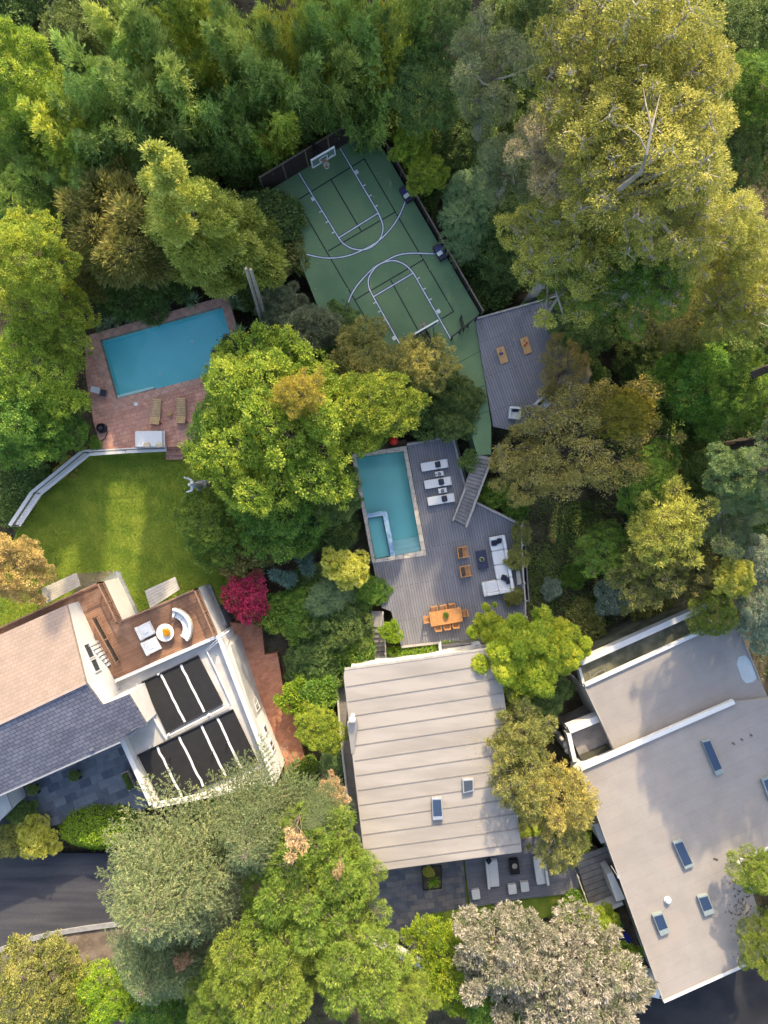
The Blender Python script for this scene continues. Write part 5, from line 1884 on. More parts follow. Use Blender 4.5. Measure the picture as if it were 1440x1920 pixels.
# ================================================================ bins, car, roadside bits
for px, py, mat, lb in ((1151, 1722, 'bingreen', 'green wheeled bin beside the large grey house'), (1164, 1746, 'binblue', 'blue wheeled bin beside the green bin')):
    r = thing('wheeled_bin', lb, 'bin', at(px, py, -0.35), group='wheeled bins by the large grey house', rot=R(-58))
    mb = MB()
    mb.add([(-0.26, -0.3, 0.06), (0.26, -0.3, 0.06), (0.26, 0.28, 0.06), (-0.26, 0.28, 0.06), (-0.33, -0.38, 1.02), (0.33, -0.38, 1.02), (0.33, 0.36, 1.02), (-0.33, 0.36, 1.02)],
           [(0, 3, 2, 1), (4, 5, 6, 7), (0, 1, 5, 4), (1, 2, 6, 5), (2, 3, 7, 6), (3, 0, 4, 7)])
    mb.build('body', M[mat], r, bevel=0.03)
    MB().soft((0, 0.0, 1.08), (0.74, 0.84, 0.16), p=6, n=6).build('lid', M[mat], r, smooth=True)
    MB().tube([(-0.25, -0.46, 1.0), (0.25, -0.46, 1.0)], 0.03, 8).build('handle', M[mat], r)
    for x in (-0.3, 0.3):
        m_ = MB()
        m_.tube([(x - 0.03, -0.34, 0.12), (x + 0.03, -0.34, 0.12)], 0.12, 12)
        m_.build('wheel', M['black'], r)
car = thing('parked_car', 'cream white car tucked under the leafy branch by the large grey house', 'car', at(1204, 1828, -0.4), rot=R(-14))
mb = MB()
prof = [(-2.1, 0.35), (-2.15, 0.75), (-1.95, 0.98), (-1.2, 1.05), (-0.7, 1.42), (0.9, 1.46), (1.55, 1.1), (2.1, 0.95), (2.2, 0.6), (2.1, 0.35)]
W_ = 0.86
vs = []
for sgn in (-1, 1):
    for x, z in prof:
        w = W_ - max(0, z - 0.95) * 0.38
        vs.append((x, sgn * w, z))
n = len(prof)
fs = [tuple(range(n - 1, -1, -1)), tuple(range(n, 2 * n))]
for i in range(n):
    j = (i + 1) % n
    fs.append((i, j, n + j, n + i))
mb.add(vs, fs)
mb.build('body', M['carpaint'], car, bevel=0.07, smooth=False)
MB().box((0.0, 0, 1.465), (0.55, 0.62, 0.03), ry=R(-1.4)).build('sunroof', M['darkglass'], car)
MB().box((1.24, 0, 1.305), (0.62, 1.2, 0.03), ry=R(29)).build('windscreen', M['darkglass'], car)
MB().box((-0.96, 0, 1.26), (0.5, 1.2, 0.03), ry=R(-36)).build('rear_window', M['darkglass'], car)
for x in (-1.35, 1.4):
    for y in (-0.8, 0.8):
        m_ = MB()
        m_.tube([(x, y - 0.1, 0.32), (x, y + 0.1, 0.32)], 0.32, 18)
        w_o = m_.build('wheel', M['black'], car)
        m_ = MB()
        m_.tube([(x, y - 0.115, 0.32), (x, y + 0.115, 0.32)], 0.19, 14)
        m_.build('rim', M['steel'], w_o)
for y in (-0.6, 0.6):
    MB().box((2.16, y, 0.72), (0.08, 0.34, 0.14)).build('headlight', M['steel'], car)
LOCAL[0] = False
lp = thing('leaning_pole', 'pale metal pole leaning over the dirt verge at the left picture edge', 'pole', at(-6, 1815, -1.34))
MB().tube([at(-6, 1815, -1.34), at(0, 1810, 0.0), at(18, 1790, 1.6)], 0.09, 8).build('shaft', M['steel'], lp)
wc = MB().lathe(tuple(at(1181, 1180, -1.0)), [(0.28, 0), (0.28, 1.0), (0.24, 1.0), (0.2, 0.9), (0, 0.9)], 16).build('round_planter', M['whitemetal'])
tag(wc, 'round white tub in the brown scrub beyond the terrace parapet', 'tub')
LOCAL[0] = True
cb_ = thing('wood_box', 'small tan wooden box at the end of the terrace parapet', 'box', at(1121, 1213, 0.2))
MB().box((0, 0, 0.3), (0.34, 0.3, 0.6), rz=R(20)).build('body', M['oldteak'], cb_, bevel=0.015)
MB().box((0, 0, 0.615), (0.38, 0.34, 0.03), rz=R(20)).build('lid', M['oldteak'], cb_)
bo = thing('globe_light', 'round white globe light on a post at the upper left pool edge', 'lamp', at(661, 902, -0.6))
MB().tube([(0, 0, 0), (0, 0, 0.75)], 0.04, 8).build('post', M['black'], bo)
MB().soft((0, 0, 0.87), (0.26, 0.26, 0.26), p=2, n=5).build('globe', M['whitemetal'], bo, smooth=True)
LOCAL[0] = False
# two bare poles rising left of the court
for (x0, y0), (x1, y1), lb in (((497, 627), (461, 503), 'left one of two bare weathered trunks left of the court'), ((503, 622), (470, 505), 'right one of two bare weathered trunks left of the court')):
    a, b = at(x0, y0, -1.9), at(x1, y1, 9.0)
    t = thing('bare_trunk', lb, 'tree trunk', tuple(a), group='two bare trunks left of the court')
    MB().tube([a, a.lerp(b, 0.5) + Vector((0.05, 0.05, 0)), b], [0.17, 0.14, 0.1], 8).build('trunk', M['palebark'], t)
# ================================================================ vegetation generators
UP = np.array([0, 0, 1.0])


def nrm(a):
    return a / np.maximum(np.linalg.norm(a, axis=-1, keepdims=True), 1e-9)


class Leaves:
    def __init__(s):
        s.parts = []

    def add(s, P, D, N, L, W, T):
        n = len(P)
        s.parts.append((P, nrm(D), N, np.broadcast_to(L, n), np.broadcast_to(W, n), np.broadcast_to(T, n)))

    def mesh(s, name, fold=0.18):
        P, D, N, L, W, T = [np.concatenate([p[i] for p in s.parts]) for i in range(6)]
        N = N - D * np.sum(N * D, axis=1, keepdims=True)
        N = nrm(N)
        S = np.cross(D, N)
        L, W = L[:, None], W[:, None]
        mid = P + D * L * 0.45 - N * W * fold
        v = np.stack([P, mid + S * W * 0.5, P + D * L, mid - S * W * 0.5], axis=1).reshape(-1, 3)
        n = len(P)
        me = bpy.data.meshes.new(name)
        me.vertices.add(4 * n)
        me.vertices.foreach_set('co', v.astype(np.float32).ravel())
        me.loops.add(4 * n)
        me.loops.foreach_set('vertex_index', np.arange(4 * n, dtype=np.int32))
        me.polygons.add(n)
        me.polygons.foreach_set('loop_start', np.arange(0, 4 * n, 4, dtype=np.int32))
        at_ = me.attributes.new('tint', 'FLOAT', 'FACE')
        at_.data.foreach_set('value', np.clip(T, 0, 1).astype(np.float32))
        me.update(calc_edges=True)
        return me


def fib(n, rng, lower):
    i = np.arange(n) + rng.random()
    z = 1 - (1 - lower) * (i + 0.5) / n
    z = np.clip(z, -1, 1)
    ph = i * 2.399963 + rng.random() * 6.28
    r = np.sqrt(1 - z * z)
    return np.stack([r * np.cos(ph), r * np.sin(ph), z], axis=1)


def dome_lobes(rng, Rr, z0, z1, n, r0, r1, flat=0.85, core=True):
    out = []
    d = fib(n, rng, 0.02)
    ph = rng.random(3) * 6.283
    for k in range(n):
        rad = rng.uniform(r0, r1) * (1.15 if rng.random() < 0.25 else 1.0)
        q = d[k] + rng.normal(0, 0.09, 3)
        a = math.atan2(q[1], q[0])
        # uneven outline: broad bays and bulges plus a random reach for every limb
        reach = (1 + 0.13 * math.sin(2 * a + ph[0]) + 0.11 * math.sin(3 * a + ph[1]) + 0.08 * math.sin(5 * a + ph[2])) * rng.uniform(0.82, 1.12)
        w = (Rr - rad * 0.8) * reach
        out.append((np.array([q[0] * w, q[1] * w, z0 + max(0.0, q[2] + rng.normal(0, 0.06)) * (z1 - z0 - rad * flat)]), np.array([rad, rad, rad * flat])))
    for k in range(n // 2):
        rad = r0 * rng.uniform(0.45, 0.75)
        a, zq = rng.random() * 6.283, rng.random() ** 1.3
        w = Rr * math.sqrt(1 - zq * zq * 0.9) * rng.uniform(0.88, 1.1) * (1 + 0.13 * math.sin(2 * a + ph[0]) + 0.11 * math.sin(3 * a + ph[1]))
        out.append((np.array([math.cos(a) * w, math.sin(a) * w, z0 + zq * (z1 - z0) * 0.92]), np.array([rad, rad, rad * flat])))
    if core:
        out.append((np.array([0, 0, z0 + (z1 - z0) * 0.2]), np.array([Rr * 0.6, Rr * 0.6, (z1 - z0) * 0.5])))
    return out


def clump_points(rng, lobes, sp, lower=-0.3, jit=0.15, keep=0.84):
    Cs, Ns = [], []
    for li, (c, r) in enumerate(lobes):
        mr = float(np.mean(r))
        n = max(6, int(2 * math.pi * mr * mr * (1 - lower) / (sp * sp)))
        u = fib(n, rng, lower)
        u = nrm(u + rng.normal(0, 0.5 * sp / max(mr, .3), u.shape) * 0.45)
        p = c + u * r * (1 + jit * (rng.random((n, 1)) - 0.65))
        ok = np.ones(n, bool)
        for lj, (c2, r2) in enumerate(lobes):
            if lj != li:
                ok &= np.linalg.norm((p - c2) / r2, axis=1) > keep
        Cs.append(p[ok])
        Ns.append(nrm(u / r)[ok])
    return np.concatenate(Cs), np.concatenate(Ns)


def crown(rng, lobes, sp=0.62, m=44, rc=0.42, L=0.24, W=0.13, droop=0.1, out=0.55, rnd=0.6, lift=0.0, flat=0.6, fill=0.18,
          lower=-0.3, jit=0.18, nup=0.6, keep=0.84, lv=None, thin=0.0):
    lv = lv or Leaves()
    C, N = clump_points(rng, lobes, sp, lower, jit, keep)
    if thin:
        k = rng.random(len(C)) > thin
        C, N = C[k], N[k]
    n = len(C)
    rcs = rc * rng.uniform(0.65, 1.35, n)
    ct = rng.normal(0, 0.2, n) + 0.16 * np.sin(C[:, 0] * 1.1 + 2.0) * np.cos(C[:, 1] * 0.9 + 0.7) + 0.08 * np.sin(C[:, 0] * 2.9) * np.sin(C[:, 1] * 2.3)
    idx = np.repeat(np.arange(n), m)
    off = rng.normal(0, 0.5, (n * m, 3))
    nn = N[idx]
    off -= nn * np.sum(off * nn, axis=1, keepdims=True) * (1 - flat)
    P = C[idx] + off * rcs[idx][:, None]
    D = nn * out + nrm(off) * 0.45 + rng.normal(0, rnd * 0.6, (n * m, 3)) + UP * (lift - droop)
    Nv = nn * 0.5 + UP * nup + rng.normal(0, 0.38, (n * m, 3))
    T = 0.5 + ct[idx] + rng.normal(0, 0.2, n * m)
    Ls = L * rng.uniform(0.5, 1.35, n * m)
    lv.add(P, D, Nv, Ls, Ls * (W / L), T)
    if fill:
        k = int(n * m * fill)
        li = rng.integers(0, len(lobes), k)
        u = nrm(rng.normal(0, 1, (k, 3)))
        rr = rng.random((k, 1)) ** 0.4 * 0.9
        cc = np.array([l[0] for l in lobes])[li]
        r_ = np.array([l[1] for l in lobes])[li]
        P = cc + u * r_ * rr
        lv.add(P, u + rng.normal(0, 0.6, (k, 3)), UP + rng.normal(0, 0.5, (k, 3)), L * 1.2, W * 1.3, 0.4 + rng.normal(0, 0.15, k))  # inner leaves tinted darker, so gaps between clumps look shaded
    return lv, C, N


def limbs(rng, lobes, H0, r0, mb=None, C=None, twig=0, bend=0.25, z_base=-0.6, lean=(0, 0), tr=0.022):
    mb = mb or MB()
    f = Vector((lean[0], lean[1], H0))
    mid = Vector((lean[0] * 0.4 + rng.normal(0, bend * 0.3), lean[1] * 0.4 + rng.normal(0, bend * 0.3), H0 * 0.5))
    mb.tube([(0, 0, z_base), (0, 0, 0.15), mid, f], [r0 * 1.35, r0 * 1.1, r0 * 0.85, r0 * 0.7], 8)
    nodes = []
    order = sorted(range(len(lobes)), key=lambda i: lobes[i][0][2])
    for li in order:
        c, r = lobes[li]
        c = Vector(c)
        k = 0.55 + 0.45 * rng.random()
        s = mid.lerp(f, k)
        m1 = s.lerp(c, 0.5) + Vector((rng.normal(0, bend), rng.normal(0, bend), rng.normal(0.1, bend * 0.5)))
        rr = r0 * 0.42
        mb.tube([s, m1, c + Vector((0, 0, float(r[2]) * 0.2))], [rr, rr * 0.7, rr * 0.4], 6)
        for t in range(4):
            d = Vector(nrm(rng.normal(0, 1, 3) + np.array([0, 0, 0.6])))
            e = c + Vector((d.x * r[0], d.y * r[1], d.z * r[2])) * 0.8
            h_ = c.lerp(e, 0.5) + Vector(rng.normal(0, 0.1, 3))
            mb.tube([c, h_, e], [rr * 0.4, rr * 0.25, tr], 4, cap=False)
            nodes += [tuple(c.lerp(h_, 0.5)), tuple(h_), tuple(h_.lerp(e, 0.5)), tuple(e)]
    if twig and C is not None:
        ids = rng.choice(len(C), min(twig, len(C)), replace=False)
        lc = np.array(nodes)
        for i in ids:
            p = Vector(C[i])
            j = int(np.argmin(np.linalg.norm(lc - C[i], axis=1)))
            q = Vector(lc[j])
            m1 = q.lerp(p, 0.5) + Vector(rng.normal(0, 0.15, 3))
            mb.tube([q, m1, p + (p - m1) * 0.1], [tr * 1.5, tr, tr * 0.5], 3, cap=False)
    return mb


def mb_mesh(mb, name):
    me = bpy.data.meshes.new(name)
    me.from_pydata(mb.v, [], mb.f)
    me.update()
    return me


PROTO = {}


def proto(kind, lv, mb, Rr, Hc, fold=0.18):
    PROTO.setdefault(kind, []).append((lv.mesh(kind + '_crown', fold), mb_mesh(mb, kind + '_trunk'), Rr, Hc))


# ---- round broadleaf trees
for sd in range(3):
    g = np.random.default_rng(100 + sd)
    lb = dome_lobes(g, 5.0, 4.6, 9.4, 15, 1.25, 2.0)
    lv, C, N = crown(g, lb, sp=0.64, m=70, rc=0.36, L=0.19, W=0.1, jit=0.45, thin=0.1, fill=0.12)
    proto('broad', lv, limbs(g, lb, 4.2, 0.24), 5.0, 7.4)
for sd in range(2):
    g = np.random.default_rng(120 + sd)
    lb = dome_lobes(g, 7.6, 4.6, 10.8, 26, 1.2, 2.1)
    lv, C, N = crown(g, lb, sp=0.62, m=62, rc=0.34, L=0.195, W=0.105, jit=0.5, thin=0.1, fill=0.12)
    proto('broad_big', lv, limbs(g, lb, 4.2, 0.36, C=C, twig=60), 7.6, 8.0)
# ---- shrubs
for sd in range(3):
    g = np.random.default_rng(140 + sd)
    lb = dome_lobes(g, 2.0, 0.9, 2.6, 7, 0.7, 1.0)
    lv, C, N = crown(g, lb, sp=0.42, m=34, rc=0.27, L=0.19, W=0.1, lower=-0.6)
    proto('shrub', lv, limbs(g, lb, 0.7, 0.07, z_base=-0.4), 2.0, 1.6)
# ---- bamboo groves: tall feathery plumes
for sd in range(4):
    g = np.random.default_rng(160 + sd)
    lv, mb = Leaves(), MB()
    ncul = 11
    for k in range(ncul):
        a = g.random() * 6.283
        rb = 1.3 * math.sqrt(g.random())
        b = np.array([rb * math.cos(a), rb * math.sin(a), 0])
        a2 = a + g.normal(0, 0.5)
        o_ = np.array([math.cos(a2), math.sin(a2), 0])
        Hh = g.uniform(8.0, 12.0)
        reach = g.uniform(0.8, 2.4)

        def cur(t, b=b, o_=o_, Hh=Hh, reach=reach):
            t = np.asarray(t)[..., None]
            return b + UP * Hh * (t - 0.16 * t ** 3) + o_ * reach * (0.25 * t + 0.75 * t ** 2.6)
        mb.tube([Vector(cur(t)) - (Vector((0, 0, 0.5)) if t == 0 else Vector()) for t in (0, 0.3, 0.6, 0.82, 1.0)], [0.05, 0.048, 0.035, 0.02, 0.008], 5)
        nb = 84
        t = 0.3 + 0.7 * g.random(nb) ** 0.8
        base = cur(t)
        prof = np.sin(np.clip((t - 0.22) / 0.8, 0, 1) * math.pi) ** 0.7
        an = g.random(nb) * 6.283
        bd = nrm(np.stack([np.cos(an), np.sin(an), 0.35 + g.normal(0, 0.25, nb)], axis=1) + o_ * 0.35)
        bl = (0.2 + 1.15 * prof) * g.uniform(0.7, 1.2, nb)
        m = 22
        idx = np.repeat(np.arange(nb), m)
        f = g.random(nb * m)[:, None]
        P = base[idx] + bd[idx] * bl[idx][:, None] * f - UP * (0.28 * f ** 2) + g.normal(0, 0.06, (nb * m, 3))
        D = bd[idx] * 0.6 + g.normal(0, 0.38, (nb * m, 3)) + UP * 0.25 + o_ * 0.45
        Ls = 0.3 * g.uniform(0.7, 1.3, nb * m)
        lv.add(P, D, UP * 0.8 + bd[idx] * 0.3 + g.normal(0, 0.35, (nb * m, 3)), Ls, Ls * 0.22, 0.5 + g.normal(0, 0.17) + 0.1 * g.normal(0, 1, nb)[idx] + g.normal(0, 0.13, nb * m))
    proto('bamboo', lv, mb, 2.9, 8.0)
# ---- loose eucalyptus with visible pale limbs
for sd in range(3):
    g = np.random.default_rng(180 + sd)
    lb = []
    for k in range(19):
        a, rr, z = g.random() * 6.283, 4.9 * math.sqrt(g.random()), g.uniform(6.5, 13)
        rd = g.uniform(0.8, 1.55)
        lb.append((np.array([rr * math.cos(a) * (1.15 - z / 26), rr * math.sin(a) * (1.15 - z / 26), z]), np.array([rd, rd, rd * 0.8])))
    lv, C, N = crown(g, lb, sp=0.56, m=44, rc=0.42, L=0.24, W=0.062, droop=0.55, out=0.4, fill=0.1, lower=-0.5)
    proto('euca', lv, limbs(g, lb, 7.5, 0.3, bend=0.6, C=C, twig=60), 5.4, 10.5)
# ---- big clumped eucalyptus, fuller; and tall ones with the crown high up
for sd in range(2):
    g = np.random.default_rng(190 + sd)
    lb = dome_lobes(g, 5.4, 8.0, 14.0, 34, 0.75, 1.35, flat=0.9)
    lv, C, N = crown(g, lb, sp=0.54, m=40, rc=0.33, L=0.19, W=0.07, droop=0.1, out=0.65, jit=0.55, lower=-0.4, thin=0.12, fill=0.1)
    proto('full_euca', lv, limbs(g, lb, 7.6, 0.42, bend=0.6, C=C, twig=140, tr=0.03), 5.4, 11.4)
for sd in range(3):
    g = np.random.default_rng(195 + sd)
    lb = dome_lobes(g, 4.8, 15.5, 22.5, 38, 0.65, 1.2, flat=0.95)
    lv, C, N = crown(g, lb, sp=0.5, m=38, rc=0.3, L=0.17, W=0.06, droop=0.1, out=0.65, jit=0.6, lower=-0.4, thin=0.14, fill=0.1)
    proto('tall_euca', lv, limbs(g, lb, 14.0, 0.42, bend=0.6, C=C, twig=160, tr=0.03), 4.8, 19.5)
# ---- pines: round needle tufts
for sd in range(2):
    g = np.random.default_rng(200 + sd)
    lb = dome_lobes(g, 5.6, 7.0, 12.5, 22, 0.95, 1.6, flat=0.8)
    lv, C, N = crown(g, lb, sp=0.42, m=40, rc=0.22, L=0.26, W=0.04, out=0.9, rnd=0.75, lift=0.35, fill=0.12, jit=0.3, lower=-0.25)
    proto('pine', lv, limbs(g, lb, 6.5, 0.3, bend=0.5, C=C, twig=120, tr=0.03), 5.6, 10.0)


# ---- conifers with flat drooping sprays
def conifer(g, H, Rmax, zlow, nwh, nbr, Ln, Wn, pw=0.75, droop=0.25, dens=1.0, lead=1.0):
    lv, mb = Leaves(), MB()
    mb.tube([(0, 0, -0.6), (0, 0, 0.2), (0, 0, H * 0.5), (0, 0, H * 0.97)], [0.36, 0.3, 0.17, 0.03], 8)
    for w in range(nwh):
        f = (w + g.random() * 0.6) / nwh
        z = zlow + (H * 0.97 - zlow) * f
        Lb0 = Rmax * (1 - f) ** pw * (0.75 + 0.25 * min(1, f * 5 + 0.5)) + 0.25
        for b in range(nbr):
            az = 2 * math.pi * (b + g.random() * 0.8) / nbr + w * 1.9
            Lb = Lb0 * g.uniform(0.75, 1.15)
            d = np.array([math.cos(az), math.sin(az), 0])
            sd_ = np.array([-d[1], d[0], 0])
            rise = g.uniform(0.05, 0.35) * lead

            def sp_(t):
                t = np.asarray(t)[..., None]
                return np.array([0, 0, z]) + d * Lb * t + UP * Lb * (rise * t - (rise + droop) * t ** 2.4)
            mb.tube([Vector(sp_(t)) for t in (0.0, 0.35, 0.7, 0.97)], [0.05, 0.035, 0.022, 0.008], 4, cap=False)
            ns = max(3, int(Lb / 0.3))
            for q in range(ns):
                t = 0.12 + 0.86 * (q + g.random() * 0.7) / ns
                sgn = 1 if q % 2 else -1
                sl = (0.42 * Lb * (1 - t) ** 0.8 + 0.3) * g.uniform(0.7, 1.1)
                sl = min(sl, 1.5)
                sdir = nrm(d * 0.75 + sd_ * sgn * 0.85 + UP * g.normal(-0.05, 0.12))
                p0 = sp_(t)
                npt = max(4, int(sl / 0.075 * dens))
                u = g.random(npt)[:, None]
                P = p0 + sdir * sl * u - UP * (0.22 * sl * u ** 2) + g.normal(0, 0.035, (npt, 3))
                D = sdir * 0.8 + g.normal(0, 0.45, (npt, 3)) + UP * 0.12
                Ls = Ln * g.uniform(0.7, 1.25, npt)
                lv.add(P, D, UP + g.normal(0, 0.35, (npt, 3)), Ls, Ls * (Wn / Ln), 0.5 + g.normal(0, 0.13) + g.normal(0, 0.14, npt))
            npt = int(Lb / 0.1 * dens)
            u = 0.1 + 0.92 * g.random(npt)
            lv.add(sp_(u) + g.normal(0, 0.04, (npt, 3)), d * 0.7 + g.normal(0, 0.5, (npt, 3)), UP + g.normal(0, 0.35, (npt, 3)), Ln, Wn, 0.5 + g.normal(0, 0.16, npt))
    return lv, mb


for sd in range(2):
    g = np.random.default_rng(220 + sd)
    lv, mb = conifer(g, 13.0, 6.2, 4.0, 17, 9, 0.17, 0.05, droop=0.2, dens=3.2)
    proto('cedar', lv, mb, 5.8, 7.0)
g = np.random.default_rng(230)
lb = []
for z, rr, n, r0 in ((5.2, 3.3, 10, 1.25), (6.8, 3.0, 9, 1.25), (8.6, 2.3, 8, 1.15), (10.6, 1.7, 6, 0.95), (12.6, 1.1, 5, 0.8), (14.6, 0.6, 3, 0.62), (16.4, 0.25, 2, 0.45), (17.8, 0.05, 1, 0.35)):
    for k in range(n):
        a = 6.283 * (k + g.random() * 0.7) / n
        if 0.25 < (a + 0.4) % 6.283 < 0.85 and z > 6:
            continue            # a gap that shows the trunk
        w = rr * g.uniform(0.8, 1.2)
        lb.append((np.array([w * math.cos(a), w * math.sin(a), z + g.normal(0, 0.5)]), np.array([r0, r0, r0 * 0.7]) * g.uniform(0.75, 1.2)))
lv, C, N = crown(g, lb, sp=0.45, m=48, rc=0.32, L=0.24, W=0.085, out=0.75, rnd=0.6, lift=0.1, fill=0.12, jit=0.5, lower=-0.4)
mb = MB()
mb.tube([(0, 0, -0.6), (0, 0, 0.2), (0, 0, 9.0), (0, 0, 17.5)], [0.36, 0.3, 0.2, 0.04], 8)
for c, r in lb:
    mb.tube([(0, 0, max(1.0, c[2] - 0.9)), Vector(c) * 0.6 + Vector((0, 0, 0.4 * c[2] - 0.2)), Vector(c)], [0.08, 0.055, 0.02], 5)
proto('feather', lv, mb, 4.5, 6.6)
g = np.random.default_rng(233)  # cypress: unseen dense column, shaped to throw shadow stripes on the lawn
lb = [(np.array([g.normal(0, 0.12), g.normal(0, 0.12), z]), np.array([1.0, 1.0, 1.1]) * g.uniform(0.85, 1.1)) for z in np.arange(5, 22, 0.9)]
lv, C, N = crown(g, lb, sp=0.5, m=30, rc=0.3, L=0.4, W=0.25, lift=0.5, fill=0.5, jit=0.15, lower=-0.8)
mb = MB()
mb.tube([(0, 0, -0.6), (0, 0, 0.2), (0, 0, 20)], [0.3, 0.26, 0.05], 8)
proto('cypress', lv, mb, 1.05, 13.0)
# ---- thin crowned trees with many twigs
for sd in range(2):
    g = np.random.default_rng(240 + sd)
    lb = dome_lobes(g, 6.4, 3.6, 7.2, 30, 0.9, 1.5, flat=0.6, core=False)
    lv, C, N = crown(g, lb, sp=0.5, m=30, rc=0.42, L=0.18, W=0.075, droop=0.2, fill=0.25, jit=0.5, rnd=1.0, lower=-0.6, keep=0.7, thin=0.3)
    proto('thin', lv, limbs(g, lb, 2.8, 0.2, bend=0.5, C=C, twig=420, tr=0.012), 6.4, 5.8)
# ---- brown green feathery conifer, loose
for sd in range(2):
    g = np.random.default_rng(250 + sd)
    lb = dome_lobes(g, 3.6, 4.0, 8.4, 19, 0.5, 1.0, flat=1.0)
    lv, C, N = crown(g, lb, sp=0.42, m=32, rc=0.27, L=0.24, W=0.05, droop=0.1, out=0.9, fill=0.1, jit=0.75, thin=0.22, lower=-0.5)
    proto('loose', lv, limbs(g, lb, 4.0, 0.2, bend=0.4, C=C, twig=220, tr=0.018), 3.6, 6.8)
# ---- brush like upright sprays
for sd in range(2):
    g = np.random.default_rng(260 + sd)
    lb = dome_lobes(g, 3.4, 2.6, 6.0, 12, 0.9, 1.5, flat=1.1)
    lv, C, N = crown(g, lb, sp=0.42, m=36, rc=0.26, L=0.34, W=0.06, out=0.9, lift=0.45, rnd=0.5, fill=0.12, jit=0.35, lower=-0.5)
    proto('brush', lv, limbs(g, lb, 2.0, 0.16, C=C, twig=120), 3.4, 4.6)
# ---- silvery dense tree with upright shoots
for sd in range(2):
    g = np.random.default_rng(270 + sd)
    lb = dome_lobes(g, 5.4, 4.8, 9.6, 24, 1.0, 1.7)
    lv, C, N = crown(g, lb, sp=0.4, m=32, rc=0.22, L=0.26, W=0.075, out=0.85, lift=0.4, rnd=0.6, fill=0.1, jit=0.5, lower=-0.3, thin=0.2)
    proto('silver', lv, limbs(g, lb, 4.2, 0.28, C=C, twig=260, tr=0.02), 5.4, 7.4)


# ---- small dead crown high on a thin stem
g = np.random.default_rng(275)
lb = [(np.array([g.normal(0, 0.75), g.normal(0, 0.55), 11.4 + g.normal(0, 0.3)]), np.array([0.45, 0.35, 0.35]) * g.uniform(0.7, 1.3)) for _ in range(9)]
lv, C, N = crown(g, lb, sp=0.32, m=22, rc=0.22, L=0.24, W=0.04, out=0.8, rnd=0.9, lift=0.2, fill=0.15, jit=0.6, thin=0.1)
proto('deadtop', lv, limbs(g, lb, 9.6, 0.12, C=C, twig=60, tr=0.02), 1.7, 11.4)


# ---- whorls of feathery compound leaves
def fronds(lv, g, c, axis, nf, Lf, nl, Ll, Wl, arch=0.5, spread=0.9, tint=0.5):
    axis = nrm(np.array(axis, float))
    a = np.cross(axis, [0.3, 0.9, 0.1])
    a = nrm(a)
    b = np.cross(axis, a)
    for k in range(nf):
        t = 2 * math.pi * (k + g.random() * 0.6) / nf
        r = a * math.cos(t) + b * math.sin(t)
        d = nrm(axis * (1 - spread * g.uniform(0.6, 1.1)) + r)
        L = Lf * g.uniform(0.75, 1.15)
        u = np.linspace(0.15, 1, nl)[:, None]
        P = c + d * L * u + UP * L * (0.25 * u - arch * u ** 2)
        tan = nrm(d + UP * (0.25 - 2 * arch * u))
        sd_ = nrm(np.cross(tan, UP))
        ll = Ll * (1.05 - 0.55 * np.abs(u[:, 0] - 0.4)) * g.uniform(0.85, 1.1, nl)
        for s in (1, -1):
            lv.add(P, sd_ * s + tan * 0.75 + g.normal(0, 0.12, (nl, 3)), UP + r * 0.3 + g.normal(0, 0.2, (nl, 3)), ll, ll * (Wl / Ll), tint + g.normal(0, 0.1) + g.normal(0, 0.08, nl))


for sd in range(2):
    g = np.random.default_rng(280 + sd)
    lb = dome_lobes(g, 4.3, 3.0, 7.2, 21, 0.7, 1.15)
    C, N = clump_points(g, lb, 0.66, -0.35, 0.3)
    lv = Leaves()
    for i in range(len(C)):
        fronds(lv, g, C[i] - N[i] * 0.15, N[i] + UP * 0.7, 8, 0.56, 8, 0.22, 0.1, arch=0.5, spread=0.7, tint=0.5 + g.normal(0, 0.22))
    lv2, _, _ = crown(g, lb, sp=0.7, m=16, rc=0.35, L=0.2, W=0.08, fill=0.6, lv=lv, jit=0.0)
    proto('compound', lv, limbs(g, lb, 2.8, 0.2), 4.3, 5.6)
for sd in range(1):
    g = np.random.default_rng(290 + sd)
    lb = dome_lobes(g, 2.6, 1.6, 4.2, 10, 0.7, 1.0)
    C, N = clump_points(g, lb, 0.85, -0.4, 0.3)
    lv = Leaves()
    for i in range(len(C)):
        fronds(lv, g, C[i], N[i] + UP * 0.6, 8, 1.05, 13, 0.26, 0.07, arch=0.45, spread=0.85, tint=0.5 + g.normal(0, 0.14))
    proto('fern', lv, limbs(g, lb, 1.4, 0.1), 2.9, 2.9)
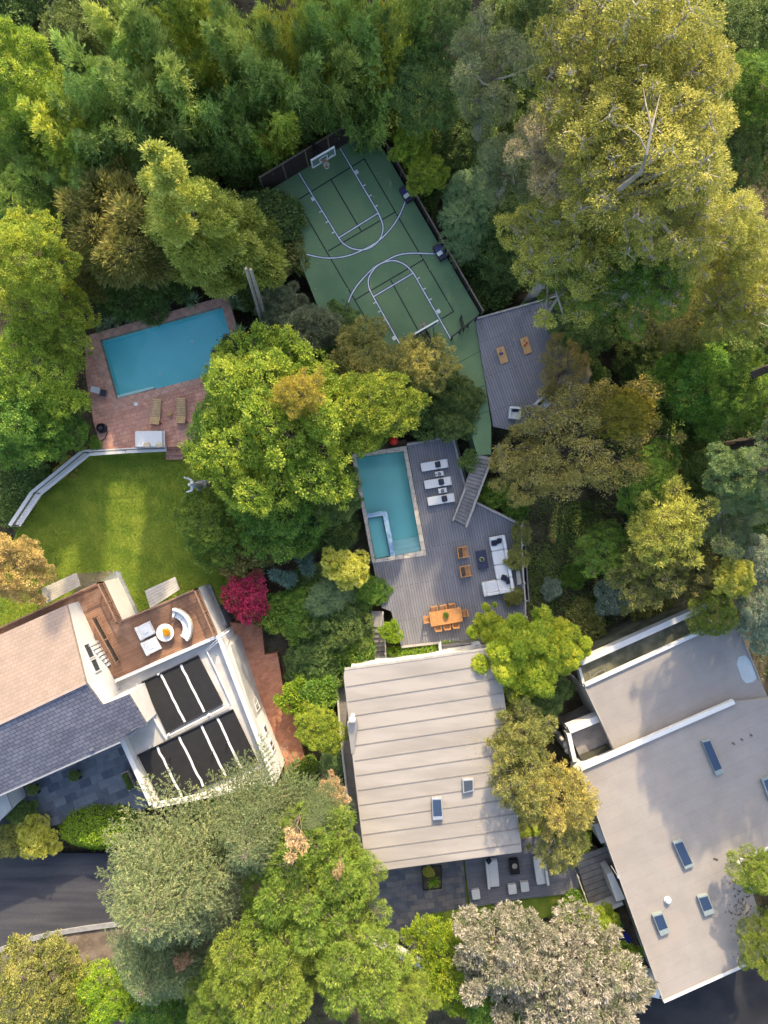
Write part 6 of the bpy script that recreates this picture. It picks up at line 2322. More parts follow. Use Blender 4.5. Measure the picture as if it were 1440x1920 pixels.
# ---- rosettes: agave / yucca / dragon tree heads
g = np.random.default_rng(300)
lv = Leaves()
for k in range(46):
    a, e = g.random() * 6.283, g.uniform(0.05, 1.25)
    d = np.array([[math.cos(a) * math.cos(e), math.sin(a) * math.cos(e), math.sin(e)]])
    lv.add(np.array([[0, 0, 0.55]]) + d * 0.05, d, np.array([[0, 0, 1.0]]) + g.normal(0, 0.15, (1, 3)), 0.62 * g.uniform(0.8, 1.2), 0.085, 0.5 + g.normal(0, 0.2))
    d2 = nrm(d - UP * 0.35)
mb = MB()
mb.tube([(0, 0, -0.4), (0, 0, 0.6)], [0.06, 0.05], 6)
proto('rosette', lv, mb, 0.62, 0.7, fold=0.4)
g = np.random.default_rng(302)
lv, mb = Leaves(), MB()
for h in range(7):
    a, rr = g.random() * 6.283, 0.75 * math.sqrt(g.random()) if h else 0
    c = np.array([rr * math.cos(a), rr * math.sin(a), g.uniform(1.4, 2.3)])
    mb.tube([(0, 0, -0.4), Vector(c * [0.6, 0.6, 0.55]), Vector(c)], [0.12, 0.09, 0.07], 6)
    n = 60
    u = nrm(fib(n, g, -0.15) + g.normal(0, 0.1, (n, 3)))
    lv.add(c + u * 0.05, u, UP + g.normal(0, 0.2, (n, 3)), 0.62 * g.uniform(0.8, 1.2, n), 0.075, 0.5 + g.normal(0, 0.2, n))
proto('yucca', lv, mb, 1.35, 1.9, fold=0.4)
# ---- bougainvillea
g = np.random.default_rng(310)
lb = dome_lobes(g, 2.0, 1.2, 3.2, 12, 0.5, 0.9)
lv, C, N = crown(g, lb, sp=0.36, m=40, rc=0.2, L=0.13, W=0.1, jit=0.5, lower=-0.5)
proto('bougain', lv, limbs(g, lb, 1.0, 0.08, C=C, twig=40), 2.0, 2.2)

# ================================================================ leaf colours
LM = {
    'yellowgreen': leaf_mat('yellow green leaves', [(0.078, 0.128, 0.016), (0.165, 0.222, 0.026), (0.315, 0.335, 0.042)], 0.42, gain=1.9),
    'midgreen': leaf_mat('mid green leaves', [(0.04, 0.085, 0.014), (0.085, 0.15, 0.022), (0.16, 0.21, 0.03)], 0.35, gain=2.1),
    'dark': leaf_mat('dark green leaves', [(0.026, 0.044, 0.012), (0.048, 0.073, 0.018), (0.088, 0.108, 0.028)], 0.25, gain=3.2),
    'bamboo': leaf_mat('bamboo leaves', [(0.055, 0.083, 0.022), (0.1, 0.14, 0.033), (0.185, 0.21, 0.048)], 0.38, gain=3.0),
    'bamboo_y': leaf_mat('yellowing bamboo leaves', [(0.075, 0.11, 0.018), (0.14, 0.17, 0.025), (0.26, 0.24, 0.035)], 0.38, gain=2.7),
    'euca_y': leaf_mat('yellow olive eucalyptus leaves', [(0.1, 0.12, 0.026), (0.215, 0.215, 0.04), (0.38, 0.33, 0.07)], 0.38, gain=1.95),
    'euca_p': leaf_mat('pinkish tan eucalyptus leaves', [(0.16, 0.15, 0.06), (0.29, 0.24, 0.11), (0.42, 0.31, 0.16)], 0.3),
    'euca_g': leaf_mat('grey green eucalyptus leaves', [(0.05, 0.07, 0.032), (0.1, 0.125, 0.052), (0.19, 0.19, 0.075)], 0.3, gain=2.1),
    'pine': leaf_mat('yellow green pine needles', [(0.07, 0.112, 0.016), (0.135, 0.19, 0.027), (0.235, 0.26, 0.045)], 0.25),
    'cedar': leaf_mat('blue green cedar needles', [(0.06, 0.095, 0.04), (0.125, 0.16, 0.066), (0.24, 0.25, 0.1)], 0.2, gain=1.5),
    'feather': leaf_mat('pale green feathery sprays', [(0.13, 0.17, 0.03), (0.24, 0.27, 0.05), (0.4, 0.39, 0.09)], 0.35, gain=1.9),
    'olive': leaf_mat('olive brown leaves', [(0.07, 0.08, 0.022), (0.135, 0.14, 0.035), (0.24, 0.21, 0.06)], 0.35, gain=2.1),
    'brownolive': leaf_mat('thin brown olive leaves', [(0.08, 0.078, 0.022), (0.16, 0.14, 0.036), (0.27, 0.21, 0.055)], 0.35, gain=2.6),
    'goldleaf': leaf_mat('golden autumn leaves', [(0.18, 0.16, 0.022), (0.28, 0.24, 0.032), (0.42, 0.33, 0.055)], 0.4, gain=1.4),
    'tan': leaf_mat('tan and yellow leaves', [(0.16, 0.13, 0.04), (0.3, 0.22, 0.08), (0.42, 0.32, 0.1)], 0.3),
    'silver': leaf_mat('silvery pink leaves', [(0.11, 0.14, 0.06), (0.29, 0.26, 0.195), (0.48, 0.42, 0.34)], 0.2, gain=1.15),
    'sage': leaf_mat('sage grey leaves', [(0.1, 0.13, 0.07), (0.2, 0.22, 0.12), (0.34, 0.33, 0.18)], 0.25),
    'bluesage': leaf_mat('blue grey leaves', [(0.1, 0.14, 0.09), (0.185, 0.225, 0.15), (0.33, 0.36, 0.25)], 0.2),
    'compound': leaf_mat('bright yellow green compound leaves', [(0.14, 0.2, 0.015), (0.25, 0.3, 0.02), (0.42, 0.4, 0.035)], 0.42),
    'fern': leaf_mat('blue green fronds', [(0.06, 0.105, 0.042), (0.11, 0.165, 0.062), (0.185, 0.23, 0.085)], 0.3),
    'agave': leaf_mat('grey green agave blades', [(0.09, 0.14, 0.075), (0.16, 0.22, 0.11), (0.28, 0.32, 0.14)], 0.15),
    'yucca': leaf_mat('blue green yucca blades', [(0.04, 0.08, 0.06), (0.08, 0.13, 0.095), (0.15, 0.2, 0.13)], 0.15),
    'magenta': leaf_mat('magenta bracts', [(0.14, 0.09, 0.03), (0.42, 0.03, 0.075), (0.6, 0.055, 0.13)], 0.35, gain=1.3),
    'hedge': leaf_mat('lime hedge leaves', [(0.075, 0.145, 0.012), (0.155, 0.245, 0.018), (0.27, 0.33, 0.026)], 0.35),
    'yellow': leaf_mat('yellow and cream leaves', [(0.16, 0.18, 0.02), (0.4, 0.36, 0.05), (0.6, 0.52, 0.13)], 0.35, gain=1.7),
    'dead': leaf_mat('dead tan needles', [(0.22, 0.13, 0.07), (0.36, 0.21, 0.12), (0.5, 0.33, 0.2)], 0.2),
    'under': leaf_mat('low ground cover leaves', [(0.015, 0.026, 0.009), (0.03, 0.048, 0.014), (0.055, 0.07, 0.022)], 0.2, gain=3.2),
    'orange': leaf_mat('orange flowers', [(0.45, 0.16, 0.01), (0.6, 0.25, 0.015), (0.7, 0.4, 0.03)], 0.3),
}
TR = random.Random(11)
STRETCH = ('bamboo', 'feather', 'deadtop', 'cypress')
_m = MB()
_m.tube([(0, 0, -0.15), (0, 0, 0.02), (0.0, 0, 0.5), (0, 0, 1.0)], [1.35, 1.15, 0.98, 0.93], 10)
STEM = mb_mesh(_m, 'lower_trunk')
CNT = {}


def plant(kind, px, py, zc, rpx, mat, label, name=None, cat='tree', group=None, bark='bark', var=None, rot=None, zb=None, zs=None):
    vs = PROTO[kind]
    if var is None:
        CNT[kind] = CNT.get(kind, -1) + 1
        var = CNT[kind] % len(vs)
    cm, tm, Rr, Hc = vs[var % len(vs)]
    p = at(px, py, zc)
    if zb is None:
        zb = th(p.x, p.y)
    s = 0.9 * rpx * K * (CAM_H - zc) / Rr
    sz = max(0.3, (zc - zb) / Hc)
    r = thing(name or 'tree', label, cat, (p.x, p.y, zb), group)
    r.rotation_euler = (0, 0, TR.uniform(0, 6.283) if rot is None else rot)
    stretch = kind in STRETCH
    wx = TR.uniform(0.88, 1.14)
    for nm, me, m in (('trunk', tm, M[bark]), ('crown', cm, LM[mat])):
        o = bpy.data.objects.new(nm, me)
        COL.objects.link(o)
        o.parent = r
        if stretch:
            o.scale = (s * wx, s / wx, sz)
        else:
            o.scale = (s * wx, s / wx, s)
            o.location = (0, 0, (zc - zb) - Hc * s)
        if not me.materials:
            me.materials.append(None)
        o.material_slots[0].link = 'OBJECT'
        o.material_slots[0].material = m
    gap = (zc - zb) - Hc * s
    if not stretch and gap > 0.1:
        o = bpy.data.objects.new('lower_trunk', STEM)
        COL.objects.link(o)
        o.parent = r
        rad = {'broad': 0.3, 'broad_big': 0.46, 'euca': 0.38, 'full_euca': 0.5, 'tall_euca': 0.5, 'pine': 0.38, 'cedar': 0.34, 'thin': 0.3, 'silver': 0.36}.get(kind, 0.16) * s
        o.scale = (rad, rad, gap + 0.25 * s)
        if not STEM.materials:
            STEM.materials.append(None)
        o.material_slots[0].link = 'OBJECT'
        o.material_slots[0].material = M[bark]
    return r
# ================================================================ the trees, one row each
# kind, picture x, y of the crown centre, crown centre height, crown radius in picture px, leaf colour, label
G_B = 'bamboo clumps behind the court'
rows = [
    # --- upper left wood
    ('broad', 8, 110, 9, 98, 'yellowgreen', 'yellow green broadleaf tree in the upper left corner'),
    ('broad', 140, 40, 5, 80, 'dark', 'dark leafy tree behind the yellow green tree in the upper left corner'),
    ('broad', 70, 215, 5, 75, 'midgreen', 'mid green leafy tree below the yellow green corner tree'),
    ('broad', 20, 300, 5, 85, 'midgreen', 'green leafy tree at the left edge above the tall yellow spiky tree'),
    ('brush', 30, 360, 5.5, 85, 'bamboo', 'soft green feathery bush at the left edge above the yellow green trees'),
    ('brush', 218, 415, 6.5, 118, 'olive', 'olive brown feathery tree left of the tall pale feathery tree'),
    ('brush', 255, 525, 2.5, 85, 'dark', 'dark shaded feathery shrub above the blue pool'),
    ('brush', 150, 500, 3.0, 70, 'olive', 'small olive shrub between the yellow tree and the olive brown feathery tree'),
    ('feather', 393, 452, 5.6, 116, 'feather', 'tall pale green feathery tree with a brown central trunk'),
    ('broad', 40, 472, 9, 92, 'yellowgreen', 'bright yellow spiky topped tree at the left edge'),
    ('broad', 74, 572, 5.5, 92, 'yellowgreen', 'yellow green tree beside the upper left corner of the blue pool'),
    ('broad', 50, 690, 4.6, 104, 'yellowgreen', 'large yellow green tree left of the terracotta terrace'),
    ('broad', 15, 790, 4.5, 92, 'midgreen', 'greener broadleaf tree above the bend of the white garden wall'),
    ('broad', 112, 800, 2.6, 54, 'midgreen', 'low green tree touching the left corner of the terrace'),
    ('broad', 12, 1062, 5.0, 76, 'tan', 'tan and yellow leaved tree at the left edge of the lawn'),
    ('shrub', 60, 900, -0.3, 45, 'dark', 'dark shrub outside the bend of the white garden wall'),
    ('shrub', 130, 880, -0.6, 26, 'brownolive', 'dry brown scrub behind the white garden wall'),
    ('shrub', 182, 832, 0.6, 18, 'midgreen', 'small green shrub in the lower left corner of the terrace'),
    # --- between terrace and court
    ('shrub', 500, 395, 2.6, 60, 'dark', 'dark bush behind the tall pale feathery tree, near the court corner'),
    ('shrub', 540, 465, 1.2, 52, 'olive', 'brown twiggy scrub along the left side of the court'),
    ('brush', 527, 570, 2.2, 48, 'sage', 'grey green sage bush left of the court'),
    ('brush', 583, 612, 3.4, 55, 'sage', 'pale sage bush overlapping the left edge of the court'),
    ('shrub', 470, 540, 0.6, 45, 'dark', 'low dark bush at the right corner of the blue pool'),
    ('shrub', 520, 660, 1.8, 60, 'dark', 'dark green bush above the big yellow green tree'),
    ('brush', 448, 675, 2.2, 52, 'euca_g', 'grey green feathery shrub overhanging the blue pool'),
    ('broad', 676, 672, 5.0, 72, 'olive', 'olive yellow tree covering the lower left key of the court'),
    ('loose', 795, 672, 5.0, 70, 'brownolive', 'wispy brown green tree covering the lower end of the court'),
    ('broad', 640, 610, 2.0, 55, 'dark', 'dark green tree at the lower left corner of the court'),
    ('shrub', 760, 735, 1.2, 70, 'dark', 'dark brown green bush above the turquoise pool'),
    ('broad', 852, 778, 2.0, 52, 'dark', 'dark green tree between the green path and the lounger deck'),
    ('shrub', 887, 864, 1.2, 26, 'dark', 'dark green bush hugging the bridge stair'),
    ('shrub', 800, 770, 0.6, 50, 'dark', 'dark low bush behind the far end of the lounger deck'),
    ('broad', 860, 740, 2.6, 48, 'dark', 'dark olive tree on the left side of the green path'),
    # --- big central tree group
    ('broad_big', 520, 790, 8.2, 195, 'yellowgreen', 'large yellow green tree between the two pools'),
    ('broad', 690, 765, 7.6, 95, 'yellowgreen', 'yellow green tree above the turquoise pool, right of the large one'),
    ('loose', 562, 735, 11.0, 55, 'goldleaf', 'golden orange topped tree rising through the large yellow green tree'),
    ('broad', 412, 795, 5.2, 70, 'midgreen', 'green tree overhanging the right end of the terracotta terrace'),
    ('broad', 520, 940, 4.6, 115, 'midgreen', 'shaded green tree below the large yellow green tree'),
    ('broad', 388, 985, 3.0, 72, 'midgreen', 'mid green tree at the right edge of the lawn'),
    ('broad', 622, 925, 4.2, 66, 'dark', 'dark tree left of the turquoise pool'),
    ('shrub', 455, 1040, 1.2, 55, 'olive', 'dull brown green bush above the magenta bougainvillea'),
    ('bougain', 460, 1118, 1.6, 48, 'magenta', 'magenta bougainvillea at the top of the red brick path'),
    ('yucca', 575, 1048, 1.2, 40, 'yucca', 'blue green yucca clump with spiky heads, right of the bougainvillea'),
    ('yucca', 530, 1085, 1.0, 34, 'yucca', 'smaller yucca clump with spiky heads beside the bougainvillea'),
    ('yucca', 590, 985, 1.2, 36, 'yucca', 'spiky yucca clump under the shaded green tree'),
    ('broad', 648, 1066, 3.6, 44, 'yellow', 'round cream and yellow tree at the lower corner of the turquoise pool'),
    ('broad', 690, 1110, 0.8, 40, 'midgreen', 'green bush along the left edge of the main deck'),
    ('broad', 575, 1150, 1.0, 60, 'midgreen', 'mid green bush between the bougainvillea and the side stair'),
    ('shrub', 520, 1150, 0.4, 44, 'midgreen', 'green bush at the right side of the bougainvillea'),
    ('broad', 640, 1175, 1.2, 66, 'dark', 'dark green bush left of the side stair'),
    ('broad', 590, 1235, 0.4, 62, 'dark', 'dark bush beside the jog of the red brick path'),
    ('shrub', 660, 1215, 0.4, 44, 'midgreen', 'leafy green bush in the corner by the side stair landing'),
    ('fern', 620, 1120, 1.8, 42, 'fern', 'leafy frond plant between the dark bushes left of the deck'),
    ('shrub', 560, 1310, 0.6, 40, 'hedge', 'light green bush along the edge of the red brick path'),
    ('broad', 598, 1375, 3.0, 50, 'yellowgreen', 'round yellow green tree between the brick path and the white roofed house'),
    ('shrub', 600, 1300, 1.0, 40, 'midgreen', 'green bush above the round yellow green tree'),
    ('shrub', 570, 1455, -0.2, 36, 'midgreen', 'green bush at the lower end of the red brick path'),
    ('fern', 620, 1440, -0.8, 34, 'fern', 'dark frond plant in the gap beside the white roofed house'),
    ('shrub', 630, 1515, -0.6, 36, 'dark', 'dark shrub low beside the shaded side of the white roofed house'),
    # --- right of the court
    ('broad', 772, 258, 4.5, 42, 'yellowgreen', 'yellow green bush at the far right corner of the court'),
    ('broad', 802, 318, 4.5, 42, 'yellowgreen', 'yellow green bush beside the court nearer the fern leaved shrub'),
    ('fern', 878, 392, 3.5, 66, 'fern', 'blue green fern leaved shrub beside the court'),
    ('fern', 872, 448, 2.6, 40, 'fern', 'smaller fern leaved shrub below the larger one beside the court'),
    ('broad', 800, 150, 7, 85, 'dark', 'dark vine covered tree behind the far right court corner'),
    ('euca', 930, 110, 12, 125, 'euca_g', 'loose grey green eucalyptus right of the bamboo'),
    ('euca', 960, 300, 9, 85, 'euca_g', 'loose grey green eucalyptus in front of the tall yellow one'),
    ('broad', 860, 235, 2.5, 85, 'dark', 'dark shaded tree between the court fence and the grey green eucalyptus'),
    ('broad', 925, 455, 2.0, 72, 'dark', 'dark shaded tree between the court fence and the big yellow eucalyptus'),
    ('broad', 940, 380, 3.5, 70, 'dark', 'dark olive tree right of the fern leaved shrub'),
    ('tall_euca', 1295, 130, 19, 125, 'euca_y', 'yellow eucalyptus at the top, right of the tall pale trunked one'),
    ('tall_euca', 1150, 160, 18, 125, 'euca_y', 'yellow eucalyptus between the pinkish tan one and the top edge'),
    ('tall_euca', 1300, 380, 16, 120, 'euca_y', 'yellow green eucalyptus at the lower right of the tall pale trunked one'),
    ('full_euca', 1240, 490, 12, 105, 'midgreen', 'green eucalyptus in the shade below the tall pale trunked one'),
    ('tall_euca', 1200, 70, 20, 185, 'euca_y', 'crown of the yellow eucalyptus reaching the top edge of the picture'),
    ('tall_euca', 1225, 270, 20, 180, 'euca_y', 'tall yellow olive eucalyptus with pale trunk'),
    ('tall_euca', 1085, 250, 16, 118, 'euca_p', 'pinkish tan eucalyptus with bare pale branches'),
    ('full_euca', 1070, 450, 12, 130, 'euca_y', 'yellow green eucalyptus nearest the upper deck'),
    ('full_euca', 1150, 490, 11, 115, 'midgreen', 'greener eucalyptus below the tall yellow olive one'),
    ('broad', 1400, 40, 7, 85, 'dark', 'dark tree in the upper right corner'),
    ('broad', 1430, 150, 8, 75, 'midgreen', 'bright green tree at the right edge below the dark corner tree'),
    ('broad', 835, 30, 8, 62, 'dark', 'dark tree at the top edge right of the bamboo'),
    ('broad', 1005, 15, 8, 85, 'dark', 'dark tree at the top edge between the grey green and yellow eucalyptus'),
    ('broad', 1345, 400, 4, 85, 'dark', 'dark tree in the gap between the tall eucalyptus and the right edge'),
    ('broad', 1400, 640, 3, 85, 'dark', 'dark tree under the yellow eucalyptus at the right edge'),
    ('broad', 1395, 270, 5, 85, 'dark', 'dark green tree at the right edge beside the tall eucalyptus'),
    ('euca', 1400, 430, 12, 105, 'euca_y', 'yellow tan eucalyptus at the right edge with thin pale limbs'),
    ('full_euca', 1390, 540, 10, 100, 'euca_y', 'olive yellow eucalyptus at the right edge above the bright green tree'),
    ('loose', 1280, 590, 6, 82, 'olive', 'olive weeping tree in the shade below the eucalyptus trees'),
    ('broad', 1010, 600, 1.0, 45, 'dark', 'grey green shaded bush at the far corner of the upper deck'),
    ('broad', 1085, 610, 2.5, 70, 'dark', 'dark tree between the upper deck and the greener eucalyptus'),
    ('broad', 1320, 715, 5, 92, 'midgreen', 'bright green tree with open branches near the right edge'),
    ('broad', 1408, 735, 8, 72, 'midgreen', 'bright green tree with open branches at the right edge'),
    ('broad', 1230, 640, 0.5, 80, 'dark', 'very dark tree deep in the gap right of the upper deck'),
    # --- thin brown tree over the upper deck and the gully
    ('thin', 1120, 828, 5.5, 150, 'brownolive', 'thin leaved brown olive tree spreading over the upper deck'),
    ('thin', 1000, 882, 4.5, 80, 'brownolive', 'thin brown olive tree beside the bridge stair'),
    ('thin', 1058, 692, 4.5, 62, 'brownolive', 'thin brown tree over the cornhole boards'),
    ('broad', 1180, 775, 6.0, 58, 'goldleaf', 'golden leaved tree beside the thin brown olive tree'),
    ('shrub', 930, 925, -0.2, 34, 'midgreen', 'green and rust shrub beside the foot of the bridge stair'),
    ('shrub', 962, 950, -0.5, 26, 'midgreen', 'green shrub behind the far right edge of the main deck'),
    ('broad', 1215, 900, 5.0, 68, 'midgreen', 'bright green tree at the lower right of the thin brown tree'),
    ('loose', 1265, 985, 6.5, 92, 'euca_y', 'yellow olive feathery tree above the grey roof'),
    ('loose', 1240, 1060, 5.0, 95, 'olive', 'olive feathery tree between the gully and the grey roof'),
    ('loose', 1140, 1040, 3.0, 62, 'midgreen', 'green pine like tree leaning over the gully'),
    ('broad', 1330, 930, 1.5, 85, 'dark', 'dark tree in the shade right of the bright green tree'),
    ('broad', 1410, 895, 8.0, 72, 'fern', 'blue green tree at the right edge of the gully'),
    ('euca', 1375, 985, 6.0, 85, 'euca_g', 'loose grey green tree at the right edge above the silvery bush'),
    ('loose', 1330, 1080, 4.5, 72, 'olive', 'olive feathery tree touching the corner of the grey roof'),
    ('broad', 1420, 1050, 5.0, 52, 'bluesage', 'silvery blue bush at the right edge'),
    ('broad', 1385, 1085, 6.0, 42, 'yellow', 'yellow tufted tree beside the silvery blue bush'),
    ('silver', 1425, 1150, 5.0, 60, 'bluesage', 'silvery blue tree at the right edge beside the grey roof'),
    ('pine', 1345, 1155, 5.5, 48, 'pine', 'yellow green pine leaning over the corner of the grey roof'),
    ('shrub', 1150, 1122, -0.6, 36, 'bluesage', 'small grey green shrub in the brown scrub above the grey roof'),
    ('shrub', 1080, 1080, -2.0, 30, 'midgreen', 'green shrub on the gully slope'),
    ('shrub', 1100, 1170, -1.0, 46, 'olive', 'brown scrub above the parapet of the grey roof'),
    ('shrub', 1225, 1150, -0.6, 40, 'olive', 'dry brown shrub beside the parapet of the grey roof'),
    ('shrub', 1035, 1105, -2.0, 22, 'bluesage', 'pale grey shrub on the gully slope below the sofa'),
    ('shrub', 980, 1003, 0.8, 22, 'olive', 'olive bush by the railing at the far end of the white sofa'),
    ('shrub', 970, 1046, 0.8, 24, 'olive', 'olive bush leaning over the back of the white sofa'),
    ('shrub', 964, 1118, 0.6, 20, 'olive', 'grey green bush by the railing at the near end of the white sofa'),
    # --- around the middle house
    ('compound', 985, 1235, 4.8, 95, 'compound', 'bright yellow green feathery leaved tree between the deck and the grey house'),
    ('compound', 1050, 1215, 4.4, 62, 'compound', 'smaller bright yellow tree overlapping the one beside the main deck'),
    ('compound', 925, 1180, 3.6, 40, 'compound', 'low yellow green bush beside the narrow board ledge'),
    ('broad', 1010, 1320, 2.0, 60, 'dark', 'dark green tree in the gap between the two roofs'),
    ('loose', 985, 1385, 5.5, 72, 'olive', 'wispy brown green tree over the right edge of the pale roof, far one'),
    ('loose', 985, 1470, 6.5, 82, 'olive', 'wispy brown yellow tree over the right edge of the pale roof, middle one'),
    ('loose', 1050, 1510, 6.0, 80, 'brownolive', 'wispy yellow brown tree between the two roofs'),
    ('loose', 1055, 1590, 5.0, 62, 'olive', 'wispy brown tree over the front deck sofa'),
    ('shrub', 1076, 1705, 0.4, 34, 'midgreen', 'dark green bush at the foot of the side steps'),
    ('shrub', 733, 1185, 0.9, 22, 'hedge', 'bright green potted bush between the side stair and the main deck'),
    # --- front: bottom of the picture
    ('silver', 962, 1800, 6.5, 108, 'silver', 'silvery pink tree nearer the front deck'),
    ('silver', 1088, 1868, 6.5, 142, 'silver', 'silvery pink tree nearer the grey house'),
    ('broad', 855, 1820, 3.5, 92, 'hedge', 'yellow green tree below the slate patio'),
    ('broad', 950, 1890, 4.2, 85, 'midgreen', 'green tree below the silvery pink trees'),
    ('broad', 1128, 1752, 2.2, 46, 'yellowgreen', 'yellow green climber between the silvery tree and the bins'),
    ('shrub', 1170, 1800, 1.6, 36, 'yellowgreen', 'yellow green branch hanging over the cream white car'),
    ('shrub', 1195, 1850, 0.8, 34, 'midgreen', 'green bush beside the cream white car'),
    ('cedar', 325, 1652, 9.0, 184, 'cedar', 'large blue green cedar over the street'),
    ('cedar', 480, 1550, 7.5, 140, 'cedar', 'blue green cedar over the solar roof corner'),
    ('cedar', 590, 1525, 6.5, 70, 'cedar', 'small blue green cedar nearest the pale roof'),
    ('cedar', 300, 1795, 6.0, 125, 'cedar', 'lower blue green cedar beside the dirt verge'),
    ('pine', 500, 1830, 9.0, 135, 'pine', 'yellow green pine at the bottom edge, nearest the blue green cedars'),
    ('pine', 430, 1900, 8.0, 90, 'pine', 'yellow green pine at the bottom edge under the lowest cedar'),
    ('pine', 740, 1895, 7.0, 80, 'pine', 'yellow green pine at the bottom edge, left of the yellow green broadleaf tree'),
    ('pine', 560, 1680, 9.0, 140, 'pine', 'yellow green pine with tan dead branches beside the pale roof'),
    ('pine', 660, 1810, 8.5, 120, 'pine', 'yellow green pine left of the picket fence'),
    ('pine', 640, 1640, 7.0, 85, 'pine', 'yellow green pine touching the lower left corner of the pale roof'),
    ('deadtop', 548, 1578, 11.4, 40, 'dead', 'tan dead branch mass on top of the pines'),
    ('loose', 620, 1500, 5.5, 40, 'dead', 'dry greyish brown tree at the left edge of the pale roof'),
    ('deadtop', 636, 1628, 10.0, 16, 'dead', 'small tan dead tuft on the pine beside the pale roof'),
    ('deadtop', 345, 1800, 7.5, 24, 'dead', 'small tan dead patch between the cedar and the pine'),
    ('broad', 55, 1870, 4.0, 105, 'olive', 'round olive green tree in the lower left corner'),
    ('broad', 180, 1880, 3.0, 72, 'hedge', 'bright green tree beside the olive tree in the lower left corner'),
    ('broad', 300, 1905, 2.5, 80, 'midgreen', 'green tree under the lower cedar at the bottom edge'),
    ('broad', 60, 1574, 1.0, 44, 'yellow', 'yellow and cream leaved bush beside the round clipped hedge'),
    ('shrub', 10, 1580, 0.6, 32, 'olive', 'dull green bush at the left edge above the street'),
    ('shrub', 42, 1528, 0.3, 28, 'dark', 'dark shrub beside the white shed'),
    ('pine', 1432, 1640, 6.5, 58, 'pine', 'green pine at the right edge by the roof notch'),
    ('pine', 1440, 1780, 6.0, 62, 'pine', 'green pine at the right edge near the driveway'),
]
shr = ('shrub', 'yucca', 'bougain', 'fern', 'brush')
for i, row in enumerate(rows):
    kind, px, py, zc, rp, mat, lbl = row
    words = lbl.split(',')[0]
    is_shrub = any(w in words for w in ('bush', 'shrub', 'scrub', 'yucca', 'bougainvillea', 'plant', 'climber', 'patch', 'branch hanging'))
    nm = 'shrub' if is_shrub else {'pine': 'pine_tree', 'cedar': 'cedar_tree', 'euca': 'eucalyptus_tree', 'full_euca': 'eucalyptus_tree', 'tall_euca': 'eucalyptus_tree'}.get(kind, 'leafy_tree')
    bk = {'euca': 'palebark', 'full_euca': 'palebark', 'tall_euca': 'palebark', 'thin': 'bark', 'silver': 'palebark', 'broad_big': 'bark'}.get(kind, 'bark')
    rt_ = plant(kind, px, py, zc, rp, mat, lbl, nm, 'shrub' if is_shrub else 'tree', bark=bk)
    if lbl == 'tall yellow olive eucalyptus with pale trunk':
        # bare pale limb that rises through the top of its crown
        rt_.rotation_euler = (0, 0, 0)
        mb = MB()
        mb.tube([at(1118, 400, 14.0), at(1160, 356, 19.8), at(1203, 322, 21.9), at(1212, 290, 22.6), at(1222, 240, 22.9), at(1238, 175, 22.6)], [0.17, 0.14, 0.1, 0.08, 0.05, 0.012], 8)
        mb.tube([at(1213, 285, 22.6), at(1198, 255, 22.8), at(1170, 232, 22.4)], [0.045, 0.03, 0.01], 6)
        mb.tube([at(1222, 240, 22.9), at(1212, 200, 22.9), at(1206, 165, 22.4)], [0.045, 0.028, 0.01], 6)
        mb.build('limb', plain('grey limb bark', (0.24, 0.215, 0.175), 0.9, 0.25, 2.0, 0.3), rt_)

# bamboo behind the court (each clump one plant)
bam = [(235, 45, 9, 66, 0), (345, 25, 10, 78, 1), (450, 60, 9, 80, 0), (545, 35, 9, 72, 1), (640, 45, 9.5, 70, 0), (705, 70, 9, 58, 1), (770, 35, 9, 66, 0),
       (190, 140, 8, 80, 0), (285, 130, 9, 88, 0), (375, 155, 8, 84, 0), (450, 165, 7.5, 78, 0), (530, 130, 8.5, 80, 0), (610, 130, 8, 74, 0), (680, 160, 7.5, 66, 0),
       (125, 230, 7.5, 76, 1), (200, 240, 7, 86, 0), (290, 230, 7, 86, 0), (345, 280, 4.5, 60, 0), (120, 320, 5, 76, 0), (190, 300, 5, 88, 0), (265, 330, 3.5, 60, 0),
       (500, 215, 7.5, 64, 1), (420, 255, 6, 66, 0), (462, 262, 5.5, 48, 0), (515, 255, 5.5, 40, 1), (608, 178, 6, 50, 0), (565, 185, 6.5, 54, 0), (668, 170, 5.5, 40, 0)]
for i, (px, py, zc, rp, y) in enumerate(bam):
    plant('bamboo', px, py, zc, rp, 'bamboo_y' if y else 'bamboo',
          'yellowish bamboo clump among the greener bamboo behind the court' if y else 'tall green feathery bamboo clump in the wood behind the court',
          'bamboo_clump', 'bamboo', 'yellowish bamboo clumps' if y else G_B, bark='culm')

# tall trees standing beyond the picture edges, which throw the long shadows
tall = [(-5, 50, 31, 4.5), (1.0, 51, 31.5, 4.6), (11.4, 50, 34, 3.5), (14.5, 51, 32, 4.6), (20, 49, 27, 4.2),
        (-6, 45.5, 24, 4.4), (0.5, 46, 25, 4.6), (6.5, 46, 25.5, 4.6), (12.5, 46, 25, 4.6), (18, 46, 24, 4.0),
        (24.0, 8.8, 22.5, 3.4), (24.4, 2.6, 19.5, 3.2), (26.0, 5, 21.5, 3.6), (30, 5, 20, 4.2), (33, -3, 20, 4.6), (33.5, 11, 23, 4.6)]
for x, y, zc_, rr in ((-17.2, 51, 24.0, 0.75), (-12.3, 51, 24.5, 0.8), (-11.2, 51.4, 24.0, 0.75)):
    s_ = K * (CAM_H - zc_)
    plant('cypress', 720 + x / s_, 960 - y / s_, zc_, rr / s_ / 0.9, 'dark', 'unseen slender cypress added beyond the top edge to stripe the lawn with shade', 'shadow_cypress', 'tree', 'unseen slender cypresses added to shade the lawn', bark='bark')
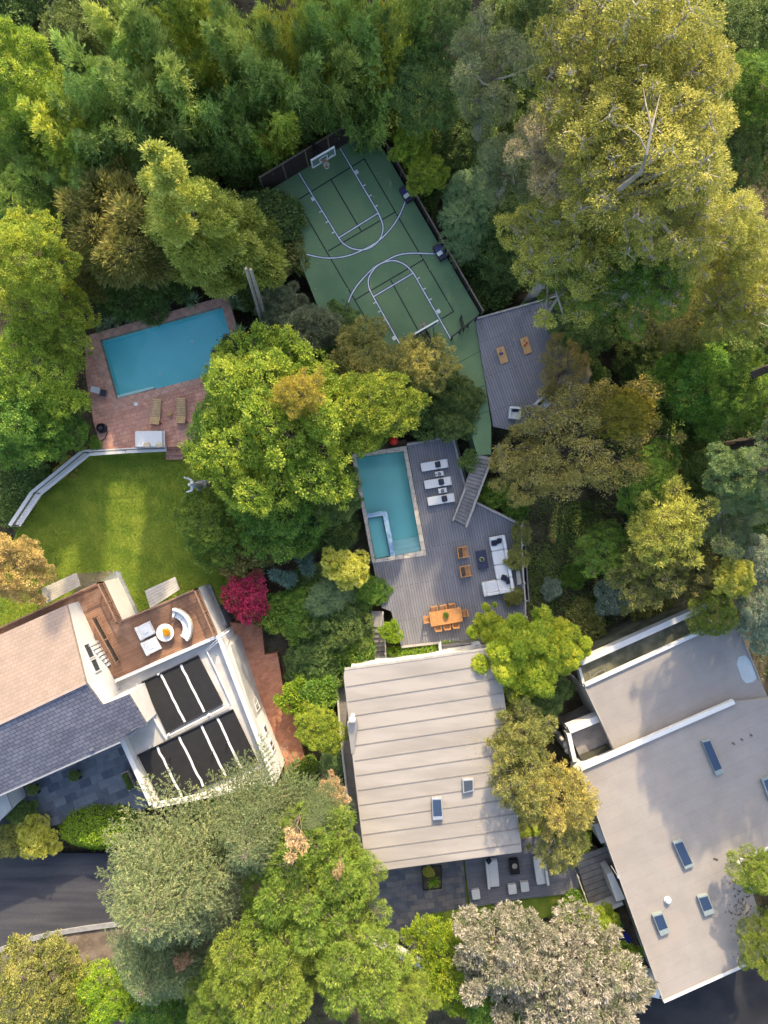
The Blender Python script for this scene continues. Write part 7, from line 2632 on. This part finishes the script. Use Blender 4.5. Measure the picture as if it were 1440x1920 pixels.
for i, (x, y, zt, rr) in enumerate(tall):
    zc_ = zt - 3.2
    q = Vector((x, y, th(x, y)))
    s_ = K * (CAM_H - zc_)
    plant('tall_euca', 720 + x / s_, 960 - y / s_, zc_, rr / s_ / 0.9, 'euca_g', 'tall eucalyptus beyond the top edge of the picture' if y > 40 else 'tall eucalyptus beyond the right edge of the picture',
          'eucalyptus_tree', 'tree', 'tall eucalyptus trees beyond the top edge' if y > 40 else 'tall eucalyptus trees beyond the right edge', bark='darkbark')

# agaves along the pool edge
ag = [(186, 616, 13), (202, 606, 15), (219, 602, 16), (244, 594, 18), (269, 586, 20), (309, 576, 19), (360, 563, 21), (411, 538, 22), (441, 567, 22), (449, 622, 18)]
gwhere = ['first agave from the left in the row behind the blue pool', 'second agave from the left in the row behind the blue pool', 'third agave from the left in the row behind the blue pool',
          'fourth agave from the left in the row behind the blue pool', 'fifth agave from the left in the row behind the blue pool', 'sixth agave from the left in the row behind the blue pool',
          'seventh agave from the left in the row behind the blue pool', 'agave standing apart above the right corner of the blue pool', 'large agave right of the blue pool corner', 'agave under the grey green shrub right of the blue pool']
for (px, py, rp), lb in zip(ag, gwhere):
    plant('rosette', px, py, 0.9, rp, 'agave', lb, 'agave', 'agave', 'agaves planted round the blue pool', zb=0.1)
plant('rosette', 813, 1652, 0.5, 17, 'hedge', 'spiky yellow green yucca in the dark planting bed', 'yucca', 'yucca', zb=-0.36)
wf = plant('shrub', 805, 1637, 0.6, 11, 'yellow', 'cream flowered plant in the dark planting bed', 'flower', 'plant', zb=-0.36)

# small plants standing in bowls and pots
for root, rad, hz in bowl_plants:
    o = bpy.data.objects.new('foliage', PROTO['shrub'][0][0])
    COL.objects.link(o)
    o.parent = root
    s = rad / 2.0
    o.scale = (s, s, s)
    o.location = (0, 0, hz - 0.9 * s)
    o.material_slots[0].link = 'OBJECT'
    o.material_slots[0].material = LM['orange'] if 'orange' in root.name else LM['midgreen']
for root in courtyard_pots + [pb, pb, pb]:
    o = bpy.data.objects.new('foliage', PROTO['shrub'][1][0])
    COL.objects.link(o)
    o.parent = root
    s = 0.42 / 2.0 if root in courtyard_pots else 0.24 / 2
    o.scale = (s, s, s)
    o.location = (0, 0, 0.4) if root in courtyard_pots else (0, (-0.42, 0.0, 0.42)[len([c for c in pb.children if c.name.startswith('foliage')]) % 3], 0.38)
    o.material_slots[0].link = 'OBJECT'
    o.material_slots[0].material = LM['dark']


# clipped hedges
def hedge(name, label, pts_px, z0, z1, mat, seed, dens=330, L=0.13, W=0.085, round_=0.35):
    g = np.random.default_rng(seed)
    zt = z1
    P3 = [np.array(at(x, y, zt)) for x, y in pts_px]
    c = sum(P3) / len(P3)
    root = thing(name, label, 'hedge', (c[0], c[1], z0))
    poly = np.array([p[:2] for p in P3])
    mn, mx = poly.min(0), poly.max(0)
    area = (mx - mn).prod()
    n = int(area * dens)
    q = mn + (mx - mn) * g.random((n, 2))

    def inside(q, poly):
        ok = np.zeros(len(q), bool)
        j = len(poly) - 1
        for i in range(len(poly)):
            xi, yi, xj, yj = *poly[i], *poly[j]
            cnd = ((yi > q[:, 1]) != (yj > q[:, 1])) & (q[:, 0] < (xj - xi) * (q[:, 1] - yi) / (yj - yi + 1e-12) + xi)
            ok ^= cnd
            j = i
        return ok

    def edged(q):
        d = np.full(len(q), 9.0)
        for i in range(len(poly)):
            a, b = poly[i], poly[(i + 1) % len(poly)]
            ab = b - a
            t = np.clip(((q - a) @ ab) / (ab @ ab), 0, 1)
            d = np.minimum(d, np.linalg.norm(q - (a + t[:, None] * ab), axis=1))
        return d
    q = q[inside(q, poly)]
    d = edged(q)
    bulge = 0.12 * np.sin(q[:, 0] * 2.3) * np.cos(q[:, 1] * 2.9)
    hh = (zt - z0) * (1 - round_ * np.clip(1 - d / (0.45 * (zt - z0) + .2), 0, 1) ** 2) + bulge
    P = np.column_stack([q - c[:2], hh * 1.0 - 0.12 * g.random(len(q))])
    lv = Leaves()
    n = len(q)
    lv.add(P, np.column_stack([g.normal(0, 1, (n, 2)), g.normal(0.5, 0.5, n)]), UP + g.normal(0, 0.5, (n, 3)), L * g.uniform(0.7, 1.3, n), W, 0.5 + g.normal(0, 0.22, n))
    # sides
    for i in range(len(poly)):
        a, b = poly[i], poly[(i + 1) % len(poly)]
        m = int(np.linalg.norm(b - a) * (zt - z0) * dens * 0.8)
        t = g.random((m, 1))
        s_ = a + (b - a) * t - c[:2]
        nn = np.array([(b - a)[1], -(b - a)[0]])
        nn = nn / np.linalg.norm(nn)
        zz = g.random(m) * (zt - z0) * (1 - round_ * 0.9)
        lv.add(np.column_stack([s_ + nn * g.normal(0, 0.06, (m, 1)), zz]), np.column_stack([nn * 0.6 + g.normal(0, 0.6, (m, 2)), g.normal(0.3, 0.5, m)]), np.column_stack([np.tile(nn, (m, 1)), np.full(m, 0.6)]) + g.normal(0, 0.4, (m, 3)), L, W, 0.5 + g.normal(0, 0.2, m))
    me = lv.mesh('foliage')
    me.materials.append(LM[mat])
    o = bpy.data.objects.new('foliage', me)
    COL.objects.link(o)
    o.parent = root
    # twiggy core so that no light passes through
    mb = MB()
    core = [(c[0] + (p[0] - c[0]) * 0.86, c[1] + (p[1] - c[1]) * 0.86) for p in poly]
    mb.prism(core, z0 - 0.3, z0 + (zt - z0) * 0.5)
    mb.build('stem', M['darkbark'], root)
    return root


hedge('clipped_hedge', 'long clipped green hedge between the main deck and the pale roof', [(727, 1222), (768, 1214), (820, 1203), (824, 1216), (824, 1229), (780, 1235), (728, 1242)], -1.2, 0.35, 'hedge', 5)
hedge('clipped_hedge', 'round topped lime hedge above the street', [(100, 1558), (122, 1532), (165, 1520), (215, 1520), (246, 1530), (250, 1560), (225, 1600), (170, 1606), (122, 1596), (102, 1582)], -1.3, 0.9, 'hedge', 6, L=0.15, W=0.1, round_=0.6)
hedge('clipped_hedge', 'thin low green hedge strip at the lower right edge of the main deck', [(828, 1201), (870, 1195), (905, 1190), (906, 1195), (830, 1207)], -0.6, 0.15, 'hedge', 7)

# low ground cover over the soil
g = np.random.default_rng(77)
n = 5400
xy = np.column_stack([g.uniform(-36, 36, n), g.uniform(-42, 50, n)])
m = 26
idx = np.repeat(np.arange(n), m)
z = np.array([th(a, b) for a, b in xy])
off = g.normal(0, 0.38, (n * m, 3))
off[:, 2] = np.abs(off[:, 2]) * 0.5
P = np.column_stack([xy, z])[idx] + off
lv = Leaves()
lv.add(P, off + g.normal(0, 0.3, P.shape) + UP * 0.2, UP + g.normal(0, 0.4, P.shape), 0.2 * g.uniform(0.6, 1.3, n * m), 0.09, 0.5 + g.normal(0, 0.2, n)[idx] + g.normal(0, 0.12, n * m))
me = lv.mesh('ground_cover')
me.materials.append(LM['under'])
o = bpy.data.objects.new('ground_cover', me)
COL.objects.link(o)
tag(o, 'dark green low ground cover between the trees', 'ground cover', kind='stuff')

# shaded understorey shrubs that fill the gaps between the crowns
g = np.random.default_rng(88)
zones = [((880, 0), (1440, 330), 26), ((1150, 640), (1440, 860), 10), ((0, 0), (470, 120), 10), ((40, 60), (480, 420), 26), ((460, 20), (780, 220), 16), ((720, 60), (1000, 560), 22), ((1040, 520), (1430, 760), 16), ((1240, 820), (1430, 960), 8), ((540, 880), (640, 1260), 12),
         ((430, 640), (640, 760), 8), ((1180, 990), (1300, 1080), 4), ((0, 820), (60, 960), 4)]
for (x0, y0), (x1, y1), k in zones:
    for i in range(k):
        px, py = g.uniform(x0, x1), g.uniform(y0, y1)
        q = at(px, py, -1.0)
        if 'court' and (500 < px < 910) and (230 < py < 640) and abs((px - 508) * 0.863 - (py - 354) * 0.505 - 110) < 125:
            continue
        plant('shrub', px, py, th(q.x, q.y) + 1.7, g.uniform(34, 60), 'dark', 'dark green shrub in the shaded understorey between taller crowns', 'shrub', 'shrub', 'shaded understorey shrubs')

# mown grass blades
def grass(name, label, pts_px, z, nblades, seed):
    g = np.random.default_rng(seed)
    poly = np.array([tuple(at(x, y, z))[:2] for x, y in pts_px])
    mn, mx = poly.min(0), poly.max(0)
    q = mn + (mx - mn) * g.random((nblades * 2, 2))
    ok = np.zeros(len(q), bool)
    j = len(poly) - 1
    for i in range(len(poly)):
        xi, yi, xj, yj = *poly[i], *poly[j]
        ok ^= ((yi > q[:, 1]) != (yj > q[:, 1])) & (q[:, 0] < (xj - xi) * (q[:, 1] - yi) / (yj - yi + 1e-12) + xi)
        j = i
    q = q[ok]
    n = len(q)
    lv = Leaves()
    lv.add(np.column_stack([q, np.full(n, z)]), np.column_stack([g.normal(0, 0.5, (n, 2)), np.full(n, 0.8)]), g.normal(0, 1, (n, 3)), 0.1 * g.uniform(0.5, 1.4, n), 0.03, 0.5 + 0.25 * np.sin(q[:, 0] * 1.1 + q[:, 1] * 3.4) + g.normal(0, 0.2, n))
    me = lv.mesh(name)
    me.materials.append(M['grass'])
    o = bpy.data.objects.new(name, me)
    COL.objects.link(o)
    tag(o, label, 'grass', kind='stuff')


def slope_grass(name, label, pts_px, z, nb, seed, mat):
    g = np.random.default_rng(seed)
    poly = np.array([tuple(at(x, y, z))[:2] for x, y in pts_px])
    mn, mx = poly.min(0), poly.max(0)
    q = mn + (mx - mn) * g.random((nb, 2))
    ok = np.zeros(nb, bool)
    j = len(poly) - 1
    for i in range(len(poly)):
        xi, yi, xj, yj = *poly[i], *poly[j]
        ok ^= ((yi > q[:, 1]) != (yj > q[:, 1])) & (q[:, 0] < (xj - xi) * (q[:, 1] - yi) / (yj - yi + 1e-12) + xi)
        j = i
    ok &= (np.sin(q[:, 0] * 0.9) * np.cos(q[:, 1] * 0.8 + 1) + g.normal(0, 0.5, nb)) > -0.25
    q = q[ok]
    n = len(q)
    zz = np.array([th(a, b) for a, b in q])
    lv = Leaves()
    lv.add(np.column_stack([q, zz]), np.column_stack([g.normal(0, 0.8, (n, 2)), np.full(n, 0.8)]), UP + g.normal(0, 0.6, (n, 3)), 0.3 * g.uniform(0.5, 1.4, n), 0.06, 0.45 + 0.2 * np.sin(q[:, 0] * 1.4 + q[:, 1]) + g.normal(0, 0.2, n))
    me = lv.mesh(name)
    me.materials.append(mat)
    o = bpy.data.objects.new(name, me)
    COL.objects.link(o)
    tag(o, label, 'grass', kind='stuff')


slope_grass('rough_grass', 'rough dark green grass on the gully slope right of the main deck', [(970, 930), (1060, 940), (1200, 940), (1320, 900), (1440, 860), (1440, 1010), (1260, 1110), (1130, 1200), (1060, 1230), (985, 1160)], -2.5, 60000, 9, LM['bamboo'])
grass('grass', 'short mown grass blades covering the lawn', [(330, 852), (168, 856), (80, 931), (36, 990), (0, 1080), (0, 1180), (120, 1185), (200, 1095), (222, 1072), (260, 1150), (440, 1130), (470, 1040), (450, 900), (380, 850)], ZL, 60000, 4)


# fallen leaves on the hard surfaces
def fallen(name, label, pts_px, z, n, mat, seed):
    g = np.random.default_rng(seed)
    poly = np.array([tuple(at(x, y, z))[:2] for x, y in pts_px])
    mn, mx = poly.min(0), poly.max(0)
    q = mn + (mx - mn) * g.random((n, 2))
    ok = np.zeros(n, bool)
    j = len(poly) - 1
    for i in range(len(poly)):
        xi, yi, xj, yj = *poly[i], *poly[j]
        ok ^= ((yi > q[:, 1]) != (yj > q[:, 1])) & (q[:, 0] < (xj - xi) * (q[:, 1] - yi) / (yj - yi + 1e-12) + xi)
        j = i
    # leaves gather in drifts
    ok &= (np.sin(q[:, 0] * 1.7 + seed) * np.cos(q[:, 1] * 1.3) + g.normal(0, 0.5, n)) > 0.35
    q = q[ok]
    n = len(q)
    lv = Leaves()
    lv.add(np.column_stack([q, np.full(n, z + 0.035)]), np.column_stack([g.normal(0, 1, (n, 2)), g.normal(0, 0.1, n)]), UP + g.normal(0, 0.2, (n, 3)), 0.11 * g.uniform(0.5, 1.4, n), 0.06, g.random(n))
    me = lv.mesh(name)
    me.materials.append(LM[mat])
    o = bpy.data.objects.new(name, me)
    COL.objects.link(o)
    tag(o, label, 'fallen leaves', kind='stuff')


fallen('fallen_leaves', 'dry fallen leaves scattered on the upper deck', [(893, 602), (1060, 562), (1075, 785), (928, 798)], ZU, 900, 'olive', 1)
fallen('fallen_leaves', 'dry fallen leaves scattered on the green court', court_pts, ZC + 0.01, 1100, 'olive', 2)
fallen('fallen_leaves', 'dry fallen leaves scattered on the terracotta terrace', [(220, 768), (440, 705), (440, 750), (372, 834), (192, 838)], ZT, 260, 'tan', 3)
fallen('fallen_leaves', 'leaf litter on the dirt verge by the street', [(0, 1790), (70, 1764), (160, 1748), (290, 1730), (290, 1850), (0, 1850)], -1.34, 700, 'tan', 5)
fallen('fallen_leaves', 'fallen leaves on the right edge of the pale seamed roof', [(880, 1330), (948, 1330), (975, 1590), (860, 1600)], ZR, 420, 'brownolive', 6)


# the wood that carries on beyond the picture on all sides
g = np.random.default_rng(501)
lv = Leaves()
cs_, rs_ = [], []
while len(cs_) < 800:
    x, y = g.uniform(-75, 75), g.uniform(-70, 78)
    if (abs(x) < 33.5 and -44 < y < 47) or (24 < x < 40 and -15 < y < 18):
        continue
    cs_.append((x, y, th(x, y) + g.uniform(1.5, 5.5)))
    rs_.append(g.uniform(1.8, 3.4))
cs_, rs_ = np.array(cs_), np.array(rs_)
m = 230
idx = np.repeat(np.arange(len(cs_)), m)
u = nrm(g.normal(0, 1, (len(idx), 3)))
u[:, 2] = np.abs(u[:, 2]) - 0.25
P = cs_[idx] + u * rs_[idx][:, None] * g.uniform(0.75, 1.05, (len(idx), 1))
lv.add(P, u + g.normal(0, 0.6, P.shape), u * 0.5 + UP + g.normal(0, 0.3, P.shape), 0.75 * g.uniform(0.6, 1.3, len(idx)), 0.45, 0.5 + g.normal(0, 0.2, len(cs_))[idx] + g.normal(0, 0.15, len(idx)))
me = lv.mesh('surrounding_wood')
me.materials.append(LM['midgreen'])
o = bpy.data.objects.new('surrounding_wood', me)
COL.objects.link(o)
tag(o, 'green wood carrying on beyond the edges of the picture', 'wood', kind='stuff')
